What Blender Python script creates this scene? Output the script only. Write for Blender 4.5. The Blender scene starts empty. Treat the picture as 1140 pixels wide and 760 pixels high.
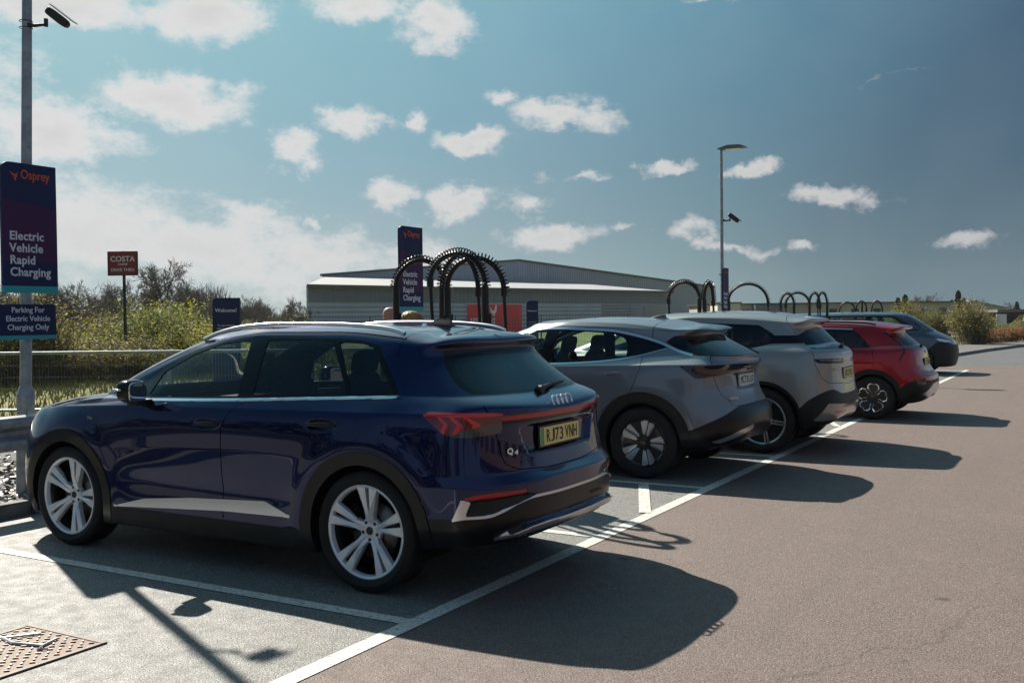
import bpy, bmesh, math, random
import numpy as np
from mathutils import Vector, Matrix
from mathutils.bvhtree import BVHTree
rad = math.radians
# ------------------------------------------------------------------ curves
def pchip(keys, x):
    """smooth monotone interpolation of (x, value) keys, clamped at the ends"""
    k = sorted(keys); X = np.array([a for a, b in k], float); Y = np.array([b for a, b in k], float)
    x = np.clip(np.asarray(x, float), X[0], X[-1])
    if len(X) == 1: return np.full_like(x, Y[0])
    h = np.diff(X); d = np.diff(Y) / h; m = np.zeros(len(X))
    m[0], m[-1] = d[0], d[-1]
    for i in range(1, len(X) - 1):
        if d[i-1] * d[i] > 0:
            w1 = 2*h[i] + h[i-1]; w2 = h[i] + 2*h[i-1]
            m[i] = (w1 + w2) / (w1 / d[i-1] + w2 / d[i])
    i = np.clip(np.searchsorted(X, x) - 1, 0, len(h) - 1)
    t = (x - X[i]) / h[i]
    return ((2*t**3 - 3*t**2 + 1)*Y[i] + (t**3 - 2*t**2 + t)*h[i]*m[i] + (-2*t**3 + 3*t**2)*Y[i+1] + (t**3 - t**2)*h[i]*m[i+1])
def sstep(a, b, x):
    t = np.clip((x - a) / (b - a), 0, 1); return t*t*(3 - 2*t)
def fillet(poly, r, n=5):
    out = []; N = len(poly)
    for i in range(N):
        p = np.array(poly[i][:2], float); a = np.array(poly[i-1][:2], float); b = np.array(poly[(i+1) % N][:2], float)
        rr = poly[i][2] if len(poly[i]) > 2 else r
        la, lb = np.linalg.norm(a-p), np.linalg.norm(b-p)
        q = min(rr, la*.45, lb*.45)
        if q < 1e-4: out.append(tuple(p)); continue
        s, e = p + (a-p)/la*q, p + (b-p)/lb*q
        for k in range(n+1):
            t = k/n; out.append(tuple((1-t)**2*s + 2*t*(1-t)*p + t*t*e))
    return out
def sdf_poly(poly, X, Y):
    P = np.array(poly, float); n = len(P)
    d = np.full(X.shape, 1e9); s = np.ones(X.shape)
    for i in range(n):
        a = P[i]; b = P[i-1]; e = b - a
        wx = X - a[0]; wy = Y - a[1]
        t = np.clip((wx*e[0] + wy*e[1]) / max(e @ e, 1e-12), 0, 1)
        dx = wx - e[0]*t; dy = wy - e[1]*t
        d = np.minimum(d, dx*dx + dy*dy)
        c1 = Y >= a[1]; c2 = Y < b[1]; c3 = e[0]*wy > e[1]*wx
        flip = (c1 & c2 & c3) | (~c1 & ~c2 & ~c3)
        s = np.where(flip, -s, s)
    return s * np.sqrt(d)
def below(keys, X, Y):                     # negative under a smooth line y = f(x)
    return Y - pchip(keys, X)
def sdf_line(keys, w, X, Y):               # band of half width w round a smooth line
    return np.abs(Y - pchip(keys, X)) - w
# ------------------------------------------------------------------ body surface from rows (half, y >= 0)
def body_grid(rows, nf=20, ns=120, nr=40, sub=7):
    """each row: dict(z=keys, w=keys, f=(xf, cf, zf), r=(xr, cr, zr), p=(pf, pr), m=multiplicity)"""
    ctrl = []
    for R in rows:
        xf, cf, zf = R['f']; xr, cr, zr = R['r']; pf, pr = R.get('p', (2.6, 3.0))
        xa, xb = xf + cf, xr - cr
        def corner(x0, c, p, sgn, n, z0, z1):
            th = np.linspace(0, math.pi/2, 400)
            ex = np.sin(th)**(2/p); ey = np.cos(th)**(2/p)
            xx = x0 + sgn*c*ex; yy = float(pchip(R['w'], x0)) * ey
            xx[-1] = x0 + sgn*c; yy[-1] = 0
            wtot = max(float(pchip(R['w'], x0)), 1e-3)
            s = np.concatenate([[0], np.cumsum(np.hypot(np.diff(xx), np.diff(yy)) + 1e-7)]); s /= s[-1]
            u = np.linspace(0, 1, n + 1)
            X = np.interp(u, s, xx); Y = np.interp(u, s, yy)
            b = 1 - Y/wtot if wtot > 2e-3 else u
            b = sstep(0, 1, b)
            return X, Y, z0 + (z1 - z0)*b
        X1, Y1, Z1 = corner(xa, cf, pf, -1, nf, float(pchip(R['z'], xa)), zf)
        X3, Y3, Z3 = corner(xb, cr, pr, 1, nr, float(pchip(R['z'], xb)), zr)
        xs = np.linspace(xa, xb, ns + 1)
        Y2 = pchip(R['w'], xs); Z2 = pchip(R['z'], xs)
        X = np.concatenate([X1[::-1], xs[1:-1], X3]); Y = np.concatenate([Y1[::-1], Y2[1:-1], Y3]); Z = np.concatenate([Z1[::-1], Z2[1:-1], Z3])
        # light smoothing along the row
        for arr in (Y, Z):
            for _ in range(6): arr[1:-1] = .25*arr[:-2] + .5*arr[1:-1] + .25*arr[2:]
        row = np.stack([X, Y, Z], -1)
        ctrl += [row] * R.get('m', 1)
    C = np.array([ctrl[0]]*2 + ctrl + [ctrl[-1]]*2)
    out = []
    for j in range(len(C) - 3):
        P0, P1, P2, P3 = C[j:j+4]
        span = max(np.abs(P1 - P2).max(), np.abs(P0-P1).max()*.4, np.abs(P2-P3).max()*.4)
        n = sub if span > .03 else max(2, sub//2)
        for k in range(n):
            t = k/n
            out.append(((1-t)**3*P0 + (3*t**3 - 6*t**2 + 4)*P1 + (-3*t**3 + 3*t**2 + 3*t + 1)*P2 + t**3*P3)/6)
    out.append(C[-1])
    G = np.array(out)
    # drop degenerate duplicate rows
    keep = [0]
    for i in range(1, len(G)):
        if np.abs(G[i] - G[keep[-1]]).max() > .0015: keep.append(i)
    return G[keep]
def grid_normals(G):
    du = np.gradient(G, axis=1); dv = np.gradient(G, axis=0)
    N = np.cross(du, dv); l = np.linalg.norm(N, axis=-1, keepdims=True)
    # fill degenerate normals from neighbours
    N = np.where(l > 1e-12, N/np.maximum(l, 1e-12), 0)
    return N
class Shell:
    """half body as bmesh with stored smooth normals; y > 0 side, mirrored on export"""
    def __init__(s, G, disp=None):
        if disp is not None: G = disp(G, grid_normals(G))
        s.G = G
        N = grid_normals(G)
        c = G.reshape(-1, 3).mean(0)
        mid = N[N.shape[0]//2, N.shape[1]//2]
        if mid[1] < 0: N = -N
        nv, nu = G.shape[:2]
        s.co = G.reshape(-1, 3); s.no = N.reshape(-1, 3)
        bm = bmesh.new(); L = bm.verts.layers.float_vector.new('sn')
        vs = []
        for p, n in zip(s.co, s.no):
            v = bm.verts.new(p); v[L] = Vector(n); vs.append(v)
        for j in range(nv-1):
            for i in range(nu-1):
                q = [vs[j*nu+i], vs[j*nu+i+1], vs[(j+1)*nu+i+1], vs[(j+1)*nu+i]]
                try: bm.faces.new(q)
                except ValueError: pass
        # weld degenerate spots on the centre line (roof row / floor row collapse)
        bmesh.ops.remove_doubles(bm, verts=bm.verts[:], dist=.0004)
        bm.normal_update()
        f = bm.faces; bm.faces.ensure_lookup_table()
        k = sum(1 for q in bm.faces if q.normal.y > 0.5) - sum(1 for q in bm.faces if q.normal.y < -.5)
        if k < 0: bmesh.ops.reverse_faces(bm, faces=bm.faces[:])
        bm.normal_update()
        # stored normals follow the geometric side
        for v in bm.verts:
            n = v[L]
            if n.length < .5: v[L] = v.normal.copy()
            elif n.dot(v.normal) < 0: v[L] = -n
        bm = bm.copy(); L = bm.verts.layers.float_vector['sn']
        s.bm = bm; s.L = L; s.cache = None; s.tree = None
        for v in bm.verts:
            if abs(v.co.y) < 1e-4:
                n = v[L].copy(); n.y = 0; v[L] = n.normalized() if n.length > .1 else Vector((0, 0, 1))
    def arrays(s):
        """positions, stored normals and edge list as arrays, kept up to date piece by piece"""
        bm = s.bm
        if s.cache is None:
            bm.verts.index_update(); bm.verts.ensure_lookup_table(); bm.edges.index_update(); bm.edges.ensure_lookup_table()
            co = np.array([v.co[:] for v in bm.verts]); no = np.array([v[s.L][:] for v in bm.verts])
            E = np.array([(e.verts[0].index, e.verts[1].index) for e in bm.edges])
            s.cache = [co, no, E]
        return s.cache[0], s.cache[1]
    def cut(s, fn, zone=None, offs=(0,)):
        """fn(co) -> signed distance array; zone(co, no) -> bool array"""
        bm = s.bm; L = s.L
        for o in offs:
            co, no = s.arrays(); E = s.cache[2]
            bm.verts.ensure_lookup_table(); bm.edges.ensure_lookup_table()
            z = zone(co, no) if zone is not None else np.ones(len(co), bool)
            if not z.any(): continue
            d = np.full(len(co), 1e3); d[z] = fn(co[z]) - o
            a, b = d[E[:, 0]], d[E[:, 1]]
            ok = z[E[:, 0]] & z[E[:, 1]]
            eps = 2e-4
            ci = np.nonzero(ok & (a*b < 0) & (np.abs(a) > eps) & (np.abs(b) > eps))[0]
            zv = set(bm.verts[int(i)] for i in np.nonzero(z & (np.abs(d) <= eps))[0])
            edges = [bm.edges[int(i)] for i in ci]; AB = E[ci]; V0 = [bm.verts[int(i)] for i in AB[:, 0]]; D0 = d[AB[:, 0]]; D1 = d[AB[:, 1]]
            nv0, ne0 = len(bm.verts), len(bm.edges)
            nco, nno = [], []
            k = nv0
            for e, v0, x, y in zip(edges, V0, D0, D1):
                v1 = e.other_vert(v0); t = float(x/(x-y))
                c = v0.co.lerp(v1.co, t); n = v0[L].lerp(v1[L], t).normalized()
                _, w = bmesh.utils.edge_split(e, v0, t)
                w.co = c; w[L] = n; w.index = k; k += 1
                nco.append(c[:]); nno.append(n[:]); zv.add(w)
                if k % 1 == 0: pass
            faces = set()
            for v in zv: faces.update(v.link_faces)
            for f in faces:
                vv = [v for v in f.verts if v in zv]
                if len(f.verts) < 4 or len(vv) < 2: continue
                if len(vv) == 2:
                    if bm.edges.get(vv) is None:
                        try: bmesh.utils.face_split(f, vv[0], vv[1])
                        except ValueError: pass
                else:
                    done = set()
                    for p in range(len(vv)):
                        for q in range(p+1, len(vv)):
                            u, w = vv[p], vv[q]
                            if u in done or w in done or bm.edges.get((u, w)) is not None: continue
                            m = (u.co + w.co)/2
                            if abs(float(fn(np.array([m[:]]))[0] - o)) < .12*(u.co - w.co).length:
                                ff = [g for g in u.link_faces if g in w.link_faces]
                                if ff and len(ff[0].verts) > 3:
                                    try: bmesh.utils.face_split(ff[0], u, w); done.add(u); done.add(w)
                                    except ValueError: pass
            # refresh the cached arrays
            if nco:
                s.cache[0] = np.concatenate([co, np.array(nco)]); s.cache[1] = np.concatenate([no, np.array(nno)])
            bm.edges.ensure_lookup_table()
            ne = len(bm.edges)
            E2 = np.empty((ne, 2), int); E2[:ne0] = E
            for i in ci: q = bm.edges[int(i)]; E2[i] = (q.verts[0].index, q.verts[1].index)
            for i in range(ne0, ne): q = bm.edges[i]; E2[i] = (q.verts[0].index, q.verts[1].index)
            s.cache[2] = E2
            bm.verts.ensure_lookup_table()
    def surf(s, y, z, x0=3.0):
        """rear surface point and normal at (|y|, z)"""
        if s.tree is None:
            bm = s.bm; bm.verts.ensure_lookup_table()
            s.tree = BVHTree.FromPolygons([v.co.copy() for v in bm.verts], [[v.index for v in f.verts] for f in bm.faces])
        h = s.tree.ray_cast(Vector((x0, abs(y) + 1e-4, z)), Vector((-1 if x0 > 0 else 1, 0, 0)))
        n = h[1].copy()
        if n.x*x0 < 0: n = -n
        p = h[0].copy()
        if y < 0: p.y = -p.y; n.y = -n.y
        return p, n
    def move(s, fn):
        """fn(co, no) -> displacement array; stored normals change by the change of the geometric ones"""
        bm = s.bm; bm.normal_update(); bm.verts.index_update()
        before = [v.normal.copy() for v in bm.verts]
        co, no = s.arrays(); D = fn(co, no)
        ch = np.linalg.norm(D, axis=1) > 1e-6
        if not ch.any(): return
        for v, d, c in zip(bm.verts, D, ch):
            if c: v.co += Vector(d)
        s.cache = None; s.tree = None
        bm.normal_update()
        for v, b in zip(bm.verts, before):
            dn = v.normal - b
            if dn.length > .004:
                n = v[s.L] + dn
                if n.length > .1: v[s.L] = n.normalized()
    def classify(s, rules, default):
        """rules: list of (part, fn(co,no)->bool) evaluated at face centres; first hit wins; part None = delete"""
        fs = list(s.bm.faces); s.bm.normal_update()
        co = np.array([f.calc_center_median() for f in fs]); no = np.array([f.normal for f in fs])
        lab = np.full(len(fs), -1)
        for i, (nm, fn) in enumerate(rules):
            m = fn(co, no) & (lab < 0); lab[m] = i
        s.lab = {}
        for f, l in zip(fs, lab):
            s.lab.setdefault(default if l < 0 else rules[l][0], []).append(f)
        return s.lab
    def part_data(s, faces, rim=.012, sides='both', offset=0, mirror=True):
        """vertex / face / loop-normal lists of one part, with inward returned edges"""
        idx = {}; V = []; N = []; F = []
        for f in faces:
            r = []
            for v in f.verts:
                if v not in idx:
                    idx[v] = len(V); n = v[s.L]; V.append(v.co + n*offset); N.append(n.copy())
                r.append(idx[v])
            F.append(r)
        FN = [[N[i] for i in f] for f in F]
        if rim > 0:
            cnt = {}
            for f in F:
                for a, b in zip(f, f[1:] + f[:1]):
                    cnt[(a, b)] = cnt.get((a, b), 0) + 1
            inner = {}
            for (a, b) in list(cnt):
                if (b, a) in cnt: continue
                if mirror and abs(V[a].y) < 1e-4 and abs(V[b].y) < 1e-4: continue
                for q in (a, b):
                    if q not in inner:
                        inner[q] = len(V); V.append(V[q] - N[q]*rim); N.append(N[q])
                qd = [b, a, inner[a], inner[b]]
                n = (V[a] - V[b]).cross(V[inner[a]] - V[a])
                n = n.normalized() if n.length > 1e-9 else Vector((0, 0, 1))
                F.append(qd); FN.append([n]*4)
        return V, F, FN
def mesh_from(name, V, F, FN=None, mats=(), smooth=True, mirror=0):
    """mirror: 0 as is, 1 flip to y<0, 2 both halves"""
    VV = [tuple(v) for v in V]; FF = [list(f) for f in F]; NN = [list(map(tuple, n)) for n in FN] if FN else None
    if mirror:
        base = len(VV) if mirror == 2 else 0
        mv = [(v[0], -v[1], v[2]) for v in VV]
        mf = [[i + base for i in reversed(f)] for f in FF]
        mn = [[(n[0], -n[1], n[2]) for n in reversed(l)] for l in NN] if NN else None
        if mirror == 2: VV = VV + mv; FF = FF + mf; NN = (NN + mn) if NN else None
        else: VV, FF, NN = mv, mf, mn
    me = bpy.data.meshes.new(name); me.from_pydata(VV, [], FF)
    for p in me.polygons: p.use_smooth = smooth
    if NN:
        flat = [Vector(n) for l in NN for n in l]
        me.normals_split_custom_set([n if n.length > .01 else Vector((0, 0, 1)) for n in flat])
    for m in mats: me.materials.append(m)
    return me
HAZE_ON = True; EXPO = 0.75
def make_camera():
    f, pit, rol, yaw, h, cx, cy = 1114.21, -.02310, -.01140, -.52760, 1.63395, 3.77255, -5.59970
    fw = Vector((math.sin(yaw)*math.cos(pit), math.cos(yaw)*math.cos(pit), math.sin(pit)))
    rt = Vector((math.cos(yaw), -math.sin(yaw), 0)); up = rt.cross(fw)
    r2 = rt*math.cos(rol) + up*math.sin(rol); u2 = -rt*math.sin(rol) + up*math.cos(rol)
    cd = bpy.data.cameras.new('camera'); cd.sensor_width = 36; cd.lens = f/1140*36
    cd.clip_start = .05; cd.clip_end = 3000
    co = bpy.data.objects.new('camera', cd); bpy.context.scene.collection.objects.link(co)
    m = Matrix((r2, u2, -fw)).transposed().to_4x4(); m.translation = Vector((cx, cy, h))
    co.matrix_world = m
    bpy.context.scene.camera = co
# ------------------------------------------------------------------ scene helpers
SC = bpy.context.scene; COL = SC.collection
def link(name, me, parent=None, loc=None, rot=None):
    o = bpy.data.objects.new(name, me); COL.objects.link(o)
    if parent is not None: o.parent = parent
    if loc is not None: o.location = loc
    if rot is not None: o.rotation_euler = rot
    return o
def thing(name, label, cat, loc=(0, 0, 0), rotz=0, group=None, me=None):
    o = link(name, me, None, loc, (0, 0, rotz)); o['label'] = label; o['category'] = cat
    if group: o['group'] = group
    return o
def setting(o, kind='structure'):
    o['kind'] = kind; return o
def copy_tree(o, parent=None):
    c = o.copy(); COL.objects.link(c)
    if parent is not None: c.parent = parent; c.matrix_parent_inverse = o.matrix_parent_inverse.copy()
    for ch in list(o.children): copy_tree(ch, c)
    return c
class MB:
    """collects simple shapes into one mesh"""
    def __init__(s): s.v = []; s.f = []; s.m = []; s.mi = 0
    def add(s, V, F):
        b = len(s.v); s.v += [tuple(v) for v in V]; s.f += [[i + b for i in f] for f in F]; s.m += [s.mi]*len(F)
    def box(s, c, d, rz=0, ry=0, taper=1):
        cx, cy, cz = c; hx, hy, hz = d[0]/2, d[1]/2, d[2]/2
        V = []
        for z in (-1, 1):
            k = taper if z > 0 else 1
            for x, y in ((-1, -1), (1, -1), (1, 1), (-1, 1)):
                V.append(Vector((x*hx*k, y*hy*k, z*hz)))
        M = Matrix.Rotation(rz, 3, 'Z') @ Matrix.Rotation(ry, 3, 'Y')
        V = [M @ v + Vector(c) for v in V]
        s.add(V, [[3, 2, 1, 0], [4, 5, 6, 7], [0, 1, 5, 4], [1, 2, 6, 5], [2, 3, 7, 6], [3, 0, 4, 7]])
    def tube(s, pts, r, n=8, caps=True, closed=False):
        pts = [Vector(p) for p in pts]; rs = r if isinstance(r, (list, tuple)) else [r]*len(pts)
        rings = []; prev = None
        for i, p in enumerate(pts):
            a = pts[max(i-1, 0)]; b = pts[min(i+1, len(pts)-1)]
            if closed: a = pts[i-1]; b = pts[(i+1) % len(pts)]
            t = (b - a).normalized() if (b-a).length > 1e-9 else Vector((0, 0, 1))
            if prev is None:
                u = t.orthogonal().normalized()
            else:
                u = (prev - t*prev.dot(t))
                u = u.normalized() if u.length > 1e-6 else t.orthogonal().normalized()
            prev = u; w = t.cross(u)
            rings.append([p + (u*math.cos(2*math.pi*k/n) + w*math.sin(2*math.pi*k/n))*rs[i] for k in range(n)])
        V = [v for q in rings for v in q]; F = []
        m = len(rings)
        for i in range(m - (0 if closed else 1)):
            j = (i+1) % m
            for k in range(n):
                F.append([i*n+k, i*n+(k+1) % n, j*n+(k+1) % n, j*n+k])
        if caps and not closed: F.append(list(range(n))[::-1]); F.append([(m-1)*n+k for k in range(n)])
        s.add(V, F)
    def prism(s, poly, a, b, axis='y', bevel=0):
        """polygon in the plane across axis, extruded from a to b"""
        def P(u, v, w):
            return (u, w, v) if axis == 'y' else ((w, u, v) if axis == 'x' else (u, v, w))
        n = len(poly)
        ar = sum(poly[i][0]*poly[(i+1) % n][1] - poly[(i+1) % n][0]*poly[i][1] for i in range(n))
        if ar < 0: poly = poly[::-1]
        V = [P(u, v, a) for u, v in poly] + [P(u, v, b) for u, v in poly]
        F = [list(range(n)), list(range(n, 2*n))[::-1]] + [[i, i+n, (i+1) % n + n, (i+1) % n] for i in range(n)]
        flip = (b > a) if axis == 'y' else (b < a)
        if not flip: F = [f[::-1] for f in F]
        # orientation: make normals point outwards
        s.add(V, [f[::-1] for f in F] if axis != 'y' else F)
    def lathe(s, prof, n=48, axis='y'):
        """profile (r, h) revolved round an axis through the origin"""
        V = []; F = []; m = len(prof)
        for k in range(n):
            a = 2*math.pi*k/n; c, d = math.cos(a), math.sin(a)
            for r, h in prof: V.append((r*c, h, r*d) if axis == 'y' else ((r*c, r*d, h) if axis == 'z' else (h, r*c, r*d)))
        for k in range(n):
            k2 = (k+1) % n
            for i in range(m-1):
                F.append([k*m+i, k*m+i+1, k2*m+i+1, k2*m+i])
        s.add(V, F)
    def mesh(s, name, mats, smooth=False, bevel=0, recalc=True, bseg=2, auto=None):
        bm = bmesh.new(); vs = [bm.verts.new(v) for v in s.v]
        for f, m in zip(s.f, s.m):
            try: q = bm.faces.new([vs[i] for i in f]); q.material_index = m
            except ValueError: pass
        if recalc: bmesh.ops.recalc_face_normals(bm, faces=bm.faces[:])
        if bevel:
            ed = [e for e in bm.edges if len(e.link_faces) == 2 and e.calc_face_angle(0) > .5]
            bmesh.ops.bevel(bm, geom=ed, offset=bevel, segments=bseg, affect='EDGES', clamp_overlap=True)
        for f in bm.faces: f.smooth = smooth
        me = bpy.data.meshes.new(name); 
        if auto is not None:
            for e in bm.edges: e.smooth = (len(e.link_faces) != 2) or e.calc_face_angle(0) < auto
            for f in bm.faces: f.smooth = True
        bm.to_mesh(me); bm.free()
        for m in (mats if isinstance(mats, (list, tuple)) else [mats]): me.materials.append(m)
        return me
    def obj(s, name, mats, parent=None, loc=None, rot=None, **k): return link(name, s.mesh(name, mats, **k), parent, loc, rot)
def blob(name, c, d, m, parent, subs=3, power=3.0, fn=None, rot=None):
    """superellipsoid solid"""
    bm = bmesh.new(); bmesh.ops.create_cube(bm, size=2); bmesh.ops.subdivide_edges(bm, edges=bm.edges[:], cuts=2**subs - 1, use_grid_fill=True)
    for v in bm.verts:
        p = v.co; l = (abs(p.x)**power + abs(p.y)**power + abs(p.z)**power)**(1/power)
        q = p/l
        v.co = Vector((q.x*d[0]/2, q.y*d[1]/2, q.z*d[2]/2))
        if fn: v.co = Vector(fn(v.co))
    for f in bm.faces: f.smooth = True
    me = bpy.data.meshes.new(name); bm.to_mesh(me); bm.free(); me.materials.append(m)
    return link(name, me, parent, c, rot)
def text_mesh(txt, size, bold=0, ext=.001, spacing=1, align='LEFT'):
    cu = bpy.data.curves.new('lettering', 'FONT'); cu.body = txt; cu.size = size; cu.bevel_depth = bold*size*.8; cu.bevel_resolution = 0; cu.extrude = ext
    cu.space_character = spacing; cu.align_x = align; cu.resolution_u = 3; cu.space_line = 1.0
    o = bpy.data.objects.new('lettering', cu)
    me = bpy.data.meshes.new_from_object(o)
    bpy.data.objects.remove(o); bpy.data.curves.remove(cu)
    return me
def text(name, txt, size, mat, parent, origin, right, up, bold=0, ext=.001, sx=1, spacing=1, align='LEFT'):
    me = text_mesh(txt, size, bold, ext, spacing, align)
    me.name = name
    r = Vector(right).normalized(); u = Vector(up).normalized(); n = r.cross(u)
    M = Matrix((r*sx, u, n)).transposed().to_4x4(); M.translation = Vector(origin)
    me.transform(M); me.materials.clear(); me.materials.append(mat)
    return link(name, me, parent)
# ------------------------------------------------------------------ materials
def nt(m): return m.node_tree.nodes, m.node_tree.links
def pbr(name, c, rough=.5, metal=0, coat=0, coat_r=.03, spec=.5, emis=None, es=0):
    m = bpy.data.materials.new(name); m.use_nodes = True; b = m.node_tree.nodes['Principled BSDF']
    b.inputs['Base Color'].default_value = (*c, 1); b.inputs['Roughness'].default_value = rough; b.inputs['Metallic'].default_value = metal
    b.inputs['Coat Weight'].default_value = coat; b.inputs['Coat Roughness'].default_value = coat_r; b.inputs['Specular IOR Level'].default_value = spec
    if emis: b.inputs['Emission Color'].default_value = (*emis, 1); b.inputs['Emission Strength'].default_value = es
    return m
def noisy(m, c2, scale=20, amt=.5, detail=4, bump=0, bscale=None, rough=None, coords='Object', lo=.4, hi=.6):
    """mixes the base colour with a second one through noise, optional bump"""
    N, L = nt(m); b = N['Principled BSDF']
    tc = N.new('ShaderNodeTexCoord'); n = N.new('ShaderNodeTexNoise'); n.inputs['Scale'].default_value = scale; n.inputs['Detail'].default_value = detail
    L.new(tc.outputs[coords], n.inputs['Vector'])
    mr = N.new('ShaderNodeMapRange'); mr.inputs['From Min'].default_value = lo; mr.inputs['From Max'].default_value = hi; mr.inputs['To Max'].default_value = amt
    L.new(n.outputs['Fac'], mr.inputs['Value'])
    mx = N.new('ShaderNodeMix'); mx.data_type = 'RGBA'; mx.inputs[6].default_value = b.inputs['Base Color'].default_value; mx.inputs[7].default_value = (*c2, 1)
    L.new(mr.outputs[0], mx.inputs[0]); L.new(mx.outputs[2], b.inputs['Base Color'])
    if bump:
        n2 = N.new('ShaderNodeTexNoise'); n2.inputs['Scale'].default_value = bscale or scale*3; n2.inputs['Detail'].default_value = 3
        L.new(tc.outputs[coords], n2.inputs['Vector'])
        bp = N.new('ShaderNodeBump'); bp.inputs['Strength'].default_value = 1; bp.inputs['Distance'].default_value = bump
        L.new(n2.outputs['Fac'], bp.inputs['Height']); L.new(bp.outputs[0], b.inputs['Normal'])
    return m
def paint(name, c, metal=.5, rough=.35, fleck=None):
    m = pbr(name, c, rough, metal, coat=1, coat_r=.012, spec=.3)
    N, L = nt(m); b = N['Principled BSDF']; out = N['Material Output']
    # fine dirt film in the clear coat, dark underside of the panel
    tc = N.new('ShaderNodeTexCoord'); n = N.new('ShaderNodeTexNoise'); n.inputs['Scale'].default_value = 5; n.inputs['Detail'].default_value = 8
    L.new(tc.outputs['Object'], n.inputs['Vector'])
    mr = N.new('ShaderNodeMapRange'); mr.inputs['To Min'].default_value = .004; mr.inputs['To Max'].default_value = .035
    L.new(n.outputs['Fac'], mr.inputs['Value']); L.new(mr.outputs[0], b.inputs['Coat Roughness'])
    # very faint orange-peel in the lacquer
    n2 = N.new('ShaderNodeTexNoise'); n2.inputs['Scale'].default_value = 3.2; n2.inputs['Detail'].default_value = 1
    L.new(tc.outputs['Object'], n2.inputs['Vector'])
    bp = N.new('ShaderNodeBump'); bp.inputs['Strength'].default_value = .12; bp.inputs['Distance'].default_value = .004
    L.new(n2.outputs['Fac'], bp.inputs['Height']); L.new(bp.outputs[0], b.inputs['Normal']); L.new(bp.outputs[0], b.inputs['Coat Normal'])
    geo = N.new('ShaderNodeNewGeometry'); dk = N.new('ShaderNodeBsdfDiffuse'); dk.inputs[0].default_value = (.02, .02, .022, 1)
    mx = N.new('ShaderNodeMixShader'); L.new(geo.outputs['Backfacing'], mx.inputs[0]); L.new(b.outputs[0], mx.inputs[1]); L.new(dk.outputs[0], mx.inputs[2])
    L.new(mx.outputs[0], out.inputs['Surface'])
    return m
def glass(name, tint, refl=1.0, rough=.0):
    m = bpy.data.materials.new(name); m.use_nodes = True; N, L = nt(m); N.clear()
    out = N.new('ShaderNodeOutputMaterial'); tr = N.new('ShaderNodeBsdfTransparent'); tr.inputs[0].default_value = (*tint, 1)
    gl = N.new('ShaderNodeBsdfGlossy'); gl.inputs['Roughness'].default_value = rough; gl.inputs[0].default_value = (refl, refl, refl, 1)
    lw = N.new('ShaderNodeLayerWeight'); lw.inputs['Blend'].default_value = .5
    pw = N.new('ShaderNodeMath'); pw.operation = 'POWER'; pw.inputs[1].default_value = 4.5; L.new(lw.outputs['Facing'], pw.inputs[0])
    ml = N.new('ShaderNodeMath'); ml.operation = 'MULTIPLY_ADD'; ml.inputs[1].default_value = .9; ml.inputs[2].default_value = .05; ml.use_clamp = True
    L.new(pw.outputs[0], ml.inputs[0])
    mx = N.new('ShaderNodeMixShader'); L.new(ml.outputs[0], mx.inputs[0]); L.new(tr.outputs[0], mx.inputs[1]); L.new(gl.outputs[0], mx.inputs[2]); L.new(mx.outputs[0], out.inputs[0])
    return m
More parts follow.
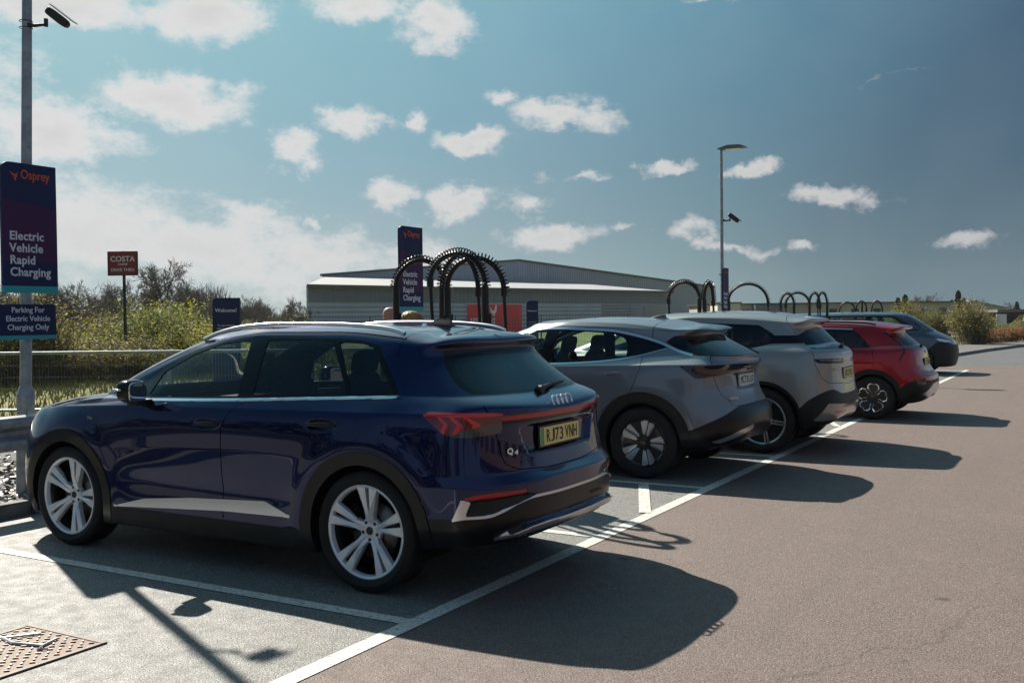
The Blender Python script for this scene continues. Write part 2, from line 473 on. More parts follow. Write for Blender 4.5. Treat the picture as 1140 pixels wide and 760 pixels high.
# ------------------------------------------------------------------ car surfaces (x to the rear, rear axle at 0)
def side_zone(co, no): return (np.abs(no[:, 1]) > .32)
ROWS_Q = [
 dict(z=[(0,.18)], w=[(0,0)], f=(-3.3,.3,.22), r=(0.6,.3,.30)),
 dict(z=[(-3.2,.21),(-2.6,.18),(0,.19),(.5,.31)], w=[(0,.78)], f=(-3.45,.35,.22), r=(0.8,.35,.33)),
 dict(z=[(-3.3,.20),(-2.3,.205),(-.5,.205),(.3,.28),(.55,.36)], w=[(-3.3,.86),(-2,.885),(-.5,.89),(.5,.87)], f=(-3.58,.5,.22), r=(0.9,.42,.35), p=(2.4,3), m=2),
 dict(z=[(-3.3,.32),(-2.3,.30),(-.5,.30),(.5,.42)], w=[(-3.3,.90),(-2.76,.92),(-2.1,.905),(-1.4,.90),(-.7,.91),(0,.925),(.5,.915)], f=(-3.65,.55,.36), r=(0.955,.45,.44), p=(2.3,2.9)),
 dict(z=[(-3.3,.46),(-2.3,.43),(-.6,.43),(.5,.52)], w=[(-3.3,.91),(-2.76,.925),(-2.1,.905),(-1.4,.897),(-.7,.91),(0,.93),(.5,.92)], f=(-3.68,.58,.5), r=(0.968,.46,.54), p=(2.3,2.8)),
 dict(z=[(-3.3,.60),(-1,.62),(.5,.675)], w=[(-3.3,.91),(-2.76,.928),(-2.1,.915),(-1.4,.91),(-.7,.918),(0,.932),(.5,.925)], f=(-3.68,.6,.62), r=(.955,.45,.688), p=(2.3,2.8), m=2),
 dict(z=[(-3.3,.72),(-1,.80),(.5,.735)], w=[(-3.3,.90),(-2.76,.928),(-1.4,.925),(0,.932),(.5,.92)], f=(-3.66,.6,.74), r=(.893,.42,.722), p=(2.3,2.8), m=2),
 dict(z=[(-3.3,.82),(-1,.93),(.5,.87)], w=[(-3.3,.885),(-2.76,.922),(-1.4,.928),(0,.928),(.5,.905)], f=(-3.62,.58,.82), r=(0.868,.40,.84), p=(2.3,2.8)),
 dict(z=[(-3.3,.88),(-2.9,.96),(-1,1.01),(.4,1.03)], w=[(-3.3,.855),(-2.76,.905),(-1.4,.918),(0,.917),(.5,.885)], f=(-3.55,.5,.885), r=(0.862,.40,.97), p=(2.3,2.8)),
 dict(z=[(-3.2,.935),(-2.95,1.015),(-1,1.07),(.4,1.085)], w=[(-3.2,.82),(-2.8,.875),(-2,.90),(-1,.90),(0,.898),(.5,.865)], f=(-3.47,.42,.93), r=(0.895,.42,1.045), p=(2.3,2.8), m=2),
 dict(z=[(-2.95,1.05),(-2.6,1.085),(-1.9,1.095),(-1,1.115),(.3,1.135)], w=[(-3.0,.76),(-2.4,.82),(-1.9,.872),(-1,.878),(.1,.865),(.5,.82)], f=(-3.16,.40,1.025), r=(.905,.40,1.095), p=(2.4,2.7)),
 dict(z=[(-2.3,1.11),(-1.9,1.115),(-1,1.145),(.2,1.18)], w=[(-2.4,.74),(-1.9,.85),(-1,.86),(.1,.835),(.5,.76)], f=(-2.76,.32,1.12), r=(0.745,.34,1.17), p=(2.4,2.7), m=2),
 dict(z=[(-2.1,1.26),(-1.7,1.31),(-1,1.33),(.2,1.31)], w=[(-1.9,.765),(-1,.79),(0,.775),(.35,.70)], f=(-2.40,.32,1.285), r=(0.555,.28,1.315), p=(2.4,2.6)),
 dict(z=[(-1.75,1.41),(-1.4,1.475),(-1,1.50),(-.4,1.505),(.2,1.43)], w=[(-1.5,.70),(-1,.715),(0,.70),(.3,.64)], f=(-2.06,.32,1.43), r=(0.405,.22,1.435), p=(2.4,2.6)),
 dict(z=[(-1.6,1.475),(-1.3,1.52),(-1,1.54),(-.4,1.54),(.2,1.475)], w=[(-1.55,.66),(-1.2,.685),(-1,.69),(0,.67),(.35,.615)], f=(-1.86,.32,1.495), r=(0.425,.13,1.465), p=(2.4,3), m=2),
 dict(z=[(-1.5,1.515),(-1.2,1.56),(-.9,1.578),(-.4,1.575),(.25,1.505)], w=[(-1.2,.635),(-1,.65),(0,.635),(.35,.60)], f=(-1.76,.32,1.53), r=(0.445,.13,1.49), p=(2.4,3)),
 dict(z=[(-1.1,1.58),(-.6,1.60),(0,1.575),(.3,1.53)], w=[(0,.48)], f=(-1.60,.3,1.56), r=(0.41,.13,1.52)),
 dict(z=[(-1.3,1.575),(-.8,1.612),(-.4,1.612),(0,1.597),(.3,1.555)], w=[(0,0)], f=(-1.50,.1,1.575), r=(0.39,.15,1.535)),
]
# coupe-like grey crossover
ROWS_A = [
 dict(z=[(0,.19)], w=[(0,0)], f=(-3.3,.3,.24), r=(0.63,.3,.34)),
 dict(z=[(-3.2,.22),(-2.6,.19),(0,.21),(.5,.36)], w=[(0,.78)], f=(-3.4,.35,.24), r=(0.81,.35,.36)),
 dict(z=[(-3.3,.22),(-2.3,.22),(-.5,.22),(.3,.30),(.5,.37)], w=[(-3.3,.86),(-2,.885),(-.5,.89),(.5,.86)], f=(-3.5,.5,.24), r=(0.89,.45,.40), p=(2.4,2.6), m=2),
 dict(z=[(-3.3,.34),(-2.3,.32),(-.5,.32),(.5,.44)], w=[(-3.3,.90),(-2.1,.90),(-1.4,.895),(-.7,.905),(0,.92),(.5,.90)], f=(-3.57,.55,.36), r=(0.96,.48,.48), p=(2.3,2.5)),
 dict(z=[(-3.3,.46),(-2.3,.45),(-.6,.45),(.5,.55)], w=[(-3.3,.91),(-2.1,.90),(-1.4,.89),(-.7,.905),(0,.925),(.5,.905)], f=(-3.60,.58,.5), r=(0.985,.5,.58), p=(2.3,2.4)),
 dict(z=[(-3.3,.60),(-1,.64),(.5,.68)], w=[(-3.3,.91),(-2.1,.91),(-1.4,.90),(-.7,.912),(0,.928),(.5,.90)], f=(-3.61,.6,.62), r=(0.965,.5,.70), p=(2.3,2.4)),
 dict(z=[(-3.3,.74),(-1,.83),(.5,.86)], w=[(-3.3,.90),(-1.4,.917),(0,.93),(.5,.895)], f=(-3.60,.6,.74), r=(0.835,.48,.83), p=(2.3,2.4)),
 dict(z=[(-3.3,.84),(-1,.97),(.5,1.00)], w=[(-3.3,.885),(-1.4,.922),(0,.928),(.5,.885)], f=(-3.56,.58,.84), r=(0.82,.46,.97), p=(2.3,2.4)),
 dict(z=[(-3.3,.90),(-2.9,.99),(-1,1.06),(.4,1.10)], w=[(-3.3,.855),(-1.4,.91),(0,.91),(.5,.87)], f=(-3.5,.5,.90), r=(0.81,.45,1.08), p=(2.3,2.4)),
 dict(z=[(-3.2,.95),(-2.95,1.03),(-1,1.12),(.4,1.155)], w=[(-3.2,.82),(-2,.89),(-1,.89),(0,.885),(.5,.85)], f=(-3.42,.42,.95), r=(0.865,.42,1.15), p=(2.3,2.5), m=2),
 dict(z=[(-2.95,1.06),(-2.6,1.09),(-1.9,1.115),(-1,1.14),(0,1.175),(.4,1.195)], w=[(-3.0,.76),(-2.4,.82),(-1.9,.865),(-1,.868),(.1,.84),(.5,.78)], f=(-3.12,.40,1.04), r=(0.84,.38,1.185), p=(2.4,2.5)),
 dict(z=[(-2.3,1.12),(-1.9,1.13),(-1,1.165),(-.2,1.22),(.4,1.235)], w=[(-2.4,.74),(-1.9,.845),(-1,.85),(-.1,.80),(.4,.72)], f=(-2.66,.34,1.13), r=(.86,.36,1.22), p=(2.4,2.4), m=2),
 dict(z=[(-1.9,1.29),(-1,1.35),(-.2,1.345),(.3,1.32)], w=[(-1.9,.765),(-1,.79),(-.2,.74),(.3,.66)], f=(-2.2,.34,1.31), r=(.68,.3,1.325), p=(2.4,2.4)),
 dict(z=[(-1.5,1.46),(-1,1.505),(-.4,1.48),(.2,1.42)], w=[(-1.5,.70),(-1,.72),(-.3,.68),(.3,.62)], f=(-1.8,.36,1.46), r=(.44,.24,1.43), p=(2.4,2.4)),
 dict(z=[(-1.3,1.52),(-1,1.55),(-.4,1.53),(.25,1.47)], w=[(-1.3,.675),(-1,.69),(-.2,.66),(.35,.61)], f=(-1.62,.36,1.52), r=(0.47,.10,1.475), p=(2.4,3), m=2),
 dict(z=[(-1.2,1.57),(-.9,1.59),(-.4,1.575),(.25,1.50)], w=[(-1.2,.635),(-1,.65),(-.2,.625),(.35,.60)], f=(-1.54,.36,1.555), r=(0.51,.10,1.485), p=(2.4,3), m=2),
 dict(z=[(-1.1,1.61),(-.6,1.62),(0,1.585),(.3,1.53)], w=[(0,.48)], f=(-1.42,.3,1.59), r=(0.49,.10,1.50)),
 dict(z=[(-1.3,1.61),(-.8,1.635),(-.4,1.63),(0,1.605),(.3,1.555)], w=[(0,0)], f=(-1.38,.1,1.60), r=(0.47,.12,1.515)),
]
# large grey-bronze crossover
ROWS_I = [
 dict(z=[(0,.20)], w=[(0,0)], f=(-3.5,.3,.24), r=(0.48,.3,.36)),
 dict(z=[(-3.3,.22),(-2.6,.20),(0,.22),(.5,.38)], w=[(0,.83)], f=(-3.6,.35,.24), r=(0.67,.35,.40)),
 dict(z=[(-3.5,.22),(-2.3,.23),(-.5,.23),(.3,.33),(.5,.38)], w=[(-3.3,.90),(-2,.93),(-.5,.94),(.5,.93)], f=(-3.75,.5,.24), r=(0.76,.45,.42), p=(2.6,3.2), m=2),
 dict(z=[(-3.5,.34),(-2.3,.34),(-.5,.34),(.5,.48)], w=[(-3.3,.94),(-1.4,.94),(0,.97),(.5,.965)], f=(-3.80,.55,.36), r=(0.82,.48,.50), p=(2.6,3.2)),
 dict(z=[(-3.5,.46),(-2.3,.48),(-.6,.48),(.5,.60)], w=[(-3.3,.95),(-1.4,.94),(0,.98),(.5,.975)], f=(-3.82,.58,.5), r=(0.83,.5,.60), p=(2.6,3.2)),
 dict(z=[(-3.5,.62),(-1,.68),(.5,.72)], w=[(-3.3,.95),(-1.4,.95),(0,.98),(.5,.97)], f=(-3.83,.6,.62), r=(0.815,.5,.72), p=(2.6,3.0)),
 dict(z=[(-3.5,.78),(-1,.86),(.5,.87)], w=[(-3.3,.94),(-1.4,.96),(0,.98),(.5,.955)], f=(-3.82,.6,.78), r=(0.795,.48,.84), p=(2.6,3.0)),
 dict(z=[(-3.5,.90),(-1,1.01),(.5,1.01)], w=[(-3.3,.92),(-1.4,.96),(0,.965),(.5,.93)], f=(-3.78,.58,.90), r=(0.785,.46,1.0), p=(2.6,3.0)),
 dict(z=[(-3.5,.98),(-2.9,1.05),(-1,1.12),(.4,1.12)], w=[(-3.3,.89),(-1.4,.94),(0,.935),(.5,.90)], f=(-3.72,.5,.98), r=(0.785,.45,1.11), p=(2.6,3.0)),
 dict(z=[(-3.3,1.03),(-2.95,1.10),(-1,1.18),(.4,1.19)], w=[(-3.2,.84),(-2,.91),(-1,.905),(0,.90),(.5,.86)], f=(-3.6,.42,1.02), r=(0.77,.42,1.19), p=(2.6,3.0)),
 dict(z=[(-3.1,1.12),(-2.6,1.16),(-1.9,1.18),(-1,1.215),(.4,1.235)], w=[(-3.0,.78),(-2.4,.84),(-1.9,.88),(-1,.885),(.1,.87),(.5,.82)], f=(-3.3,.40,1.09), r=(0.7,.38,1.25), p=(2.6,2.8)),
 dict(z=[(-2.5,1.19),(-1.9,1.20),(-1,1.24),(-.2,1.26),(.4,1.29)], w=[(-2.4,.76),(-1.9,.86),(-1,.865),(-.1,.84),(.4,.78)], f=(-2.82,.34,1.20), r=(0.59,.36,1.30), p=(2.6,2.8), m=2),
 dict(z=[(-1.9,1.36),(-1,1.42),(-.2,1.42),(.3,1.40)], w=[(-1.9,.78),(-1,.80),(-.2,.78),(.3,.71)], f=(-2.35,.34,1.38), r=(0.47,.3,1.42), p=(2.6,2.8)),
 dict(z=[(-1.7,1.52),(-1,1.56),(-.4,1.55),(.2,1.50)], w=[(-1.5,.72),(-1,.74),(-.3,.72),(.3,.66)], f=(-1.95,.36,1.53), r=(0.37,.22,1.52), p=(2.6,2.8)),
 dict(z=[(-1.6,1.58),(-1,1.615),(-.4,1.60),(.25,1.545)], w=[(-1.3,.69),(-1,.71),(-.2,.68),(.35,.63)], f=(-1.8,.36,1.58), r=(0.47,.10,1.54), p=(2.6,3), m=2),
 dict(z=[(-1.4,1.62),(-.9,1.645),(-.4,1.635),(.25,1.57)], w=[(-1.2,.66),(-1,.67),(-.2,.64),(.35,.60)], f=(-1.7,.36,1.61), r=(0.49,.10,1.555), p=(2.6,3), m=1),
 dict(z=[(-1.3,1.67),(-.6,1.68),(0,1.65),(.3,1.60)], w=[(0,.48)], f=(-1.55,.3,1.65), r=(0.47,.10,1.575)),
 dict(z=[(-1.3,1.68),(-.8,1.70),(-.4,1.695),(0,1.67),(.3,1.62)], w=[(0,0)], f=(-1.5,.1,1.67), r=(0.45,.12,1.59)),
]
# small red crossover
ROWS_N = [
 dict(z=[(0,.18)], w=[(0,0)], f=(-3.2,.3,.22), r=(0.455,.3,.30)),
 dict(z=[(-3.1,.20),(-2.6,.18),(0,.20),(.5,.30)], w=[(0,.76)], f=(-3.3,.35,.22), r=(0.635,.35,.33)),
 dict(z=[(-3.1,.20),(-2.3,.21),(-.5,.21),(.3,.27),(.45,.32)], w=[(-3.1,.83),(-2,.865),(-.5,.87),(.45,.85)], f=(-3.42,.5,.22), r=(0.735,.40,.34), p=(2.4,2.8), m=2),
 dict(z=[(-3.1,.32),(-2.3,.32),(-.5,.32),(.45,.42)], w=[(-3.1,.87),(-1.4,.875),(0,.90),(.45,.89)], f=(-3.48,.55,.36), r=(0.795,.42,.42), p=(2.4,2.8)),
 dict(z=[(-3.1,.44),(-2.3,.46),(-.6,.46),(.45,.54)], w=[(-3.1,.88),(-1.4,.875),(0,.91),(.45,.895)], f=(-3.5,.58,.48), r=(0.815,.42,.55), p=(2.4,2.8)),
 dict(z=[(-3.1,.58),(-1,.62),(.45,.66)], w=[(-3.1,.88),(-1.4,.885),(0,.912),(.45,.885)], f=(-3.5,.6,.60), r=(0.805,.42,.665), p=(2.4,2.8), m=2),
 dict(z=[(-3.1,.72),(-1,.78),(.45,.78)], w=[(-3.1,.87),(-1.4,.895),(0,.91),(.45,.875)], f=(-3.48,.6,.72), r=(0.69,.38,.75), p=(2.4,2.8)),
 dict(z=[(-3.1,.82),(-1,.90),(.45,.91)], w=[(-3.1,.85),(-1.4,.895),(0,.90),(.45,.86)], f=(-3.45,.58,.82), r=(0.665,.38,.88), p=(2.4,2.8)),
 dict(z=[(-3.1,.89),(-2.9,.93),(-1,.99),(.4,1.0)], w=[(-3.1,.82),(-1.4,.88),(0,.88),(.45,.84)], f=(-3.38,.5,.89), r=(0.65,.38,1.0), p=(2.4,2.8)),
 dict(z=[(-3.0,.94),(-2.8,.98),(-1,1.04),(.4,1.06)], w=[(-3.0,.78),(-2,.86),(-1,.86),(0,.855),(.45,.81)], f=(-3.28,.42,.94), r=(0.645,.36,1.07), p=(2.4,2.8)),
 dict(z=[(-2.8,1.02),(-2.4,1.05),(-1.9,1.06),(-1,1.08),(.4,1.10)], w=[(-2.8,.74),(-2.4,.79),(-1.9,.83),(-1,.835),(.1,.82),(.45,.77)], f=(-2.98,.40,1.0), r=(0.6,.34,1.115), p=(2.4,2.7)),
 dict(z=[(-2.2,1.075),(-1.9,1.08),(-1,1.105),(-.2,1.12),(.35,1.15)], w=[(-2.2,.72),(-1.9,.81),(-1,.815),(-.1,.79),(.35,.72)], f=(-2.5,.34,1.08), r=(0.52,.32,1.15), p=(2.4,2.7), m=2),
 dict(z=[(-1.8,1.22),(-1,1.27),(-.2,1.27),(.3,1.25)], w=[(-1.8,.74),(-1,.76),(-.2,.74),(.25,.67)], f=(-2.05,.34,1.24), r=(0.39,.28,1.26), p=(2.4,2.7)),
 dict(z=[(-1.5,1.37),(-1,1.41),(-.4,1.40),(.15,1.35)], w=[(-1.5,.68),(-1,.70),(-.3,.68),(.2,.62)], f=(-1.68,.36,1.37), r=(0.27,.22,1.355), p=(2.4,2.7)),
 dict(z=[(-1.3,1.43),(-1,1.455),(-.4,1.445),(.2,1.39)], w=[(-1.3,.65),(-1,.665),(-.2,.64),(.25,.59)], f=(-1.52,.36,1.43), r=(0.4,.10,1.385), p=(2.4,3), m=2),
 dict(z=[(-1.2,1.475),(-.9,1.495),(-.4,1.48),(.2,1.42)], w=[(-1.2,.61),(-1,.625),(-.2,.60),(.25,.57)], f=(-1.44,.36,1.465), r=(0.42,.10,1.40), p=(2.4,3)),
 dict(z=[(-1.1,1.52),(-.6,1.525),(0,1.49),(.25,1.45)], w=[(0,.46)], f=(-1.34,.3,1.50), r=(0.4,.10,1.42)),
 dict(z=[(-1.2,1.525),(-.8,1.54),(-.4,1.535),(0,1.51),(.25,1.47)], w=[(0,0)], f=(-1.30,.1,1.51), r=(0.38,.12,1.435)),
]
# grey people carrier parked nose out
ROWS_V = [
 dict(z=[(0,.20)], w=[(0,0)], f=(-3.5,.3,.24), r=(.55,.3,.30)),
 dict(z=[(-3.3,.21),(-2.6,.20),(0,.22),(.5,.28)], w=[(0,.83)], f=(-3.65,.35,.24), r=(.70,.3,.30)),
 dict(z=[(-3.5,.21),(-2.3,.23),(.5,.28)], w=[(-3.5,.88),(-2,.92),(.5,.92)], f=(-3.78,.45,.22), r=(.80,.35,.30), p=(2.6,3), m=2),
 dict(z=[(-3.5,.40),(.5,.45)], w=[(-3.5,.91),(-2,.95),(.5,.95)], f=(-3.85,.5,.42), r=(.84,.35,.46), p=(2.5,3)),
 dict(z=[(-3.5,.62),(.5,.66)], w=[(-3.5,.91),(-2,.955),(.5,.955)], f=(-3.86,.52,.62), r=(.84,.35,.66), p=(2.5,3)),
 dict(z=[(-3.5,.82),(.5,.88)], w=[(-3.5,.90),(-2,.955),(.5,.955)], f=(-3.83,.52,.80), r=(.83,.35,.88), p=(2.5,3)),
 dict(z=[(-3.4,.96),(-2.8,1.01),(.5,1.04)], w=[(-3.4,.87),(-2,.945),(.5,.94)], f=(-3.72,.5,.93), r=(.81,.35,1.04), p=(2.5,3), m=2),
 dict(z=[(-3.2,1.06),(-2.6,1.09),(.5,1.12)], w=[(-3.2,.84),(-2,.925),(.5,.92)], f=(-3.52,.42,1.04), r=(.79,.35,1.12), p=(2.5,3)),
 dict(z=[(-3.0,1.13),(-2.4,1.14),(.5,1.16)], w=[(-3.0,.82),(-2,.90),(.5,.89)], f=(-3.34,.38,1.13), r=(.77,.35,1.17), p=(2.5,3), m=2),
 dict(z=[(-2.7,1.34),(-2.2,1.36),(.5,1.36)], w=[(-2.7,.80),(-2,.86),(.5,.84)], f=(-3.02,.38,1.36), r=(.72,.3,1.36), p=(2.5,3)),
 dict(z=[(-2.4,1.53),(-2,1.56),(.4,1.55)], w=[(-2.4,.76),(-2,.80),(.5,.79)], f=(-2.72,.38,1.55), r=(.68,.25,1.55), p=(2.5,3)),
 dict(z=[(-2.2,1.61),(-1.8,1.625),(.4,1.61)], w=[(-2.2,.73),(-2,.75),(.5,.74)], f=(-2.58,.36,1.62), r=(.68,.2,1.61), p=(2.5,3), m=2),
 dict(z=[(-2.0,1.66),(-1.6,1.67),(.3,1.65)], w=[(-2.2,.64),(.5,.64)], f=(-2.42,.3,1.66), r=(.64,.2,1.65), p=(2.5,3)),
 dict(z=[(-2.0,1.69),(-1.2,1.70),(.3,1.68)], w=[(0,0)], f=(-2.3,.1,1.68), r=(.60,.2,1.67)),
]
# ------------------------------------------------------------------ car building
M = {}
def car_materials():
    M['navy'] = paint('navy_paint', (.003, .009, .068), .8, .2)
    M['slate'] = paint('slate_grey_paint', (.21, .222, .238), .5, .32)
    M['stone'] = paint('warm_grey_paint', (.33, .315, .295), .5, .32)
    M['red'] = paint('red_paint', (.46, .006, .012), .7, .22)
    M['greyblue'] = paint('grey_blue_paint', (.09, .115, .135), .8, .26)
    M['gloss_black'] = pbr('gloss_black_trim', (.004, .004, .005), .12, 0, spec=.38)
    M['clad'] = noisy(pbr('dark_grey_cladding', (.010, .010, .011), .5, 0, spec=.3), (.018, .018, .018), 6, .6)
    M['clad_gloss'] = pbr('gloss_dark_cladding', (.005, .005, .007), .32, 0, coat=.15, coat_r=.08, spec=.3)
    M['plastic'] = noisy(pbr('black_plastic', (.012, .012, .013), .55), (.03, .03, .03), 8, .5)
    M['rubber'] = noisy(pbr('tyre_rubber', (.011, .011, .012), .72, spec=.35), (.022, .021, .019), 9, .55, bump=.0006, bscale=120)
    M['silver'] = noisy(pbr('silver_paint_metal', (.80, .82, .85), .36, .30, coat=.6), (.62, .63, .65), 10, .35)
    M['satin'] = pbr('satin_aluminium', (.72, .74, .77), .28, .95)
    M['chrome'] = pbr('chrome', (.85, .86, .88), .1, 1)
    M['rimdark'] = pbr('dark_rim_paint', (.015, .015, .017), .3, .3, coat=.6)
    M['cut_alu'] = pbr('turned_aluminium', (.50, .51, .53), .3, .9, coat=.4)
    M['brake'] = noisy(pbr('brake_disc_steel', (.22, .21, .20), .4, .8), (.12, .07, .045), 15, .6)
    M['void'] = pbr('dark_void', (.006, .006, .006), .9, spec=.1)
    M['fabric'] = noisy(pbr('seat_fabric', (.022, .022, .025), .85, spec=.25), (.045, .045, .05), 60, .5, bump=.001, bscale=300)
    M['trim_in'] = pbr('interior_plastic', (.022, .022, .024), .8, spec=.2)
    M['trim_light'] = pbr('light_interior_trim', (.22, .22, .21), .6)
    M['glass'] = glass('clear_tinted_glass', (.74, .86, .84))
    M['glass_front'] = glass('windscreen_glass', (.86, .94, .92))
    M['glass_dark'] = glass('privacy_glass', (.16, .20, .23))
    M['glass_black'] = glass('very_dark_glass', (.045, .055, .065))
    M['mirror'] = pbr('mirror_glass', (.75, .8, .8), .03, 1)
    M['lamp_red'] = pbr('red_lamp_lens', (.50, .006, .010), .15, 0, coat=.35)
    M['lamp_red_dark'] = pbr('dark_red_lamp_lens', (.15, .004, .008), .15, 0, coat=1)
    M['lamp_chev'] = pbr('bright_red_lamp_element', (.75, .012, .014), .2, 0, coat=1)
    M['lamp_clear'] = pbr('smoked_clear_lens', (.07, .065, .07), .1, .3, coat=1)
    M['lamp_smoked'] = pbr('smoked_red_lens', (.022, .008, .010), .1, 0, coat=.8)
    M['lamp_white'] = pbr('white_lamp_element', (.75, .78, .8), .12, .3, coat=1)
    M['plate_y'] = pbr('yellow_plate', (1.0, .80, .27), .45)
    M['plate_pale'] = pbr('glare_pale_plate', (.80, .84, .76), .35)  # yellow plate coloured pale, the glare on it is put into the colour
    M['plate_g'] = pbr('green_plate_band', (.0, .34, .13), .35, coat=.5)
    M['plate_k'] = pbr('plate_black', (.012, .012, .014), .5)
    M['white'] = pbr('white_plastic', (.75, .75, .74), .4)
    M['mesh'] = pbr('black_grille_mesh', (.006, .006, .006), .5)
def wu(p): return (math.atan2(abs(p[1]), p[0] + .3), p[2])
def wpoly(pts, r=.008): return fillet([wu(p) for p in pts], r, 3)
def CO(co): return co[:, 0], np.abs(co[:, 1]), co[:, 2]
def U(co): return np.arctan2(np.abs(co[:, 1]), co[:, 0] + .3)
def f_side(poly): return lambda co: sdf_poly(poly, co[:, 0], co[:, 2])
def f_wrap(poly): return lambda co: sdf_poly(poly, U(co), co[:, 2])
def f_rear(poly): return lambda co: sdf_poly(poly, np.abs(co[:, 1]), co[:, 2])
def f_circ(cx, cz, r): return lambda co: np.hypot(co[:, 0]-cx, co[:, 2]-cz) - r
def z_side(co, no): return no[:, 1] > .30
def z_sideband(x0, x1, z0=-1, z1=9): return lambda co, no: (no[:, 1] > .25) & (co[:, 0] > x0) & (co[:, 0] < x1) & (co[:, 2] > z0) & (co[:, 2] < z1)
def z_tail(x0=.15, nzmax=.85): return lambda co, no: (co[:, 0] > x0) & (no[:, 2] < nzmax) & ((no[:, 0] > .05) | (no[:, 1] > .3))
def flare(cx, cz, r, amp):
    def f(G, N):
        G = G.copy(); d = np.hypot(G[..., 0] - cx, G[..., 2] - cz)
        w = np.exp(-((d - r)/.085)**2) * sstep(.55, .8, np.abs(G[..., 1])) * (G[..., 2] < cz + r + .3)
        G[..., 1] += amp*w
        return G
    return f
def tyre_wheel(name_parts, kind, R, rr, wid=.235):
    """wheel mesh parts centred at origin, outer face towards -y"""
    h = wid/2
    t = MB()
    prof = [(rr-.012, -h*.80), (rr+.004, -h*.93), (rr+.02, -h*1.0), (rr + (R-rr)*.45, -h*1.04), (R-.035, -h*1.0), (R-.014, -h*.93), (R-.004, -h*.82)]
    for g in (-.55, -.18, .18, .55):
        prof += [(R, h*(g-.14)), (R, h*(g-.03)), (R-.007, h*(g-.025)), (R-.007, h*(g+.025)), (R, h*(g+.03))]
    prof += [(R, h*.75), (R-.014, h*.93), (R-.035, h), (rr+.02, h), (rr-.012, h*.8)]
    t.lathe(prof, 96)
    tyre = t.mesh('tyre', M['rubber'], auto=.6)
    b = MB()
    # barrel and disc
    b.mi = 0; b.lathe([(rr-.012, -h*.75), (rr-.03, -h*.5), (rr-.045, h*.2), (rr-.02, h*.8)], 72)
    b.mi = 2; b.lathe([(0, h*.3), (rr-.04, h*.3)], 48)
    b.mi = 1; b.lathe([(.02, -.005), (.175, -.005), (.175, .02), (.02, .02)], 48)
    b.mi = 2; b.box((-.13, -.02, .07), (.07, .07, .16), 0, .5)
    dark_barrel = M['rimdark']
    wheel = b.mesh('wheel', [dark_barrel, M['brake'], M['void']], auto=.5, recalc=False)
    # face
    s = MB()
    yf = -h*.86
    def dish(r): return yf + .050*(1 - sstep(.02, rr-.03, np.array(r)).item())
    def blade(poly, th=.03, ridge=None, drop=0, mi=0):
        """poly in (tangential, radial), returned as a thick plate following the dish"""
        s.mi = mi; n = len(poly); F0 = []
        return poly
    def plate(poly, ang, th=.028, mi=0, lift=0, crown=0):
        s.mi = mi; n = len(poly); ca, sa = math.cos(ang), math.sin(ang)
        def P(t, r, y): return (t*ca + r*sa, y, -t*sa + r*ca)
        cx = sum(p[0] for p in poly)/n; cr = sum(p[1] for p in poly)/n
        V = [P(t, r, dish(r) - lift) for t, r in poly] + [P(t, r, dish(r) - lift + th) for t, r in poly]
        F = [[i, (i+1) % n, (i+1) % n + n, i + n] for i in range(n)]
        if crown:
            V.append(P(cx, cr, dish(cr) - lift - crown)); c = 2*n
            F += [[i, c, (i+1) % n] for i in range(n)]
        else: F.append(list(range(n)))
        s.add(V, F)
    if kind == 'twin':
        s.mi = 0; s.lathe([(rr-.028, yf+.030), (rr-.022, yf+.004), (rr-.010, yf-.004), (rr-.002, yf), (rr, yf+.012), (rr-.010, yf+.03)], 96)
        ro = rr - .018
        for k in range(5):
            a = 2*math.pi*k/5 + .06
            for sg in (-1, 1):
                g = .006
                p = [(sg*.001, .045), (sg*.030, .055), (sg*.030, .10), (sg*.074, ro*.975), (sg*.016, ro), (sg*.007, .150), (sg*.001, .11)]
                if sg < 0: p = p[::-1]
                plate(p, a, .032, 0, 0, .014)
        s.mi = 0; s.lathe([(0, dish(.04)-.004), (.030, dish(.04)-.004), (.036, dish(.04)), (.075, dish(.06)+.008), (.08, dish(.06)+.03)], 40)
        s.mi = 1
        for k in range(5):
            a = 2*math.pi*(k+.5)/5 + .06
            q = MB(); q.lathe([(0, -.0015), (.0095, -.0015), (.0095, .004)], 14)
            s.add([(x + .055*math.sin(a), y + dish(.055)+.001, z + .055*math.cos(a)) for x, y, z in q.v], q.f)
        q = MB(); q.lathe([(0, dish(.04)-.008), (.024, dish(.04)-.008), (.026, dish(.04)-.002)], 24); s.add(q.v, q.f)
        mats = [M['silver'], M['plastic']]
    elif kind == 'aero':
        s.mi = 1; s.lathe([(0, yf+.03), (rr-.04, yf+.012), (rr-.014, yf-.002), (rr-.004, yf+.004), (rr-.008, yf+.03)], 72)
        ro = rr - .022
        for k in range(5):
            for j, (da, w0, w1) in enumerate(((-.314, .012, .080), (.314, .010, .066))):
                a = 2*math.pi*k/5 + da + .2
                tw = .03 if j == 0 else -.025
                p = [(-.004, .035), (.010, .035), (w1*.5 + tw, ro*.98), (tw, ro*1.0), (-w1*.5 + tw, ro*.93)]
                plate(p, a, .012, 0, .012, .004)
        s.mi = 1; s.lathe([(0, yf+.014), (.03, yf+.014), (.036, yf+.03)], 24)
        mats = [M['cut_alu'], M['rimdark']]
    elif kind == 'bar':
        s.mi = 0; s.lathe([(rr-.026, yf+.01), (rr-.012, yf-.003), (rr-.004, yf), (rr-.004, yf+.02)], 96)
        s.mi = 1; s.lathe([(rr-.028, yf+.02), (rr-.08, yf+.03), (.05, yf+.04)], 60)
        ro = rr - .02
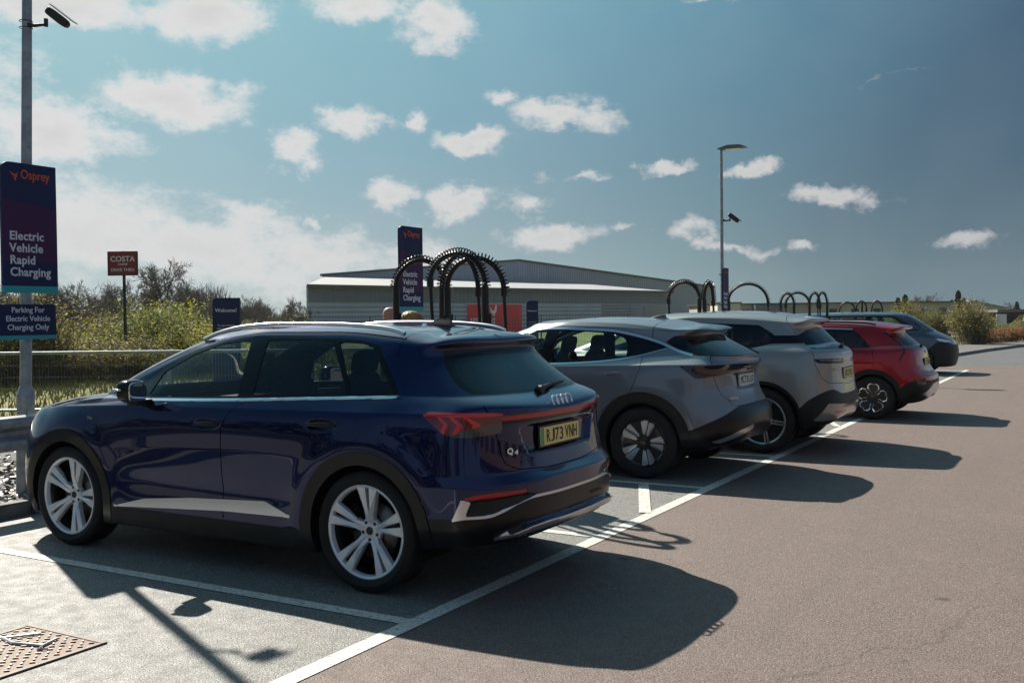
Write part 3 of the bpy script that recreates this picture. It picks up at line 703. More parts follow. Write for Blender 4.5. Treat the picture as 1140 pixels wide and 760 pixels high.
        for k in range(5):
            a = 2*math.pi*k/5 + .3
            plate([(-.022, .05), (.022, .05), (.026, ro), (-.026, ro)], a, .02, 0, .006)
            plate([(-.006, .06), (.006, .06), (.008, ro-.01), (-.008, ro-.01)], a, .02, 1, .0085)
        s.mi = 1; s.lathe([(0, yf+.02), (.055, yf+.022), (.065, yf+.05)], 30)
        mats = [M['cut_alu'], M['rimdark']]
    else:   # 'petal': dark petals edged with bright metal
        s.mi = 1; s.lathe([(0, yf+.035), (rr-.05, yf+.022), (rr-.016, yf+.0), (rr-.004, yf+.004), (rr-.008, yf+.03)], 72)
        ro = rr - .03
        for k in range(5):
            a = 2*math.pi*k/5
            q = [(-.030, ro*.34), (-.082, ro*.66), (-.076, ro*.90), (-.034, ro*1.0), (0, ro*.93), (.034, ro*1.0), (.076, ro*.90), (.082, ro*.66), (.030, ro*.34)]
            for u, v in zip(q[:-1], q[1:]):
                d = np.array(v) - np.array(u); nn = np.array([-d[1], d[0]])/max(np.hypot(*d), 1e-6)*.0075
                plate([tuple(np.array(u)+nn), tuple(np.array(v)+nn), tuple(np.array(v)-nn), tuple(np.array(u)-nn)], a, .014, 0, .008)
            plate([(-.016, .03), (.016, .03), (.022, ro*.7), (-.022, ro*.7)], a + math.pi/5, .014, 1, .008)
        mats = [M['chrome'], M['rimdark']]
    rim = s.mesh('rim', mats, auto=.35)
    return tyre, wheel, rim
def put_wheels(root, kind, R, rr, wb, ty, wid=.235):
    tyre, wheel, rim = tyre_wheel(None, kind, R, rr, wid)
    k = 0
    for x in (0, -wb):
        for sg in (-1, 1):
            w = link('wheel', wheel, root, (x, sg*(ty - wid/2), R), (0, (.55*k + .1) if kind != 'twin' else (0.0 if x == 0 else .25), 0 if sg < 0 else math.pi))
            link('tyre', tyre, w); link('rim', rim, w); k += 1
def liner(root, x, R, r, yin, yout):
    n = 28
    for sg in (-1, 1):
        m = MB(); V = []; F = []
        for i in range(n+1):
            a = -.35 + (math.pi + .7)*i/n
            V += [(x + r*math.cos(a), sg*yin, R + r*math.sin(a)), (x + r*math.cos(a), sg*yout, R + r*math.sin(a))]
        for i in range(n): F.append([2*i, 2*i+1, 2*i+3, 2*i+2])
        c = len(V); V.append((x, sg*yin, R))
        for i in range(n): F.append([2*i, 2*i+2, c])
        m.add(V, F); m.obj('wheel_arch_liner', M['void'], root, recalc=False)
def interior(root, x0=-1.35, xr=-.45, w=.37, zs=.30, floor=.30, belt=1.05, scr=-2.1, wheel_side=1, light=False, long=0, boot=.42):
    for sg in (-1, 1):
        for xx, nm in ((x0, 'front_seat'), (xr, 'rear_seat')):
            s = blob(nm, (xx, sg*w, zs+.28), (.54, .52, .20), M['fabric'], root, 3, 4)
            lean = .22
            blob('seat_back', (.27, 0, .34), (.16, .50, .66), M['fabric'], s, 3, 4, lambda c: (c.x + c.z*lean + .02*abs(c.y)*0, c.y*(1 - .22*max(c.z, 0)/.3), c.z))
            blob('headrest', (.36, 0, .74), (.10, .26, .18), M['fabric'], s, 3, 4, lambda c: (c.x + c.z*lean, c.y, c.z))
    d = MB(); d.prism(fillet([(scr-.35, belt-.02), (scr+.25, belt-.03), (scr+.38, belt-.14), (scr+.30, belt-.40), (scr-.3, belt-.45)], .04), -.72, .72)
    d.obj('dashboard', M['trim_in'], root, auto=.6)
    # steering wheel
    m = MB(); R = .185; c = Vector((scr+.42, wheel_side*w, belt-.06)); tilt = math.radians(68)
    pts = []
    for k in range(28):
        a = 2*math.pi*k/28; p = Vector((0, R*math.cos(a), R*math.sin(a)))
        p = Matrix.Rotation(-(math.pi/2 - tilt), 3, 'Y') @ p; pts.append(c + p)
    m.tube(pts, .016, 8, closed=True)
    for a in (0, math.pi, -math.pi/2):
        p = Matrix.Rotation(-(math.pi/2 - tilt), 3, 'Y') @ Vector((0, R*math.cos(a), R*math.sin(a))); m.tube([c, c + p], .014, 6)
    m.box(tuple(c), (.05, .12, .10)); m.tube([c, c + Vector((-.3, 0, -.08))], .03, 8)
    m.obj('steering_wheel', M['trim_in'], root, auto=.7)
    f = MB(); f.box(((x0+xr)/2 + .1, 0, floor), (2.6, 1.45, .04)); f.box((boot - .1, 0, .66), (.4, 1.0, .5)); f.box((x0-.1, 0, floor+.22), (1.1, .22, .36))
    f.obj('cabin_floor', M['trim_in'], root)
    b = MB(); b.box((scr+.42, 0, 1.36), (.03, .24, .07)); b.tube([(scr+.42, 0, 1.38), (scr+.3, 0, 1.44)], .008, 6)
    b.obj('rear_view_mirror', M['plastic'], root, bevel=.008)
def export(S, root, name, part, mats, rim=.012, both=True, split=False, offset=0, glassy=False, fs=None):
    fs = fs or S.lab.get(part)
    if not fs: return []
    if name == 'wheel_arch_trim' and len(set(f.calc_center_median().x < -1.2 for f in fs)) > 1:
        a = []
        for q in (True, False): a += export(S, root, name + ' ', part, mats, rim, both, split, offset, fs=[f for f in fs if (f.calc_center_median().x < -1.2) == q])
        for o in a: o.name = name
        return a
    V, F, FN = S.part_data(fs, rim=rim, offset=offset)
    for n in FN:
        pass
    if split:
        a = link(name, mesh_from(name, V, F, FN, mats, mirror=1), root)
        b = link(name, mesh_from(name, V, F, FN, mats, mirror=0), root)
        return [a, b]
    return [link(name, mesh_from(name, V, F, FN, mats, mirror=2), root)]
def glyphs(name, txt, mat, parent, c, right, up, h, w, gap, space, bold=.01, hs=None):
    """letters each fitted to the same box, centred on c"""
    V = []; F = []; x = 0; n = right.cross(up)
    for k, ch in enumerate(txt):
        if ch == ' ': x += space - gap; continue
        me = text_mesh(ch, .1, bold, .0006); P = np.array([v.co[:] for v in me.vertices]); lo, hi = P.min(0), P.max(0)
        hh = h if hs is None else hs[k]; ww = w*(hh/h)*(.45 if ch in '1I' else 1)
        P = (P - lo)/np.maximum(hi - lo, 1e-6); P[:, 0] = x + P[:, 0]*ww; P[:, 1] = P[:, 1]*hh - h/2; b = len(V)
        V += P.tolist(); F += [[i + b for i in f.vertices] for f in me.polygons]; x += ww + gap; bpy.data.meshes.remove(me)
    x -= gap
    VV = [Vector(c) + right*(p[0] - x/2) + up*p[1] + n*(p[2]*.0012) for p in V]
    me = bpy.data.meshes.new(name); me.from_pydata([tuple(v) for v in VV], [], F); me.materials.append(mat); return link(name, me, parent)
def plate_obj(root, c, slope, txt, w=.52, h=.111, col='plate_y'):
    """rear number plate facing +x"""
    up = Vector((-math.sin(slope), 0, math.cos(slope))); right = Vector((0, 1, 0)); n = Vector((math.cos(slope), 0, math.sin(slope))); c = Vector(c)
    def quad(mb, y0, y1, z0, z1, o, th=.004):
        V = [c + right*y + up*z + n*(o - t) for t in (0, th) for y, z in ((y0, z0), (y1, z0), (y1, z1), (y0, z1))]
        mb.add(V, [[0, 1, 2, 3], [7, 6, 5, 4], [0, 4, 5, 1], [1, 5, 6, 2], [2, 6, 7, 3], [3, 7, 4, 0]])
    a = MB(); quad(a, -w/2, w/2, -h/2, h/2, 0, .006); p = a.obj('number_plate', M[col], root, bevel=.0015)
    b = MB(); quad(b, -w/2+.003, -w/2+.045, -h/2+.003, h/2-.003, .0012, .001); b.obj('green_band', M['plate_g'], p)
    k = MB(); quad(k, -w/2-.012, w/2+.012, -h/2-.012, h/2+.012, -.0065, .006); k.obj('plate_surround', M['plate_k'], p)
    glyphs('plate_lettering', txt, M['plate_k'], p, c + n*.0018 + right*.022, right, up, .079, .047, .0105, .030, .010)
    return p
G = .0028      # half width of a shut line
def ins(f): return lambda co, no: f(co) < 0
def andz(f, z, m=0.0): return lambda co, no: (f(co) < m) & z(co, no)
def strip(f, z, g=G): return lambda co, no: (np.abs(f(co)) <= g + 1e-4) & z(co, no)
def wheel_cut(S, cx, cz, r, yin=.6):
    S.cut(f_circ(cx, cz, r), lambda co, no: (co[:, 1] > yin) & (co[:, 2] < cz + r + .1))
def car_common(root, kind, R, rr, wb, ty, ar, wid=.235):
    put_wheels(root, kind, R, rr, wb, ty, wid)
    for x in (0, -wb): liner(root, x, R, ar + .012, .58, ty - .035)
def mirror_unit(root, x, y, z, mat, s=1):
    for sg in (-1, 1):
        h = blob('door_mirror', (x, sg*y, z), (.135*s, .195*s, .165*s), mat, root, 4, 3.2,
                 lambda c: (c.x*(1 - .8*max(0, -c.x)/.08*0) - .03*abs(c.y)*0, c.y, c.z*(1 - .18*(c.y*sg)/.1) + .012*(c.y*sg)/.1), (0, 0, -sg*.12))
        g = blob('mirror_glass', (.064*s, sg*.004, 0), (.014, .165*s, .130*s), M['mirror'], h, 3, 4)
        bl = blob('indicator', (-.03*s, sg*.07*s, .018*s), (.075*s, .09*s, .018*s), M['lamp_white'], h, 3, 4)
        f = MB(); f.prism(fillet([(-.05, -.055), (.04, -.06), (.02, -.10), (-.06, -.10)], .01), -sg*.02, -sg*.16)
        f.obj('mirror_arm', M['plastic'], h, bevel=.006)
def handle(root, parent, x, y, z, mat, L=.20, slope=0, recess=True):
    for sg in (-1, 1):
        pr = parent[0] if sg < 0 else parent[1]
        b = blob('door_handle', (x, sg*(y + .018), z), (L, .022, .026), mat, pr, 3, 3.5, lambda c: (c.x, c.y + sg*(.010 - .010*(c.x/(L/2))**2), c.z + slope*c.x))
def rail(root, pts, r, mat):
    for sg in (-1, 1):
        m = MB(); P = [Vector((p[0], sg*p[1], p[2])) for p in pts]
        # smooth
        Q = []
        xs = np.array([p.x for p in P]); tt = np.linspace(xs[0], xs[-1], 40)
        Q = [Vector((t, float(pchip([(p.x, p.y) for p in P], t)), float(pchip([(p.x, p.z) for p in P], t)))) for t in tt]
        m.tube(Q, r, 10); m.obj('roof_rail', mat, root, auto=1.0)
def fin(root, c, mat, L=.20, h=.065):
    m = MB(); m.prism(fillet([(-L*.6, 0), (L*.18, h*.92), (L*.36, h), (L*.42, 0)], .008), -.012, .012)
    m.box((0 - .02*L, 0, .0), (L*1.05, .06, .012))
    m.obj('roof_aerial', mat, root, c, bevel=.005)
def wiper_obj(root, a, b, mat):
    a = Vector(a); b = Vector(b)
    m = MB(); m.tube([a, a.lerp(b, .25) + Vector((.012, 0, .012)), b], [.020, .013, .007], 8); m.tube([a + Vector((-.02, 0, 0)), a + Vector((.02, 0, 0))], .026, 12)
    m.tube([a.lerp(b, .35) + Vector((-.004, 0, -.004)), b + (b-a)*.12 + Vector((-.004, 0, -.004))], .006, 6)
    m.obj('rear_wiper', mat, root, auto=.7)
def front_dark(S, z0, z1, w):      # grille area of the nose
    f = f_rear(fillet([(-.2, z0), (w, z0 + .03), (w + .06, (z0+z1)/2), (w - .02, z1), (-.2, z1)], .04))
    z = lambda co, no: (co[:, 0] < -2.9) & (no[:, 0] < -.2)
    S.cut(f, z); return andz(f, z)
# ================================================================== navy crossover
def build_navy():
    root = thing('parked_car', 'dark navy blue crossover nearest the camera, with a full-width red light bar', 'car', (0, 0, 0), 0, 'cars parked in the charging bays')
    fl = [flare(0, .366, .52, .012), flare(-2.764, .366, .52, .010)]
    def disp(Gd, N):
        for f in fl: Gd = f(Gd, N)
        # hollow in the door sides above the sill, crease above it
        d = -.010*np.exp(-((Gd[..., 2] - .53)/.07)**2) * sstep(-2.3, -1.9, Gd[..., 0]) * (1 - sstep(-.8, -.45, Gd[..., 0])) * sstep(.6, .8, Gd[..., 1])
        Gd[..., 1] += d
        return Gd
    S = Shell(body_grid(ROWS_Q, 22, 130, 46, 8), disp)
    WB = -2.764
    wheel_cut(S, 0, .366, .405); wheel_cut(S, WB, .366, .405)
    for cx in (0, WB): S.cut(f_circ(cx, .366, .492), lambda co, no, cx=cx: (no[:, 1] > .3) & (np.abs(co[:, 0]-cx) < .6) & (co[:, 2] < 1.0))
    clR = [(.0, .30), (.49, .475), (.60, .483)]
    low = lambda co: co[:, 2] - pchip([(-3.2, .40), (-2.3, .345), (-2.2, .335), (-.5, .335), (-.3, .36)], co[:, 0])
    S.cut(low, lambda co, no: (no[:, 1] > .2) & (co[:, 0] > -3.6) & (co[:, 0] < -.3) & (co[:, 2] < .5))
    # tail trim line in wrap coordinates
    line = sorted([wu(p) for p in [(.628, .907, .495), (.702, .885, .510), (.806, .806, .515), (.859, .725, .538), (.899, .618, .574), (.928, .487, .592), (.958, .153, .588), (.96, 0, .588)]])
    uL = wu((.628, .907, .495))[0]
    lowR = lambda co: co[:, 2] - np.where(U(co) > uL, pchip([(uL, .495), (1.05, .484), (1.25, .475)], U(co)), pchip(line, U(co)))
    zr = z_tail(.3)
    S.cut(lowR, zr, (-.008, .008))
    fangp = f_wrap(wpoly([(.682, .893, .608), (.735, .866, .608), (.708, .882, .530), (.72, .876, .505), (.628, .907, .490)], .002)); S.cut(fangp, zr)
    refl = f_wrap(wpoly([(.698, .885, .613), (.738, .859, .637), (.828, .756, .648), (.908, .542, .643), (.911, .547, .624), (.855, .716, .621), (.773, .833, .614)], .003)); S.cut(refl, zr)
    meshp = f_wrap(wpoly([(.733, .866, .608), (.773, .833, .614), (.855, .716, .621), (.911, .548, .622), (.935, .45, .602), (.859, .725, .545), (.806, .806, .523), (.712, .881, .520)], .003)); S.cut(meshp, zr)
    diff = f_wrap([(-.2, .452), (wu((.949, .137, 0))[0], .452), (wu((.939, .417, 0))[0], .456), (wu((.913, .556, 0))[0], .447), (wu((.849, .711, 0))[0], .411), (wu((.805, .758, 0))[0], .378), (wu((.864, .632, 0))[0], .382), (wu((.902, .536, 0))[0], .392), (-.2, .392)]); S.cut(diff, lambda co, no: (co[:, 0] > .4) & (no[:, 2] < .5), (-.016, 0))
    # lamps and light bar
    lamp = f_wrap(wpoly([(.412, .874, 1.078), (.453, .859, 1.099), (.763, .725, 1.093), (.812, .64, 1.086), (.812, .64, .974), (.709, .811, .957), (.655, .857, .957), (.57, .886, .974)], .008))
    S.cut(lamp, zr)
    clear = f_wrap(wpoly([(.66, .845, .99), (.72, .80, 1.012), (.80, .66, 1.035), (.86, .5, 1.04), (.86, .5, .9), (.60, .9, .9), (.60, .88, .97)], .004)); 
    S.cut(clear, lambda co, no: zr(co, no) & (lamp(co) < .04))
    bar = lambda co: np.abs(co[:, 2] - 1.056) - .014
    S.cut(bar, lambda co, no: zr(co, no) & (U(co) < wu((.812, .64, 1))[0] + .02))
    lowbar = lambda co: np.abs(co[:, 2] - 1.030) - .0115
    S.cut(lowbar, lambda co, no: zr(co, no) & (U(co) < wu((.812, .64, 1))[0] + .02))
    tops = lambda co: 1.074 - co[:, 2]
    S.cut(tops, lambda co, no: lamp(co) < .015)
    # chevrons inside the lamp
    chev = []
    for k in range(3):
        x = .50 + .075*k
        p = f_side([(x, 1.082), (x+.028, 1.082), (x+.090, 1.030), (x+.066, .972), (x+.038, .972), (x+.062, 1.030)])
        S.cut(p, lambda co, no: (lamp(co) < .01) & (no[:, 1] > .3)); chev.append(p)
    # rear screen and black fins
    fin_p = f_wrap(fillet([(-.3, 1.178), (.476, 1.180), (.625, 1.188), (.69, 1.243), (.725, 1.36), (.71, 1.440), (.55, 1.452), (-.3, 1.452)], .01))
    zg = lambda co, no: (co[:, 0] > .18) & (co[:, 2] > 1.1) & (no[:, 2] < .93)
    S.cut(fin_p, zg)
    scr = f_wrap(fillet([(-.3, 1.193), (.49, 1.196), (.625, 1.222), (.655, 1.30), (.640, 1.405), (-.3, 1.412)], .03))
    S.cut(scr, zg)
    brake_l = f_wrap([(-.3, 1.4555), (.22, 1.4555), (.22, 1.4655), (-.3, 1.4655)]); 
    # tailgate outline
    tg = f_wrap(fillet([wu(p) for p in [(.609, .68, 1.18), (.70, .70, 1.13), (.763, .722, 1.092), (.795, .672, .96), (.82, .658, .846), (.84, .642, .791), (.875, .543, .750), (.909, .224, .727)]] + [(-.3, .727), (-.3, 1.18)], .03))
    zt = lambda co, no: zr(co, no) & (co[:, 2] < 1.20)
    S.cut(tg, zt, (-G, G))
    rec = fillet([(-.3, 1.005), (.40, 1.003), (.49, .985), (.455, .90), (.41, .822), (-.3, .815)], .02)
    frec = f_rear(rec); zrr = lambda co, no: (no[:, 0] > .4) & (co[:, 0] > .6)
    S.cut(frec, zrr, (-.020, 0))
    # side windows
    dlo = fillet([(-2.20, 1.118), (-2.06, 1.243), (-1.86, 1.345), (-1.62, 1.445), (-1.37, 1.505), (-1.08, 1.532), (-.63, 1.533), (-.35, 1.522), (-.16, 1.506), (-.03, 1.475), (.20, 1.205), (.185, 1.178), (-1, 1.135)], .02)
    fd = f_side(dlo); zs = lambda co, no: (no[:, 1] > .35) & (co[:, 2] > 1.0)
    S.cut(fd, zs)
    w1 = f_side(fillet([(-1.945, 1.128), (-1.875, 1.285), (-1.62, 1.408), (-1.35, 1.487), (-1.085, 1.510), (-1.068, 1.147)], .012)); S.cut(w1, zs)
    w2 = f_side(fillet([(-.940, 1.160), (-.935, 1.512), (-.60, 1.512), (-.385, 1.502), (-.175, 1.186)], .012)); S.cut(w2, zs)
    w3 = f_side(fillet([(-.335, 1.498), (-.16, 1.492), (-.075, 1.468), (.165, 1.196), (-.145, 1.190)], .014)); S.cut(w3, zs)
    # bright belt strip
    bk = [(-2.10, 1.094), (-1.9, 1.098), (-1.07, 1.123), (-.49, 1.148), (.22, 1.176)]
    fb = lambda co: np.maximum(np.abs(co[:, 2] - pchip(bk, co[:, 0]) ) - .0075, np.maximum(-2.09 - co[:, 0], co[:, 0] - .20))
    S.cut(fb, lambda co, no: (no[:, 1] > .3) & (co[:, 0] > -2.3) & (co[:, 0] < .3) & (co[:, 2] > .95))
    # doors
    fdoor = f_side(fillet([(-2.14, 1.088), (-2.255, .96), (-2.30, .86), (-2.31, .64), (-2.27, .44), (-2.235, .345), (-1.185, .345), (-1.178, .60), (-1.165, .95), (-1.12, 1.03), (-1.01, 1.115)], .015))
    rdoor = f_side(fillet([(-1.00, 1.116), (-1.112, 1.03), (-1.157, .95), (-1.170, .60), (-1.177, .345), (-.52, .345), (-.505, .42), (-.48, .53), (-.42, .66), (-.31, .78), (-.13, .90), (-.088, 1.0), (-.075, 1.155)], .015))
    zd = lambda co, no: (no[:, 1] > .3) & (co[:, 2] > .32) & (co[:, 2] < 1.19)
    S.cut(fdoor, zd, (0,)); S.cut(rdoor, zd, (0, ))
    # silver sill blade
    blade = f_side([(-2.235, .343), (-1.94, .412), (-1.50, .452), (-1.17, .468), (-.80, .487), (-.55, .405), (-1.17, .392), (-2.2, .338)]); S.cut(blade, zd)
    # handle recesses
    hr = [f_side([(cx + .125*math.cos(a), cz + .038*math.sin(a)) for a in np.linspace(0, 2*math.pi, 28, endpoint=False)]) for cx, cz in ((-1.29, .960), (-.315, .993))]
    for h in hr: S.cut(h, zd, (-.012, 0))
    # headlight
    hl = f_side(fillet([(-3.7, .80), (-3.5, .91), (-3.10, .928), (-3.20, .86), (-3.42, .79), (-3.7, .74)], .01)); zh = lambda co, no: (co[:, 0] < -3.0) & (no[:, 2] < .8) & (no[:, 1] > .05)
    S.cut(hl, zh)
    gr = front_dark(S, .38, .80, .48)
    # windscreen
    ws = lambda co: sdf_poly(fillet([(-.5, 1.135), (.60, 1.135), (.66, 1.17), (.56, 1.47), (-.5, 1.50)], .04), np.abs(co[:, 1]), co[:, 2])
    zw = lambda co, no: (co[:, 0] < -1.5) & (co[:, 2] > 1.1) & (no[:, 0] < -.25) & (no[:, 1] < .6)
    S.cut(ws, zw)
    bn = lambda co: sdf_poly(fillet([(-3.47, -.4), (-3.40, .55), (-3.15, .72), (-2.45, .74), (-2.50, .60), (-2.72, -.4)], .06), co[:, 0], co[:, 1])
    zb = lambda co, no: (no[:, 2] > .45) & (co[:, 0] < -2.3) & (co[:, 2] > .85)
    S.cut(bn, zb, (-G, G))
    # roof seam ahead of the spoiler
    rs = lambda co: co[:, 0] - (.115 + .05*np.abs(co[:, 1])*0)
    S.cut(rs, lambda co, no: (co[:, 2] > 1.40) & (co[:, 0] < .3) & (co[:, 0] > -.1), (-.002, .002))
    # recesses
    def mv(co, no):
        D = np.zeros_like(co)
        f = frec(co); m = zrr(co, no)
        D[:, 0] -= np.where(m, .034*np.clip(-f/.020, 0, 1), 0)
        for h in hr:
            f = h(co); m = (no[:, 1] > .3)
            D[:, 1] -= np.where(m & (f < 0), .022*np.clip(-f/.012, 0, 1), 0)
        f = diff(co); q = np.where((co[:, 0] > .4) & (no[:, 2] < .5), .034*np.clip(-f/.016, 0, 1), 0)*(1 - sstep(.55, .80, np.abs(co[:, 1]))*.5); D[:, 0] += q; D[:, 2] -= q*.15
        f = meshp(co); D[:, 0] -= np.where(zr(co, no) & (f < -.001), .012, 0)
        # lamps and trim stand a little proud, glass a little deep
        for ff, zz, a in ((fb, zs, .004),):
            f = ff(co); D[:, 1] += np.where(zz(co, no) & (f < 1e-4), a, 0)
        return D
    S.move(mv)
    side = lambda co, no: (no[:, 1] > .25)
    rules = [
        (None, lambda co, no: ((f_circ(0, .366, .405)(co) < 0) | (f_circ(WB, .366, .405)(co) < 0)) & (co[:, 1] > .58)),
        ('belt', andz(fb, z_side)),
        ('win_front', andz(w1, zs)), ('win_rear', andz(w2, zs)), ('win_q', andz(w3, zs)), ('dlo', andz(fd, zs)),
        ('cladding', lambda co, no: (no[:, 1] > .3) & (co[:, 2] < 1.0) & ((f_circ(0, .366, .492)(co) < 0) & (co[:, 0] < .56) | (f_circ(WB, .366, .492)(co) < 0))),
        ('blade', andz(blade, zd)),
        (None, lambda co, no: zd(co, no) & (((np.abs(co[:, 0] - np.interp(co[:, 2], [.345, .60, .95, 1.03, 1.115], [-1.181, -1.174, -1.161, -1.116, -1.005])) < .004) & (co[:, 2] < 1.115)))),
        ('front_door', andz(fdoor, zd)), ('rear_door', andz(rdoor, zd)),
        ('sill', lambda co, no: (low(co) < 0) & (co[:, 0] > -3.6) & (co[:, 0] < -.3) & (no[:, 1] > .2)),
        ('scr', andz(scr, zg)), ('fin', andz(fin_p, zg)),
        ('chev', lambda co, no: (lamp(co) < 0) & (no[:, 1] > .3) & (clear(co) > 0) & ((chev[0](co) < 0) | (chev[1](co) < 0) | (chev[2](co) < 0))),
        ('chev', lambda co, no: zr(co, no) & (lamp(co) < 0) & (tops(co) < 0)),
        ('clear', lambda co, no: zr(co, no) & (lamp(co) < 0) & (clear(co) < 0)),
        ('lamp', andz(lamp, zr)),
        ('bar', lambda co, no: zr(co, no) & (bar(co) < 0) & (U(co) < wu((.812, .64, 1))[0] + .005)),
        ('lowbar', lambda co, no: zr(co, no) & (lowbar(co) < 0) & (U(co) < wu((.812, .64, 1))[0] + .005)),
        (None, lambda co, no: (np.abs(tg(co)) < G) & zt(co, no)),
        ('tailgate', andz(tg, zt)),
        ('refl', andz(refl, zr)), ('fang', andz(fangp, zr)), ('meshp', andz(meshp, zr)),
        ('line', lambda co, no: zr(co, no) & (np.abs(lowR(co)) < .008) & (U(co) < uL)),
        ('diff', lambda co, no: (diff(co) < 0) & (co[:, 0] > .4) & (no[:, 2] < .5)),
        ('bumper', lambda co, no: (co[:, 0] > .30) & (lowR(co) < 0) & (no[:, 2] < .8) ),
        ('headlight', andz(hl, zh)), ('grille', gr), ('windscreen', andz(ws, zw)),
        (None, lambda co, no: (np.abs(bn(co)) < G) & zb(co, no)), ('bonnet', andz(bn, zb)),
        (None, lambda co, no: (np.abs(rs(co)) < .002) & (co[:, 2] > 1.40)),
        ('floor', lambda co, no: (co[:, 2] < .40) & (no[:, 2] < -.6)),
    ]
    S.classify(rules, 'body')
    P = M['navy']
    export(S, root, 'body', 'body', [P]); export(S, root, 'bonnet', 'bonnet', [P]); export(S, root, 'floor_pan', 'floor', [M['plastic']], rim=0)
    tgo = export(S, root, 'tailgate', 'tailgate', [P])[0]
    fdo = export(S, root, 'front_door', 'front_door', [P], split=True); rdo = export(S, root, 'rear_door', 'rear_door', [P], split=True)
    for a in ('cladding',): export(S, root, 'wheel_arch_trim', a, [M['clad_gloss']], rim=.03, offset=.006, split=True)
    export(S, root, 'sill', 'sill', [M['clad']], offset=.002, split=True); export(S, root, 'sill_blade', 'blade', [M['satin']], offset=.004, split=True)
    export(S, root, 'pillar_trim', 'dlo', [M['gloss_black']], rim=.01, split=True); export(S, root, 'belt_moulding', 'belt', [M['chrome']], rim=.01, offset=.002, split=True)
    export(S, root, 'front_window', 'win_front', [M['glass_front']], rim=0, offset=-.005, split=True)
    export(S, root, 'rear_window', 'win_rear', [M['glass_dark']], rim=0, offset=-.004, split=True); export(S, root, 'quarter_window', 'win_q', [M['glass_dark']], rim=0, offset=-.004, split=True)
    export(S, root, 'rear_screen', 'scr', [M['glass_black']], rim=0, offset=-.002); export(S, root, 'rear_screen_surround', 'fin', [M['gloss_black']])
    export(S, root, 'windscreen', 'windscreen', [M['glass_front']], rim=0)
    la = export(S, root, 'tail_light', 'lamp', [M['lamp_red_dark']], offset=.003, split=True)
    ch = export(S, root, 'lamp_element', 'chev', [M['lamp_chev']], offset=.004, split=True); cl = export(S, root, 'clear_lens', 'clear', [M['lamp_clear']], offset=.003, split=True)
    for a, b, c in zip(la, ch, cl): b.parent = a; c.parent = a
    export(S, root, 'light_bar', 'bar', [M['lamp_red']], offset=.003)
    export(S, root, 'light_bar_trim', 'lowbar', [M['gloss_black']], offset=.001)
    export(S, root, 'rear_reflector', 'refl', [M['lamp_red']], offset=.003, split=True)
    bo = export(S, root, 'rear_bumper', 'bumper', [M['clad_gloss']], rim=.012)[0]
    for n, a, m, o in (('corner_blade', 'fang', 'satin', .004), ('bumper_vent', 'meshp', 'mesh', 0), ('bumper_strip', 'line', 'satin', .005), ('diffuser', 'diff', 'satin', .012)):
        for q in export(S, root, n, a, [M[m]], rim=.02, offset=o, split=n in ('corner_blade', 'bumper_vent')): q.parent = bo
    export(S, root, 'headlight', 'headlight', [M['lamp_clear']], split=True); export(S, root, 'front_grille', 'grille', [M['mesh']])
    car_common(root, 'twin', .366, .288, 2.764, .915, .405)
    interior(root, light=True)
    # light seat-top trim seen through the front window
    d = MB(); d.prism(fillet([(-1.98, 1.06), (-1.06, 1.115), (-1.02, 1.085), (-1.95, 1.02)], .01), -.80, -.775); d.prism(fillet([(-1.98, 1.06), (-1.06, 1.115), (-1.02, 1.085), (-1.95, 1.02)], .01), .775, .80)
    d.obj('door_card', M['trim_light'], root)
    handle(root, fdo, -1.29, .905, .962, M['gloss_black'], .215); handle(root, rdo, -.315, .898, .996, M['gloss_black'], .215)
    mirror_unit(root, -1.89, 1.035, 1.165, M['gloss_black'], 1.0)
    rail(root, [(-1.62, .625, 1.512), (-1.45, .632, 1.560), (-1.2, .640, 1.598), (-.9, .642, 1.612), (-.4, .632, 1.607), (-.1, .618, 1.588), (.03, .610, 1.568), (.10, .607, 1.545)], .0145, M['satin'])
    fin(root, (-.04, 0, 1.598), M['gloss_black'])
    # small ribs under the diffuser
    m = MB()
    for y in (-.48, -.24, .24, .48): m.prism(fillet([(.62, .33), (.915, .395), (.925, .375), (.72, .30)], .004), y-.006, y+.006)
    m.prism([(.60, .31), (.90, .385), (.90, .37), (.62, .29)], -.62, .62)
    m.obj('diffuser_rib', M['clad'], bo)
    plate_obj(root, (.8555, 0, .909), .02, 'RJ73 VNH')
    wiper_obj(root, (.742, -.055, 1.186), (.672, .40, 1.208), M['plastic'])
    # four linked rings
    e = MB()
    for k in range(4):
        pts = []
        for a in np.linspace(0, 2*math.pi, 28, endpoint=False):
            q, n = S.surf(-.090 + .060*k, 1.120); pts.append(Vector((q.x + .022 - .35*.034*math.sin(a), -.090 + .060*k + .039*math.cos(a), 1.118 + .034*math.sin(a))))
        e.tube(pts, .0062, 6, closed=True)
    e.obj('rings_badge', M['chrome'], tgo, auto=1.2)
    bp, bn_ = S.surf(-.615, .838); bp2, _ = S.surf(-.50, .838); bn_ = Vector(((bp2 - bp).y, -(bp2 - bp).x, 0)).normalized()
    glyphs('model_badge', 'Q4', M['chrome'], tgo, bp + bn_*.002 + Vector((-bn_.y, bn_.x, 0))*.055 + Vector((0, 0, .020)), Vector((-bn_.y, bn_.x, 0)), Vector((0, 0, 1)), .044, .052, .010, .02, .05, (.044, .028))
    text('bumper_script', 'e-tron', .036, M['plastic'], bo, (.9655, .22, .500), (-.05, 1, 0), (0, 0, 1), bold=.01, ext=.001, sx=1.8)
    text('side_badge', 'S line', .026, M['chrome'], root, (-2.50, -.924, .945), (1, 0, 0), (0, 0, 1), ext=.001, bold=.01)
    return root
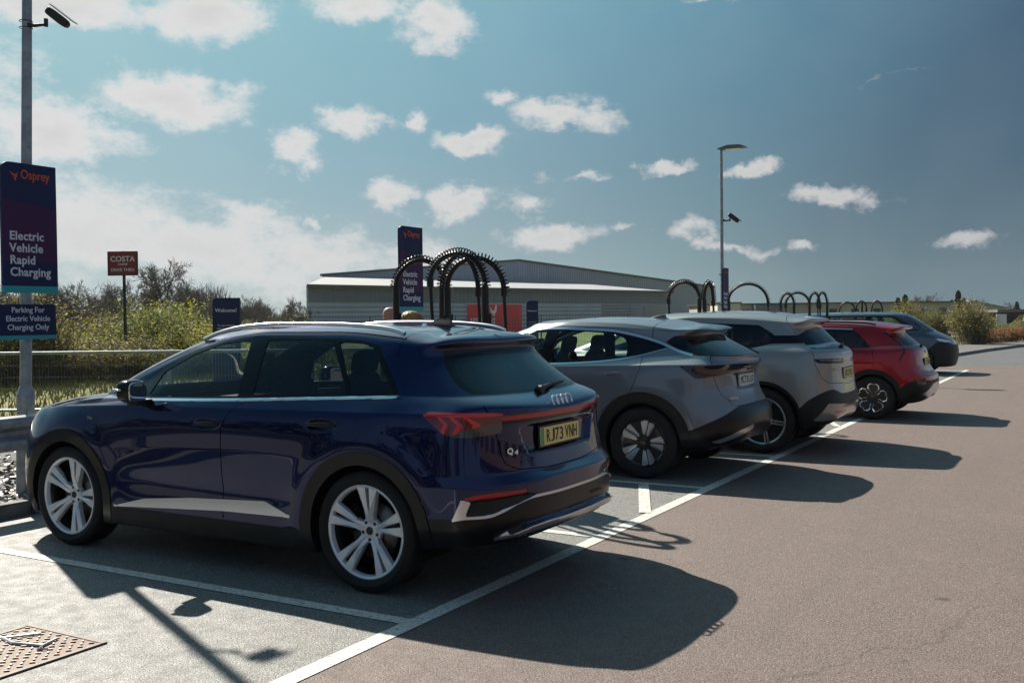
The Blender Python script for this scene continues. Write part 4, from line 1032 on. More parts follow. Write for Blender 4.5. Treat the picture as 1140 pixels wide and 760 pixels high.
# ================================================================== slate grey coupe crossover
def build_slate():
    root = thing('parked_car', 'slate grey coupe-roofed crossover with bladed black and silver wheels, second from the near end', 'car', (-.17, 4.66, 0), 0, 'cars parked in the charging bays')
    fl = [flare(0, .365, .54, .014), flare(-2.775, .365, .54, .012)]
    def disp(Gd, N):
        for f in fl: Gd = f(Gd, N)
        return Gd
    S = Shell(body_grid(ROWS_A, 14, 90, 36, 7), disp); WB = -2.775
    for cx in (0, WB):
        wheel_cut(S, cx, .365, .40)
        S.cut(f_circ(cx, .365, .515), lambda co, no, cx=cx: (no[:, 1] > .3) & (np.abs(co[:, 0]-cx) < .62) & (co[:, 2] < 1.1))
    zr = z_tail(.2)
    cl = sorted([wu(p) for p in [(.50, .905, .515), (.778, .766, .643), (.876, .473, .734), (.90, 0, .757)]])
    clf = lambda co: co[:, 2] - pchip(cl, U(co)); zc = lambda co, no: (co[:, 0] > .42) & (no[:, 0] > -.2) & (co[:, 2] < .9)
    S.cut(clf, zc)
    low = lambda co: co[:, 2] - .37; zl = lambda co, no: (co[:, 0] < -.3) & (no[:, 1] > .2) & (co[:, 2] < .5); S.cut(low, zl)
    sky_streak = f_wrap(wpoly([(.70, .83, .40), (.86, .55, .50), (.93, .30, .545), (.93, .30, .50), (.86, .55, .44), (.75, .76, .385)], .004)); S.cut(sky_streak, zr)  # bright metal strip standing in for sky reflected in the black bumper
    lamp = f_wrap(fillet([wu(p) for p in [(.375, .865, 1.143), (.548, .847, 1.014), (.669, .725, 1.035), (.80, .40, 1.062)]] + [(-.3, 1.075), (-.3, 1.160)] + [wu((.82, .41, 1.158)), wu((.68, .76, 1.147))], .006)); S.cut(lamp, zr)
    tg = f_wrap(fillet([wu(p) for p in [(.575, .642, 1.236), (.673, .755, 1.15), (.74, .755, 1.03), (.80, .70, .86), (.856, .562, .735)]] + [(-.3, .755), (-.3, 1.236)], .03))
    zt = lambda co, no: zr(co, no) & (co[:, 2] < 1.24); S.cut(tg, zt, (-G, G))
    rec = f_rear(fillet([(-.3, 1.058), (.42, 1.055), (.38, .89), (-.3, .88)], .03)); zrr = lambda co, no: (no[:, 0] > .4) & (co[:, 0] > .55); S.cut(rec, zrr, (-.02, 0))
    fin_p = f_wrap(fillet([(-.3, 1.222), wu((.72, .35, 0)) [:1] + (1.224,), wu((.50, .69, 0))[:1] + (1.240,), wu((.33, .69, 0))[:1] + (1.292,), wu((.16, .66, 0))[:1] + (1.374,), (.85, 1.437), (-.3, 1.462)], .01))
    zg = lambda co, no: (co[:, 0] > .08) & (co[:, 2] > 1.15) & (no[:, 2] < .93); S.cut(fin_p, zg)
    scr = f_wrap(fillet([(-.3, 1.236), (.50, 1.240), (.72, 1.262), (.86, 1.36), (.80, 1.41), (-.3, 1.425)], .03)); S.cut(scr, zg)
    arc = [(-2.25, 1.16), (-2.0, 1.285), (-1.75, 1.39), (-1.5, 1.475), (-1.3, 1.515), (-1.09, 1.522), (-.70, 1.507), (-.44, 1.494), (-.21, 1.455), (.082, 1.377), (.35, 1.272), (.47, 1.243)]
    fa = lambda co: np.maximum(np.abs(co[:, 2] - pchip(arc, co[:, 0])) - .0125, co[:, 0] - .47)
    zs = lambda co, no: (no[:, 1] > .30) & (co[:, 2] > 1.0) & (co[:, 0] > -2.3) & (co[:, 0] < .6)
    S.cut(fa, zs)
    dl = [(-2.2, 1.135), (-1.07, 1.152), (-.6, 1.174), (-.3, 1.205), (-.05, 1.250), (.10, 1.29), (.22, 1.325)]
    fd = lambda co: np.maximum(co[:, 2] - pchip(arc, co[:, 0]), pchip(dl, co[:, 0]) - co[:, 2]); S.cut(fd, zs)
    fb = lambda co: np.maximum(np.abs(co[:, 2] - pchip(dl, co[:, 0]) + .005) - .006, np.maximum(-2.1 - co[:, 0], co[:, 0] - .19)); S.cut(fb, zs)
    w1 = f_side(fillet([(-2.0, 1.155), (-1.78, 1.345), (-1.5, 1.452), (-1.3, 1.492), (-1.175, 1.497), (-1.215, 1.165)], .02)); S.cut(w1, zs)
    w2 = f_side(fillet([(-1.085, 1.163), (-1.03, 1.497), (-.706, 1.487), (-.42, 1.468), (-.275, 1.42), (-.215, 1.34), (-.215, 1.236), (-.6, 1.185)], .015)); S.cut(w2, zs)
    rd = f_side(fillet([(-1.12, 1.16), (-1.20, .90), (-1.20, .375), (-.52, .375), (-.52, .50), (-.45, .66), (-.30, .80), (-.115, .87), (-.085, .951), (-.022, 1.117), (-.042, 1.245), (-.5, 1.178)], .01))
    fdr = f_side(fillet([(-1.13, 1.16), (-1.21, .90), (-1.21, .375), (-2.24, .375), (-2.32, .65), (-2.30, .90), (-2.18, 1.13)], .01))
    zd = lambda co, no: (no[:, 1] > .3) & (co[:, 2] > .36) & (co[:, 2] < 1.24); S.cut(rd, zd, (-G, G)); S.cut(fdr, zd, (-G, G))
    rs = lambda co: co[:, 0] - .02; S.cut(rs, lambda co, no: (co[:, 2] > 1.40) & (np.abs(co[:, 0]) < .3), (-.003, .003))
    ws = lambda co: sdf_poly(fillet([(-.5, 1.15), (.60, 1.15), (.66, 1.19), (.56, 1.48), (-.5, 1.52)], .04), np.abs(co[:, 1]), co[:, 2])
    zw = lambda co, no: (co[:, 0] < -1.5) & (co[:, 2] > 1.1) & (no[:, 0] < -.25) & (no[:, 1] < .6); S.cut(ws, zw)
    def mv(co, no):
        D = np.zeros_like(co); D[:, 0] -= np.where(zrr(co, no), .03*np.clip(-rec(co)/.02, 0, 1), 0); return D
    S.move(mv)
    S.classify([
        (None, lambda co, no: ((f_circ(0, .365, .40)(co) < 0) | (f_circ(WB, .365, .40)(co) < 0)) & (co[:, 1] > .58)),
        ('arc', andz(fa, zs)), ('belt', andz(fb, zs)), ('w1', andz(w1, zs)), ('w2', andz(w2, zs)), ('dlo', andz(fd, zs)),
        ('clad', lambda co, no: (no[:, 1] > .3) & ((f_circ(0, .365, .515)(co) < 0) | (f_circ(WB, .365, .515)(co) < 0))),
        ('scr', andz(scr, zg)), ('fin', andz(fin_p, zg)),
        (None, strip(rd, zd)), (None, strip(fdr, zd)), ('rear_door', andz(rd, zd)), ('front_door', andz(fdr, zd)),
        ('sill', andz(low, zl)), ('lamp', andz(lamp, zr)), (None, strip(tg, zt)), ('tailgate', andz(tg, zt)),
        ('sky_streak', andz(sky_streak, zr)), ('bumper', andz(clf, zc)), (None, lambda co, no: (np.abs(rs(co)) < .003) & (co[:, 2] > 1.4)), ('windscreen', andz(ws, zw)),
        ('floor', lambda co, no: (co[:, 2] < .45) & (no[:, 2] < -.6))], 'body')
    P = M['slate']
    export(S, root, 'body', 'body', [P]); tg_o = export(S, root, 'tailgate', 'tailgate', [P])[0]; export(S, root, 'floor_pan', 'floor', [M['plastic']], rim=0)
    rdo = export(S, root, 'rear_door', 'rear_door', [P], split=True); fdo = export(S, root, 'front_door', 'front_door', [P], split=True)
    export(S, root, 'wheel_arch_trim', 'clad', [M['clad_gloss']], rim=.03, offset=.006, split=True); export(S, root, 'sill', 'sill', [M['clad']], split=True)
    export(S, root, 'roof_moulding', 'arc', [M['satin']], offset=.005, split=True); export(S, root, 'belt_moulding', 'belt', [M['chrome']], offset=.003, split=True)
    export(S, root, 'pillar_trim', 'dlo', [M['gloss_black']], split=True); export(S, root, 'front_window', 'w1', [M['glass']], rim=0, offset=-.004, split=True); export(S, root, 'rear_window', 'w2', [M['glass']], rim=0, offset=-.004, split=True)
    export(S, root, 'rear_screen', 'scr', [M['glass_dark']], rim=0); export(S, root, 'rear_screen_surround', 'fin', [M['gloss_black']]); export(S, root, 'windscreen', 'windscreen', [M['glass_front']], rim=0)
    export(S, root, 'tail_light', 'lamp', [M['lamp_smoked']], offset=.003); bo = export(S, root, 'rear_bumper', 'bumper', [M['clad_gloss']], offset=.004)[0]
    for q in export(S, root, 'bumper_sky_streak', 'sky_streak', [M['satin']], offset=.008, split=True): q.parent = bo
    car_common(root, 'aero', .365, .252, 2.775, .915, .40)
    interior(root, -1.45, -.55, .37, .32, .32, 1.08, -2.1)
    handle(root, fdo, -1.39, .912, 1.03, P, .18); handle(root, rdo, -.30, .902, 1.062, P, .19, .03)
    mirror_unit(root, -1.98, 1.03, 1.17, M['gloss_black'])
    fin(root, (-.17, 0, 1.612), P, .20, .045)
    q, n = S.surf(.0, .975); plate_obj(root, (q.x + .006, 0, .975), .04, 'MC73 LUJ', col='plate_pale')
    q, n = S.surf(.0, 1.245); wiper_obj(root, (.735, 0, 1.242), (.66, .34, 1.268), M['plastic'])
    q, n = S.surf(.05, 1.105); text('maker_lettering', 'N I S S A N', .036, M['satin'], tg_o, (q.x + .006, -.19, 1.100), (0, 1, 0), (0, 0, 1), bold=.01, sx=1.1)
    q, n = S.surf(-.55, .80); text('model_badge', 'ARIYA', .04, M['satin'], tg_o, (q.x + .004, -.60, .80), (.35, 1, 0), (0, 0, 1), bold=.01, sx=1.2)
    return root
# ================================================================== warm grey large crossover
def build_stone():
    root = thing('parked_car', 'large silver grey crossover with slit tail lights, third from the near end', 'car', (.36, 7.08, 0), 0, 'cars parked in the charging bays')
    S = Shell(body_grid(ROWS_I, 12, 80, 32, 6), None); WB = -3.0; R = .385
    for cx in (0, WB):
        wheel_cut(S, cx, R, .435)
        S.cut(f_circ(cx, R, .475), lambda co, no, cx=cx: (no[:, 1] > .3) & (np.abs(co[:, 0]-cx) < .6) & (co[:, 2] < 1.1))
    zr = z_tail(.2)
    low = lambda co: co[:, 2] - .40; zl = lambda co, no: (co[:, 0] < -.3) & (no[:, 1] > .2) & (co[:, 2] < .55); S.cut(low, zl)
    cl = sorted([wu(p) for p in [(.44, .97, .545), (.549, .942, .650), (.70, .74, .748), (.753, .656, .757), (.80, .40, .70), (.82, .1, .69)]])
    clf = lambda co: co[:, 2] - pchip(cl, U(co)); zc = lambda co, no: (co[:, 0] > .40) & (no[:, 0] > -.2) & (co[:, 2] < .9); S.cut(clf, zc)
    wedge = f_wrap(wpoly([(.572, .906, .402), (.727, .782, .60), (.805, .40, .575), (.82, .0, .545), (.82, -.0, .425), (.751, .604, .405)], .006)); S.cut(wedge, zr)
    red = f_wrap(wpoly([(.778, .66, .507), (.81, .25, .495), (.81, .25, .462), (.779, .62, .469)], .003)); S.cut(red, zr)
    lamp = f_wrap(fillet([wu(p) for p in [(.575, .855, 1.120), (.72, .64, 1.117), (.775, .30, 1.112), (.785, .20, 1.108), (.785, .20, 1.05), (.76, .40, 1.052), (.622, .833, 1.070)]], .006)); S.cut(lamp, zr)
    lamp2 = f_wrap([wu(p) for p in [(.62, .82, 1.107), (.775, .33, 1.102), (.775, .33, 1.085), (.65, .78, 1.088)]]); S.cut(lamp2, lambda co, no: zr(co, no) & (lamp(co) < .02))
    tg = f_wrap(fillet([wu(p) for p in [(.44, .708, 1.235), (.543, .80, 1.21), (.596, .859, 1.063), (.669, .809, .886), (.73, .695, .832)]] + [(-.3, .778), (-.3, 1.235)], .03)); zt = lambda co, no: zr(co, no) & (co[:, 2] < 1.24); S.cut(tg, zt, (-G, G))
    band = f_wrap(fillet([(-.3, 1.224), wu((.70, .30, 0))[:1] + (1.226,), wu((.543, .771, 0))[:1] + (1.233,), wu((.44, .708, 0))[:1] + (1.300,), wu((-.0, .80, 0))[:1] + (1.297,), wu((-.0, .74, 0))[:1] + (1.395,), wu((.345, .683, 0))[:1] + (1.393,), wu((.393, .474, 0))[:1] + (1.452,), (-.3, 1.500)], .006))
    zg = lambda co, no: (co[:, 0] > .0) & (co[:, 2] > 1.18) & (no[:, 2] < .9); S.cut(band, zg)
    scr = f_wrap(fillet([(-.3, 1.245), wu((.645, .60, 0))[:1] + (1.248,), wu((.50, .55, 0))[:1] + (1.36,), wu((.43, .35, 0))[:1] + (1.44,), (-.3, 1.462)], .02)); S.cut(scr, zg)
    zs = lambda co, no: (no[:, 1] > .30) & (co[:, 2] > 1.1) & (co[:, 0] > -2.4) & (co[:, 0] < .12)
    dlo = f_side(fillet([(-2.35, 1.215), (-2.05, 1.38), (-1.8, 1.48), (-1.5, 1.54), (-.989, 1.555), (-.552, 1.540), (-.10, 1.518), (.02, 1.45), (.105, 1.395, .002), (.16, 1.395, .001), (.16, 1.297, .001), (.076, 1.297), (-.159, 1.238), (-1, 1.218)], .02)); S.cut(dlo, zs)
    w1 = f_side(fillet([(-2.1, 1.235), (-1.85, 1.43), (-1.5, 1.51), (-1.2, 1.528), (-1.22, 1.235)], .02)); S.cut(w1, zs)
    w2 = f_side(fillet([(-1.12, 1.235), (-1.10, 1.53), (-.552, 1.520), (-.38, 1.512), (-.36, 1.245)], .02)); S.cut(w2, zs)
    w3 = f_side(fillet([(-.325, 1.246), (-.345, 1.508), (-.12, 1.495), (-.01, 1.43), (.062, 1.37), (.060, 1.312), (-.16, 1.255)], .03)); S.cut(w3, zs)
    rd = f_side(fillet([(-1.14, 1.215), (-1.17, .9), (-1.17, .41), (-.49, .41), (-.46, .56), (-.36, .74), (-.20, .86), (-.17, 1.0), (-.16, 1.20)], .015)); zd = lambda co, no: (no[:, 1] > .3) & (co[:, 2] > .39) & (co[:, 2] < 1.22); S.cut(rd, zd, (-G, G))
    rs = lambda co: (co[:, 0] - .20) - (1.58 - co[:, 2])*.75; S.cut(rs, lambda co, no: (co[:, 2] > 1.38) & (co[:, 0] > -.1) & (co[:, 0] < .5), (-.003, .003))
    ws = lambda co: sdf_poly(fillet([(-.5, 1.22), (.60, 1.22), (.66, 1.26), (.56, 1.55), (-.5, 1.58)], .04), np.abs(co[:, 1]), co[:, 2])
    zw = lambda co, no: (co[:, 0] < -1.5) & (co[:, 2] > 1.1) & (no[:, 0] < -.25) & (no[:, 1] < .6); S.cut(ws, zw)
    S.classify([
        (None, lambda co, no: ((f_circ(0, R, .435)(co) < 0) | (f_circ(WB, R, .435)(co) < 0)) & (co[:, 1] > .58)),
        ('w1', andz(w1, zs)), ('w2', andz(w2, zs)), ('w3', andz(w3, zs)), ('dlo', andz(dlo, zs)),
        ('clad', lambda co, no: (no[:, 1] > .3) & ((f_circ(0, R, .475)(co) < 0) | (f_circ(WB, R, .475)(co) < 0))),
        ('scr', andz(scr, zg)), ('fin', andz(band, zg)), (None, strip(rd, zd)), ('rear_door', andz(rd, zd)),
        ('sill', andz(low, zl)), ('lamp2', lambda co, no: zr(co, no) & (lamp2(co) < 0) & (lamp(co) < 0)), ('lamp', andz(lamp, zr)), (None, strip(tg, zt)), ('tailgate', andz(tg, zt)),
        ('red', andz(red, zr)), ('wedge', andz(wedge, zr)), ('bumper', andz(clf, zc)), (None, lambda co, no: (np.abs(rs(co)) < .003) & (co[:, 2] > 1.38) & (co[:, 0] > -.1)), ('windscreen', andz(ws, zw)),
        ('floor', lambda co, no: (co[:, 2] < .45) & (no[:, 2] < -.6))], 'body')
    P = M['stone']
    export(S, root, 'body', 'body', [P]); tg_o = export(S, root, 'tailgate', 'tailgate', [P])[0]; export(S, root, 'floor_pan', 'floor', [M['plastic']], rim=0)
    rdo = export(S, root, 'rear_door', 'rear_door', [P], split=True)
    export(S, root, 'wheel_arch_trim', 'clad', [M['clad_gloss']], rim=.03, offset=.003, split=True); export(S, root, 'sill', 'sill', [M['clad']], split=True)
    export(S, root, 'pillar_trim', 'dlo', [M['gloss_black']], split=True)
    for a, b in (('front_window', 'w1'), ('rear_window', 'w2'), ('quarter_window', 'w3')): export(S, root, a, b, [M['glass_dark' if b != 'w1' else 'glass']], rim=0, offset=-.003, split=True)
    export(S, root, 'rear_screen', 'scr', [M['glass_dark']], rim=0); export(S, root, 'rear_screen_surround', 'fin', [M['gloss_black']]); export(S, root, 'windscreen', 'windscreen', [M['glass_front']], rim=0)
    la = export(S, root, 'tail_light', 'lamp', [M['gloss_black']], offset=.002, split=True); l2 = export(S, root, 'lamp_element', 'lamp2', [M['lamp_clear']], offset=.004, split=True)
    for a, b in zip(la, l2): b.parent = a
    bo = export(S, root, 'rear_bumper', 'bumper', [M['clad']], offset=.002)[0]
    for nm, k, m, o in (('bumper_insert', 'wedge', P, .012), ('rear_reflector', 'red', M['lamp_red'], .010)):
        for q in export(S, root, nm, k, [m], offset=o, rim=.02, split=k == 'red'): q.parent = bo
    car_common(root, 'bar', R, .285, 3.0, .975, .435, .25)
    interior(root, -1.5, -.55, .40, .38, .34, 1.14, -2.3)
    mirror_unit(root, -2.1, 1.08, 1.23, M['gloss_black'])
    wiper_obj(root, (.715, .0, 1.245), (.66, .38, 1.275), M['plastic'])
    fin(root, (-.15, 0, 1.672), P, .18, .04)
    q, n = S.surf(0, .93); plate_obj(root, (q.x + .01, 0, .93), .02, 'BX23 VLE')
    q, n = S.surf(-.52, .965); text('model_badge', 'xDrive40', .045, M['satin'], tg_o, (q.x + .008, -.60, .975), (.18, 1, 0), (0, 0, 1), bold=.01)
    return root
# ================================================================== red crossover
def build_red():
    root = thing('parked_car', 'bright red crossover with black wheel arches and petal-shaped wheels, fourth car in the row', 'car', (.786, 11.5, 0), 0, 'cars parked in the charging bays')
    S = Shell(body_grid(ROWS_N, 12, 80, 32, 6), None); WB = -2.72; R = .335
    for cx in (0, WB):
        wheel_cut(S, cx, R, .372)
        S.cut(f_circ(cx, R, .445), lambda co, no, cx=cx: (no[:, 1] > .3) & (np.abs(co[:, 0]-cx) < .6) & (co[:, 2] < 1.0))
    zr = z_tail(.15)
    low = lambda co: co[:, 2] - .38; zl = lambda co, no: (co[:, 0] < -.3) & (no[:, 1] > .2) & (co[:, 2] < .5); S.cut(low, zl)
    cl = sorted([wu(p) for p in [(.42, .88, .50), (.47, .88, .56), (.555, .861, .60), (.69, .74, .612), (.80, .3, .60), (.81, .05, .60)]])
    clf = lambda co: co[:, 2] - pchip(cl, U(co)); zc = lambda co, no: (co[:, 0] > .36) & (no[:, 0] > -.2) & (co[:, 2] < .8); S.cut(clf, zc)
    sk = f_wrap(wpoly([(.72, .70, .40), (.80, .35, .545), (.83, .0, .56), (.83, .0, .38), (.75, .50, .345)], .01)); S.cut(sk, zr)
    re = f_wrap(wpoly([(.598, .838, .632), (.726, .667, .640), (.738, .649, .552), (.645, .80, .552)], .01)); S.cut(re, zr)
    lamp = f_wrap(fillet([wu(p) for p in [(.578, .67, 1.0), (.66, .42, 1.01), (.69, .36, .90), (.695, .40, .79), (.60, .70, .80), (.575, .72, .90)]], .02)); S.cut(lamp, zr)
    lamp2 = f_wrap(fillet([wu(p) for p in [(.60, .64, .975), (.648, .52, .975), (.66, .50, .83), (.61, .66, .83)]], .02)); S.cut(lamp2, lambda co, no: zr(co, no) & (lamp(co) < .02))
    tg = f_wrap(fillet([wu(p) for p in [(.50, .61, 1.12), (.56, .66, 1.02), (.60, .70, .88), (.66, .60, .74)]] + [(-.3, .69), (-.3, 1.12)], .03)); zt = lambda co, no: zr(co, no) & (co[:, 2] < 1.14); S.cut(tg, zt, (-G, G))
    scr = f_wrap(fillet([(-.3, 1.112), wu((.496, .608, 0))[:1] + (1.118,), wu((.333, .566, 0))[:1] + (1.242,), wu((.241, .577, 0))[:1] + (1.335,), (-.3, 1.362)], .02)); zg = lambda co, no: (co[:, 0] > .1) & (co[:, 2] > 1.08) & (no[:, 2] < .9); S.cut(scr, zg)
    bl = f_wrap(wpoly([(.12, .665, 1.345), (.25, .655, 1.265), (.36, .685, 1.17), (.42, .72, 1.10), (.40, .80, 1.0), (.385, .86, .935), (.405, .86, .915), (.435, .80, 1.0), (.465, .72, 1.115), (.40, .68, 1.185), (.30, .635, 1.275), (.17, .64, 1.355)], .003)); S.cut(bl, zg); S.cut(bl, lambda co, no: (co[:, 0] > .1) & (co[:, 2] > .85) & (co[:, 2] < 1.15) & (no[:, 1] > .2))
    zs = lambda co, no: (no[:, 1] > .30) & (co[:, 2] > 1.0) & (co[:, 0] > -2.3) & (co[:, 0] < .15)
    dlo = f_side(fillet([(-2.1, 1.085), (-1.8, 1.25), (-1.5, 1.36), (-1.2, 1.40), (-.82, 1.404), (-.335, 1.391), (-.275, 1.365), (-.020, 1.105), (-.65, 1.084)], .015)); S.cut(dlo, zs)
    w1 = f_side(fillet([(-1.85, 1.10), (-1.55, 1.31), (-1.25, 1.38), (-1.0, 1.388), (-1.02, 1.10)], .02)); S.cut(w1, zs)
    w2 = f_side(fillet([(-.92, 1.10), (-.90, 1.386), (-.35, 1.375), (-.27, 1.34), (-.15, 1.22), (-.20, 1.115)], .015)); S.cut(w2, zs)
    fb = lambda co: np.maximum(np.abs(co[:, 2] - np.interp(co[:, 0], [-1.2, -.82, -.33], [1.408, 1.413, 1.400])) - .009, np.maximum(-1.2 - co[:, 0], co[:, 0] + .33)); S.cut(fb, zs)
    rd = f_side(fillet([(-.96, 1.08), (-1.0, .85), (-1.0, .39), (-.47, .39), (-.45, .50), (-.34, .66), (-.18, .75), (.0, .80), (.02, .90), (-.005, 1.075)], .015)); zd = lambda co, no: (no[:, 1] > .3) & (co[:, 2] > .37) & (co[:, 2] < 1.09); S.cut(rd, zd, (-G, G))
    ws = lambda co: sdf_poly(fillet([(-.5, 1.10), (.58, 1.10), (.62, 1.14), (.52, 1.40), (-.5, 1.44)], .04), np.abs(co[:, 1]), co[:, 2]); zw = lambda co, no: (co[:, 0] < -1.3) & (co[:, 2] > 1.0) & (no[:, 0] < -.25) & (no[:, 1] < .6); S.cut(ws, zw)
    S.classify([
        (None, lambda co, no: ((f_circ(0, R, .372)(co) < 0) | (f_circ(WB, R, .372)(co) < 0)) & (co[:, 1] > .56)),
        ('fb', andz(fb, zs)), ('w1', andz(w1, zs)), ('w2', andz(w2, zs)), ('dlo', andz(dlo, zs)),
        ('clad', lambda co, no: (no[:, 1] > .3) & ((f_circ(0, R, .445)(co) < 0) | (f_circ(WB, R, .445)(co) < 0))),
        ('blade', lambda co, no: (bl(co) < 0) & (co[:, 0] > .1) & (co[:, 2] > .85)), ('scr', andz(scr, zg)), (None, strip(rd, zd)), ('rear_door', andz(rd, zd)), ('sill', andz(low, zl)),
        ('lamp2', lambda co, no: zr(co, no) & (lamp2(co) < 0) & (lamp(co) < 0)), ('lamp', andz(lamp, zr)), (None, strip(tg, zt)), ('tailgate', andz(tg, zt)), ('re', andz(re, zr)), ('sk', andz(sk, zr)), ('bumper', andz(clf, zc)), ('windscreen', andz(ws, zw)),
        ('floor', lambda co, no: (co[:, 2] < .45) & (no[:, 2] < -.6))], 'body')
    P = M['red']
    export(S, root, 'body', 'body', [P]); tg_o = export(S, root, 'tailgate', 'tailgate', [P])[0]; export(S, root, 'floor_pan', 'floor', [M['plastic']], rim=0)
    rdo = export(S, root, 'rear_door', 'rear_door', [P], split=True)
    export(S, root, 'wheel_arch_trim', 'clad', [M['clad']], rim=.03, offset=.006, split=True); export(S, root, 'sill', 'sill', [M['clad']], split=True)
    export(S, root, 'pillar_trim', 'dlo', [M['gloss_black']], split=True); export(S, root, 'window_moulding', 'fb', [M['satin']], offset=.003, split=True); export(S, root, 'pillar_blade', 'blade', [M['gloss_black']], split=True)
    export(S, root, 'front_window', 'w1', [M['glass']], rim=0, offset=-.003, split=True); export(S, root, 'rear_window', 'w2', [M['glass_dark']], rim=0, offset=-.003, split=True)
    export(S, root, 'rear_screen', 'scr', [M['glass_black']], rim=0); export(S, root, 'windscreen', 'windscreen', [M['glass_front']], rim=0)
    la = export(S, root, 'tail_light', 'lamp', [M['lamp_red_dark']], offset=.003, split=True); l2 = export(S, root, 'lamp_element', 'lamp2', [M['lamp_chev']], offset=.006, split=True)
    for a, b in zip(la, l2): b.parent = a
    bo = export(S, root, 'rear_bumper', 'bumper', [M['clad']], offset=.006)[0]
    for nm, k, m in (('skid_plate', 'sk', M['satin']), ('reversing_light', 're', M['lamp_clear'])):
        for q in export(S, root, nm, k, [m], offset=.014, rim=.02, split=k == 're'): q.parent = bo
    car_common(root, 'petal', R, .250, 2.72, .905, .372, .22)
    interior(root, -1.35, -.5, .36, .30, .30, 1.02, -1.95, boot=.25)
    handle(root, rdo, -.22, .882, .93, P, .19, .05); mirror_unit(root, -1.85, 1.0, 1.13, M['gloss_black'])
    wiper_obj(root, (.59, .0, 1.125), (.55, .34, 1.15), M['plastic'])
    rail(root, [(-1.5, .595, 1.445), (-1.3, .60, 1.49), (-.7, .60, 1.515), (-.2, .585, 1.50), (.0, .575, 1.47)], .014, M['gloss_black'])
    q, n = S.surf(0, .865); plate_obj(root, (q.x + .012, 0, .865), .02, 'KT22 WDN')
    q, n = S.surf(0, 1.03); text('maker_lettering', 'KIA', .06, M['satin'], tg_o, (q.x + .006, -.07, 1.01), (0, 1, 0), (0, 0, 1), bold=.02, sx=1.4)
    return root
# ================================================================== people carrier, nose out
def build_carrier():
    root = thing('parked_car', 'grey blue people carrier parked nose out at the far end of the row', 'car', (-3.30, 24.0, 0), math.pi, 'cars parked in the charging bays')
    S = Shell(body_grid(ROWS_V, 20, 60, 16, 5), None); WB = -2.99; R = .36
    for cx in (0, WB):
        wheel_cut(S, cx, R, .40)
    zs = lambda co, no: (no[:, 1] > .30) & (co[:, 2] > 1.0) & (co[:, 0] < .6) & (co[:, 0] > -3.2)
    dlo = f_side(fillet([(-3.02, 1.165), (-2.72, 1.36), (-2.45, 1.52), (-2.3, 1.575), (.35, 1.57), (.45, 1.18)], .03)); S.cut(dlo, zs)
    w1 = f_side(fillet([(-2.72, 1.20), (-2.42, 1.46), (-2.25, 1.545), (-1.75, 1.55), (-1.70, 1.20)], .03)); S.cut(w1, zs)
    w2 = f_side(fillet([(-1.62, 1.20), (-1.62, 1.55), (-.3, 1.55), (-.3, 1.20)], .03)); S.cut(w2, zs)
    w3 = f_side(fillet([(-3.0, 1.18), (-2.80, 1.31), (-2.80, 1.19)], .01)); S.cut(w3, zs)
    zf = lambda co, no: (co[:, 0] < -2.9) & (no[:, 2] < .9)
    uf = lambda co: np.arctan2(np.abs(co[:, 1]), -(co[:, 0] + 3.0))
    def fp(pts, r=.02): q = fillet([(math.atan2(abs(p[1]), -(p[0] + 3.0)), p[2]) for p in pts], r, 3); return lambda co: sdf_poly(q, uf(co), co[:, 2])
    low = fp([(-3.2, .93, .22), (-3.25, .93, .70), (-3.45, .88, .885), (-3.62, .70, .86), (-3.8, .50, .80), (-3.86, .0, .78), (-3.86, -.0, .20)], .05)
    lowc = lambda co: np.where(uf(co) < .0, -1, low(co))
    S.cut(low, zf)
    hl = fp([(-3.42, .86, .975), (-3.62, .68, .925), (-3.73, .50, .895), (-3.74, .48, .865), (-3.60, .70, .865), (-3.46, .86, .905)], .01); S.cut(hl, zf)
    ws = lambda co: sdf_poly(fillet([(-.5, 1.15), (.66, 1.15), (.72, 1.19), (.63, 1.57), (-.5, 1.60)], .04), np.abs(co[:, 1]), co[:, 2]); zw = lambda co, no: (co[:, 0] < -2.3) & (co[:, 2] > 1.1) & (no[:, 0] < -.3) & (no[:, 1] < .6); S.cut(ws, zw)
    S.classify([(None, lambda co, no: ((f_circ(0, R, .40)(co) < 0) | (f_circ(WB, R, .40)(co) < 0)) & (co[:, 1] > .58)),
        ('w1', andz(w1, zs)), ('w2', andz(w2, zs)), ('w3', andz(w3, zs)), ('dlo', andz(dlo, zs)), ('hl', andz(hl, zf)), ('low', andz(low, zf)), ('windscreen', andz(ws, zw)),
        ('floor', lambda co, no: (co[:, 2] < .45) & (no[:, 2] < -.6))], 'body')
    P = M['greyblue']
    export(S, root, 'body', 'body', [P]); export(S, root, 'floor_pan', 'floor', [M['plastic']], rim=0)
    export(S, root, 'front_bumper', 'low', [M['clad']], offset=.004); export(S, root, 'headlight', 'hl', [M['lamp_white']], offset=.006, split=True)
    export(S, root, 'pillar_trim', 'dlo', [M['gloss_black']], split=True)
    for a, b in (('front_window', 'w1'), ('rear_window', 'w2'), ('quarter_light', 'w3')): export(S, root, a, b, [M['glass']], rim=0, offset=-.003, split=True)
    export(S, root, 'windscreen', 'windscreen', [M['glass']], rim=0)
    car_common(root, 'bar', R, .25, 2.99, .95, .40)
    interior(root, -1.9, -.9, .40, .40, .34, 1.08, -2.8); mirror_unit(root, -2.55, 1.06, 1.18, M['gloss_black'])
    return root
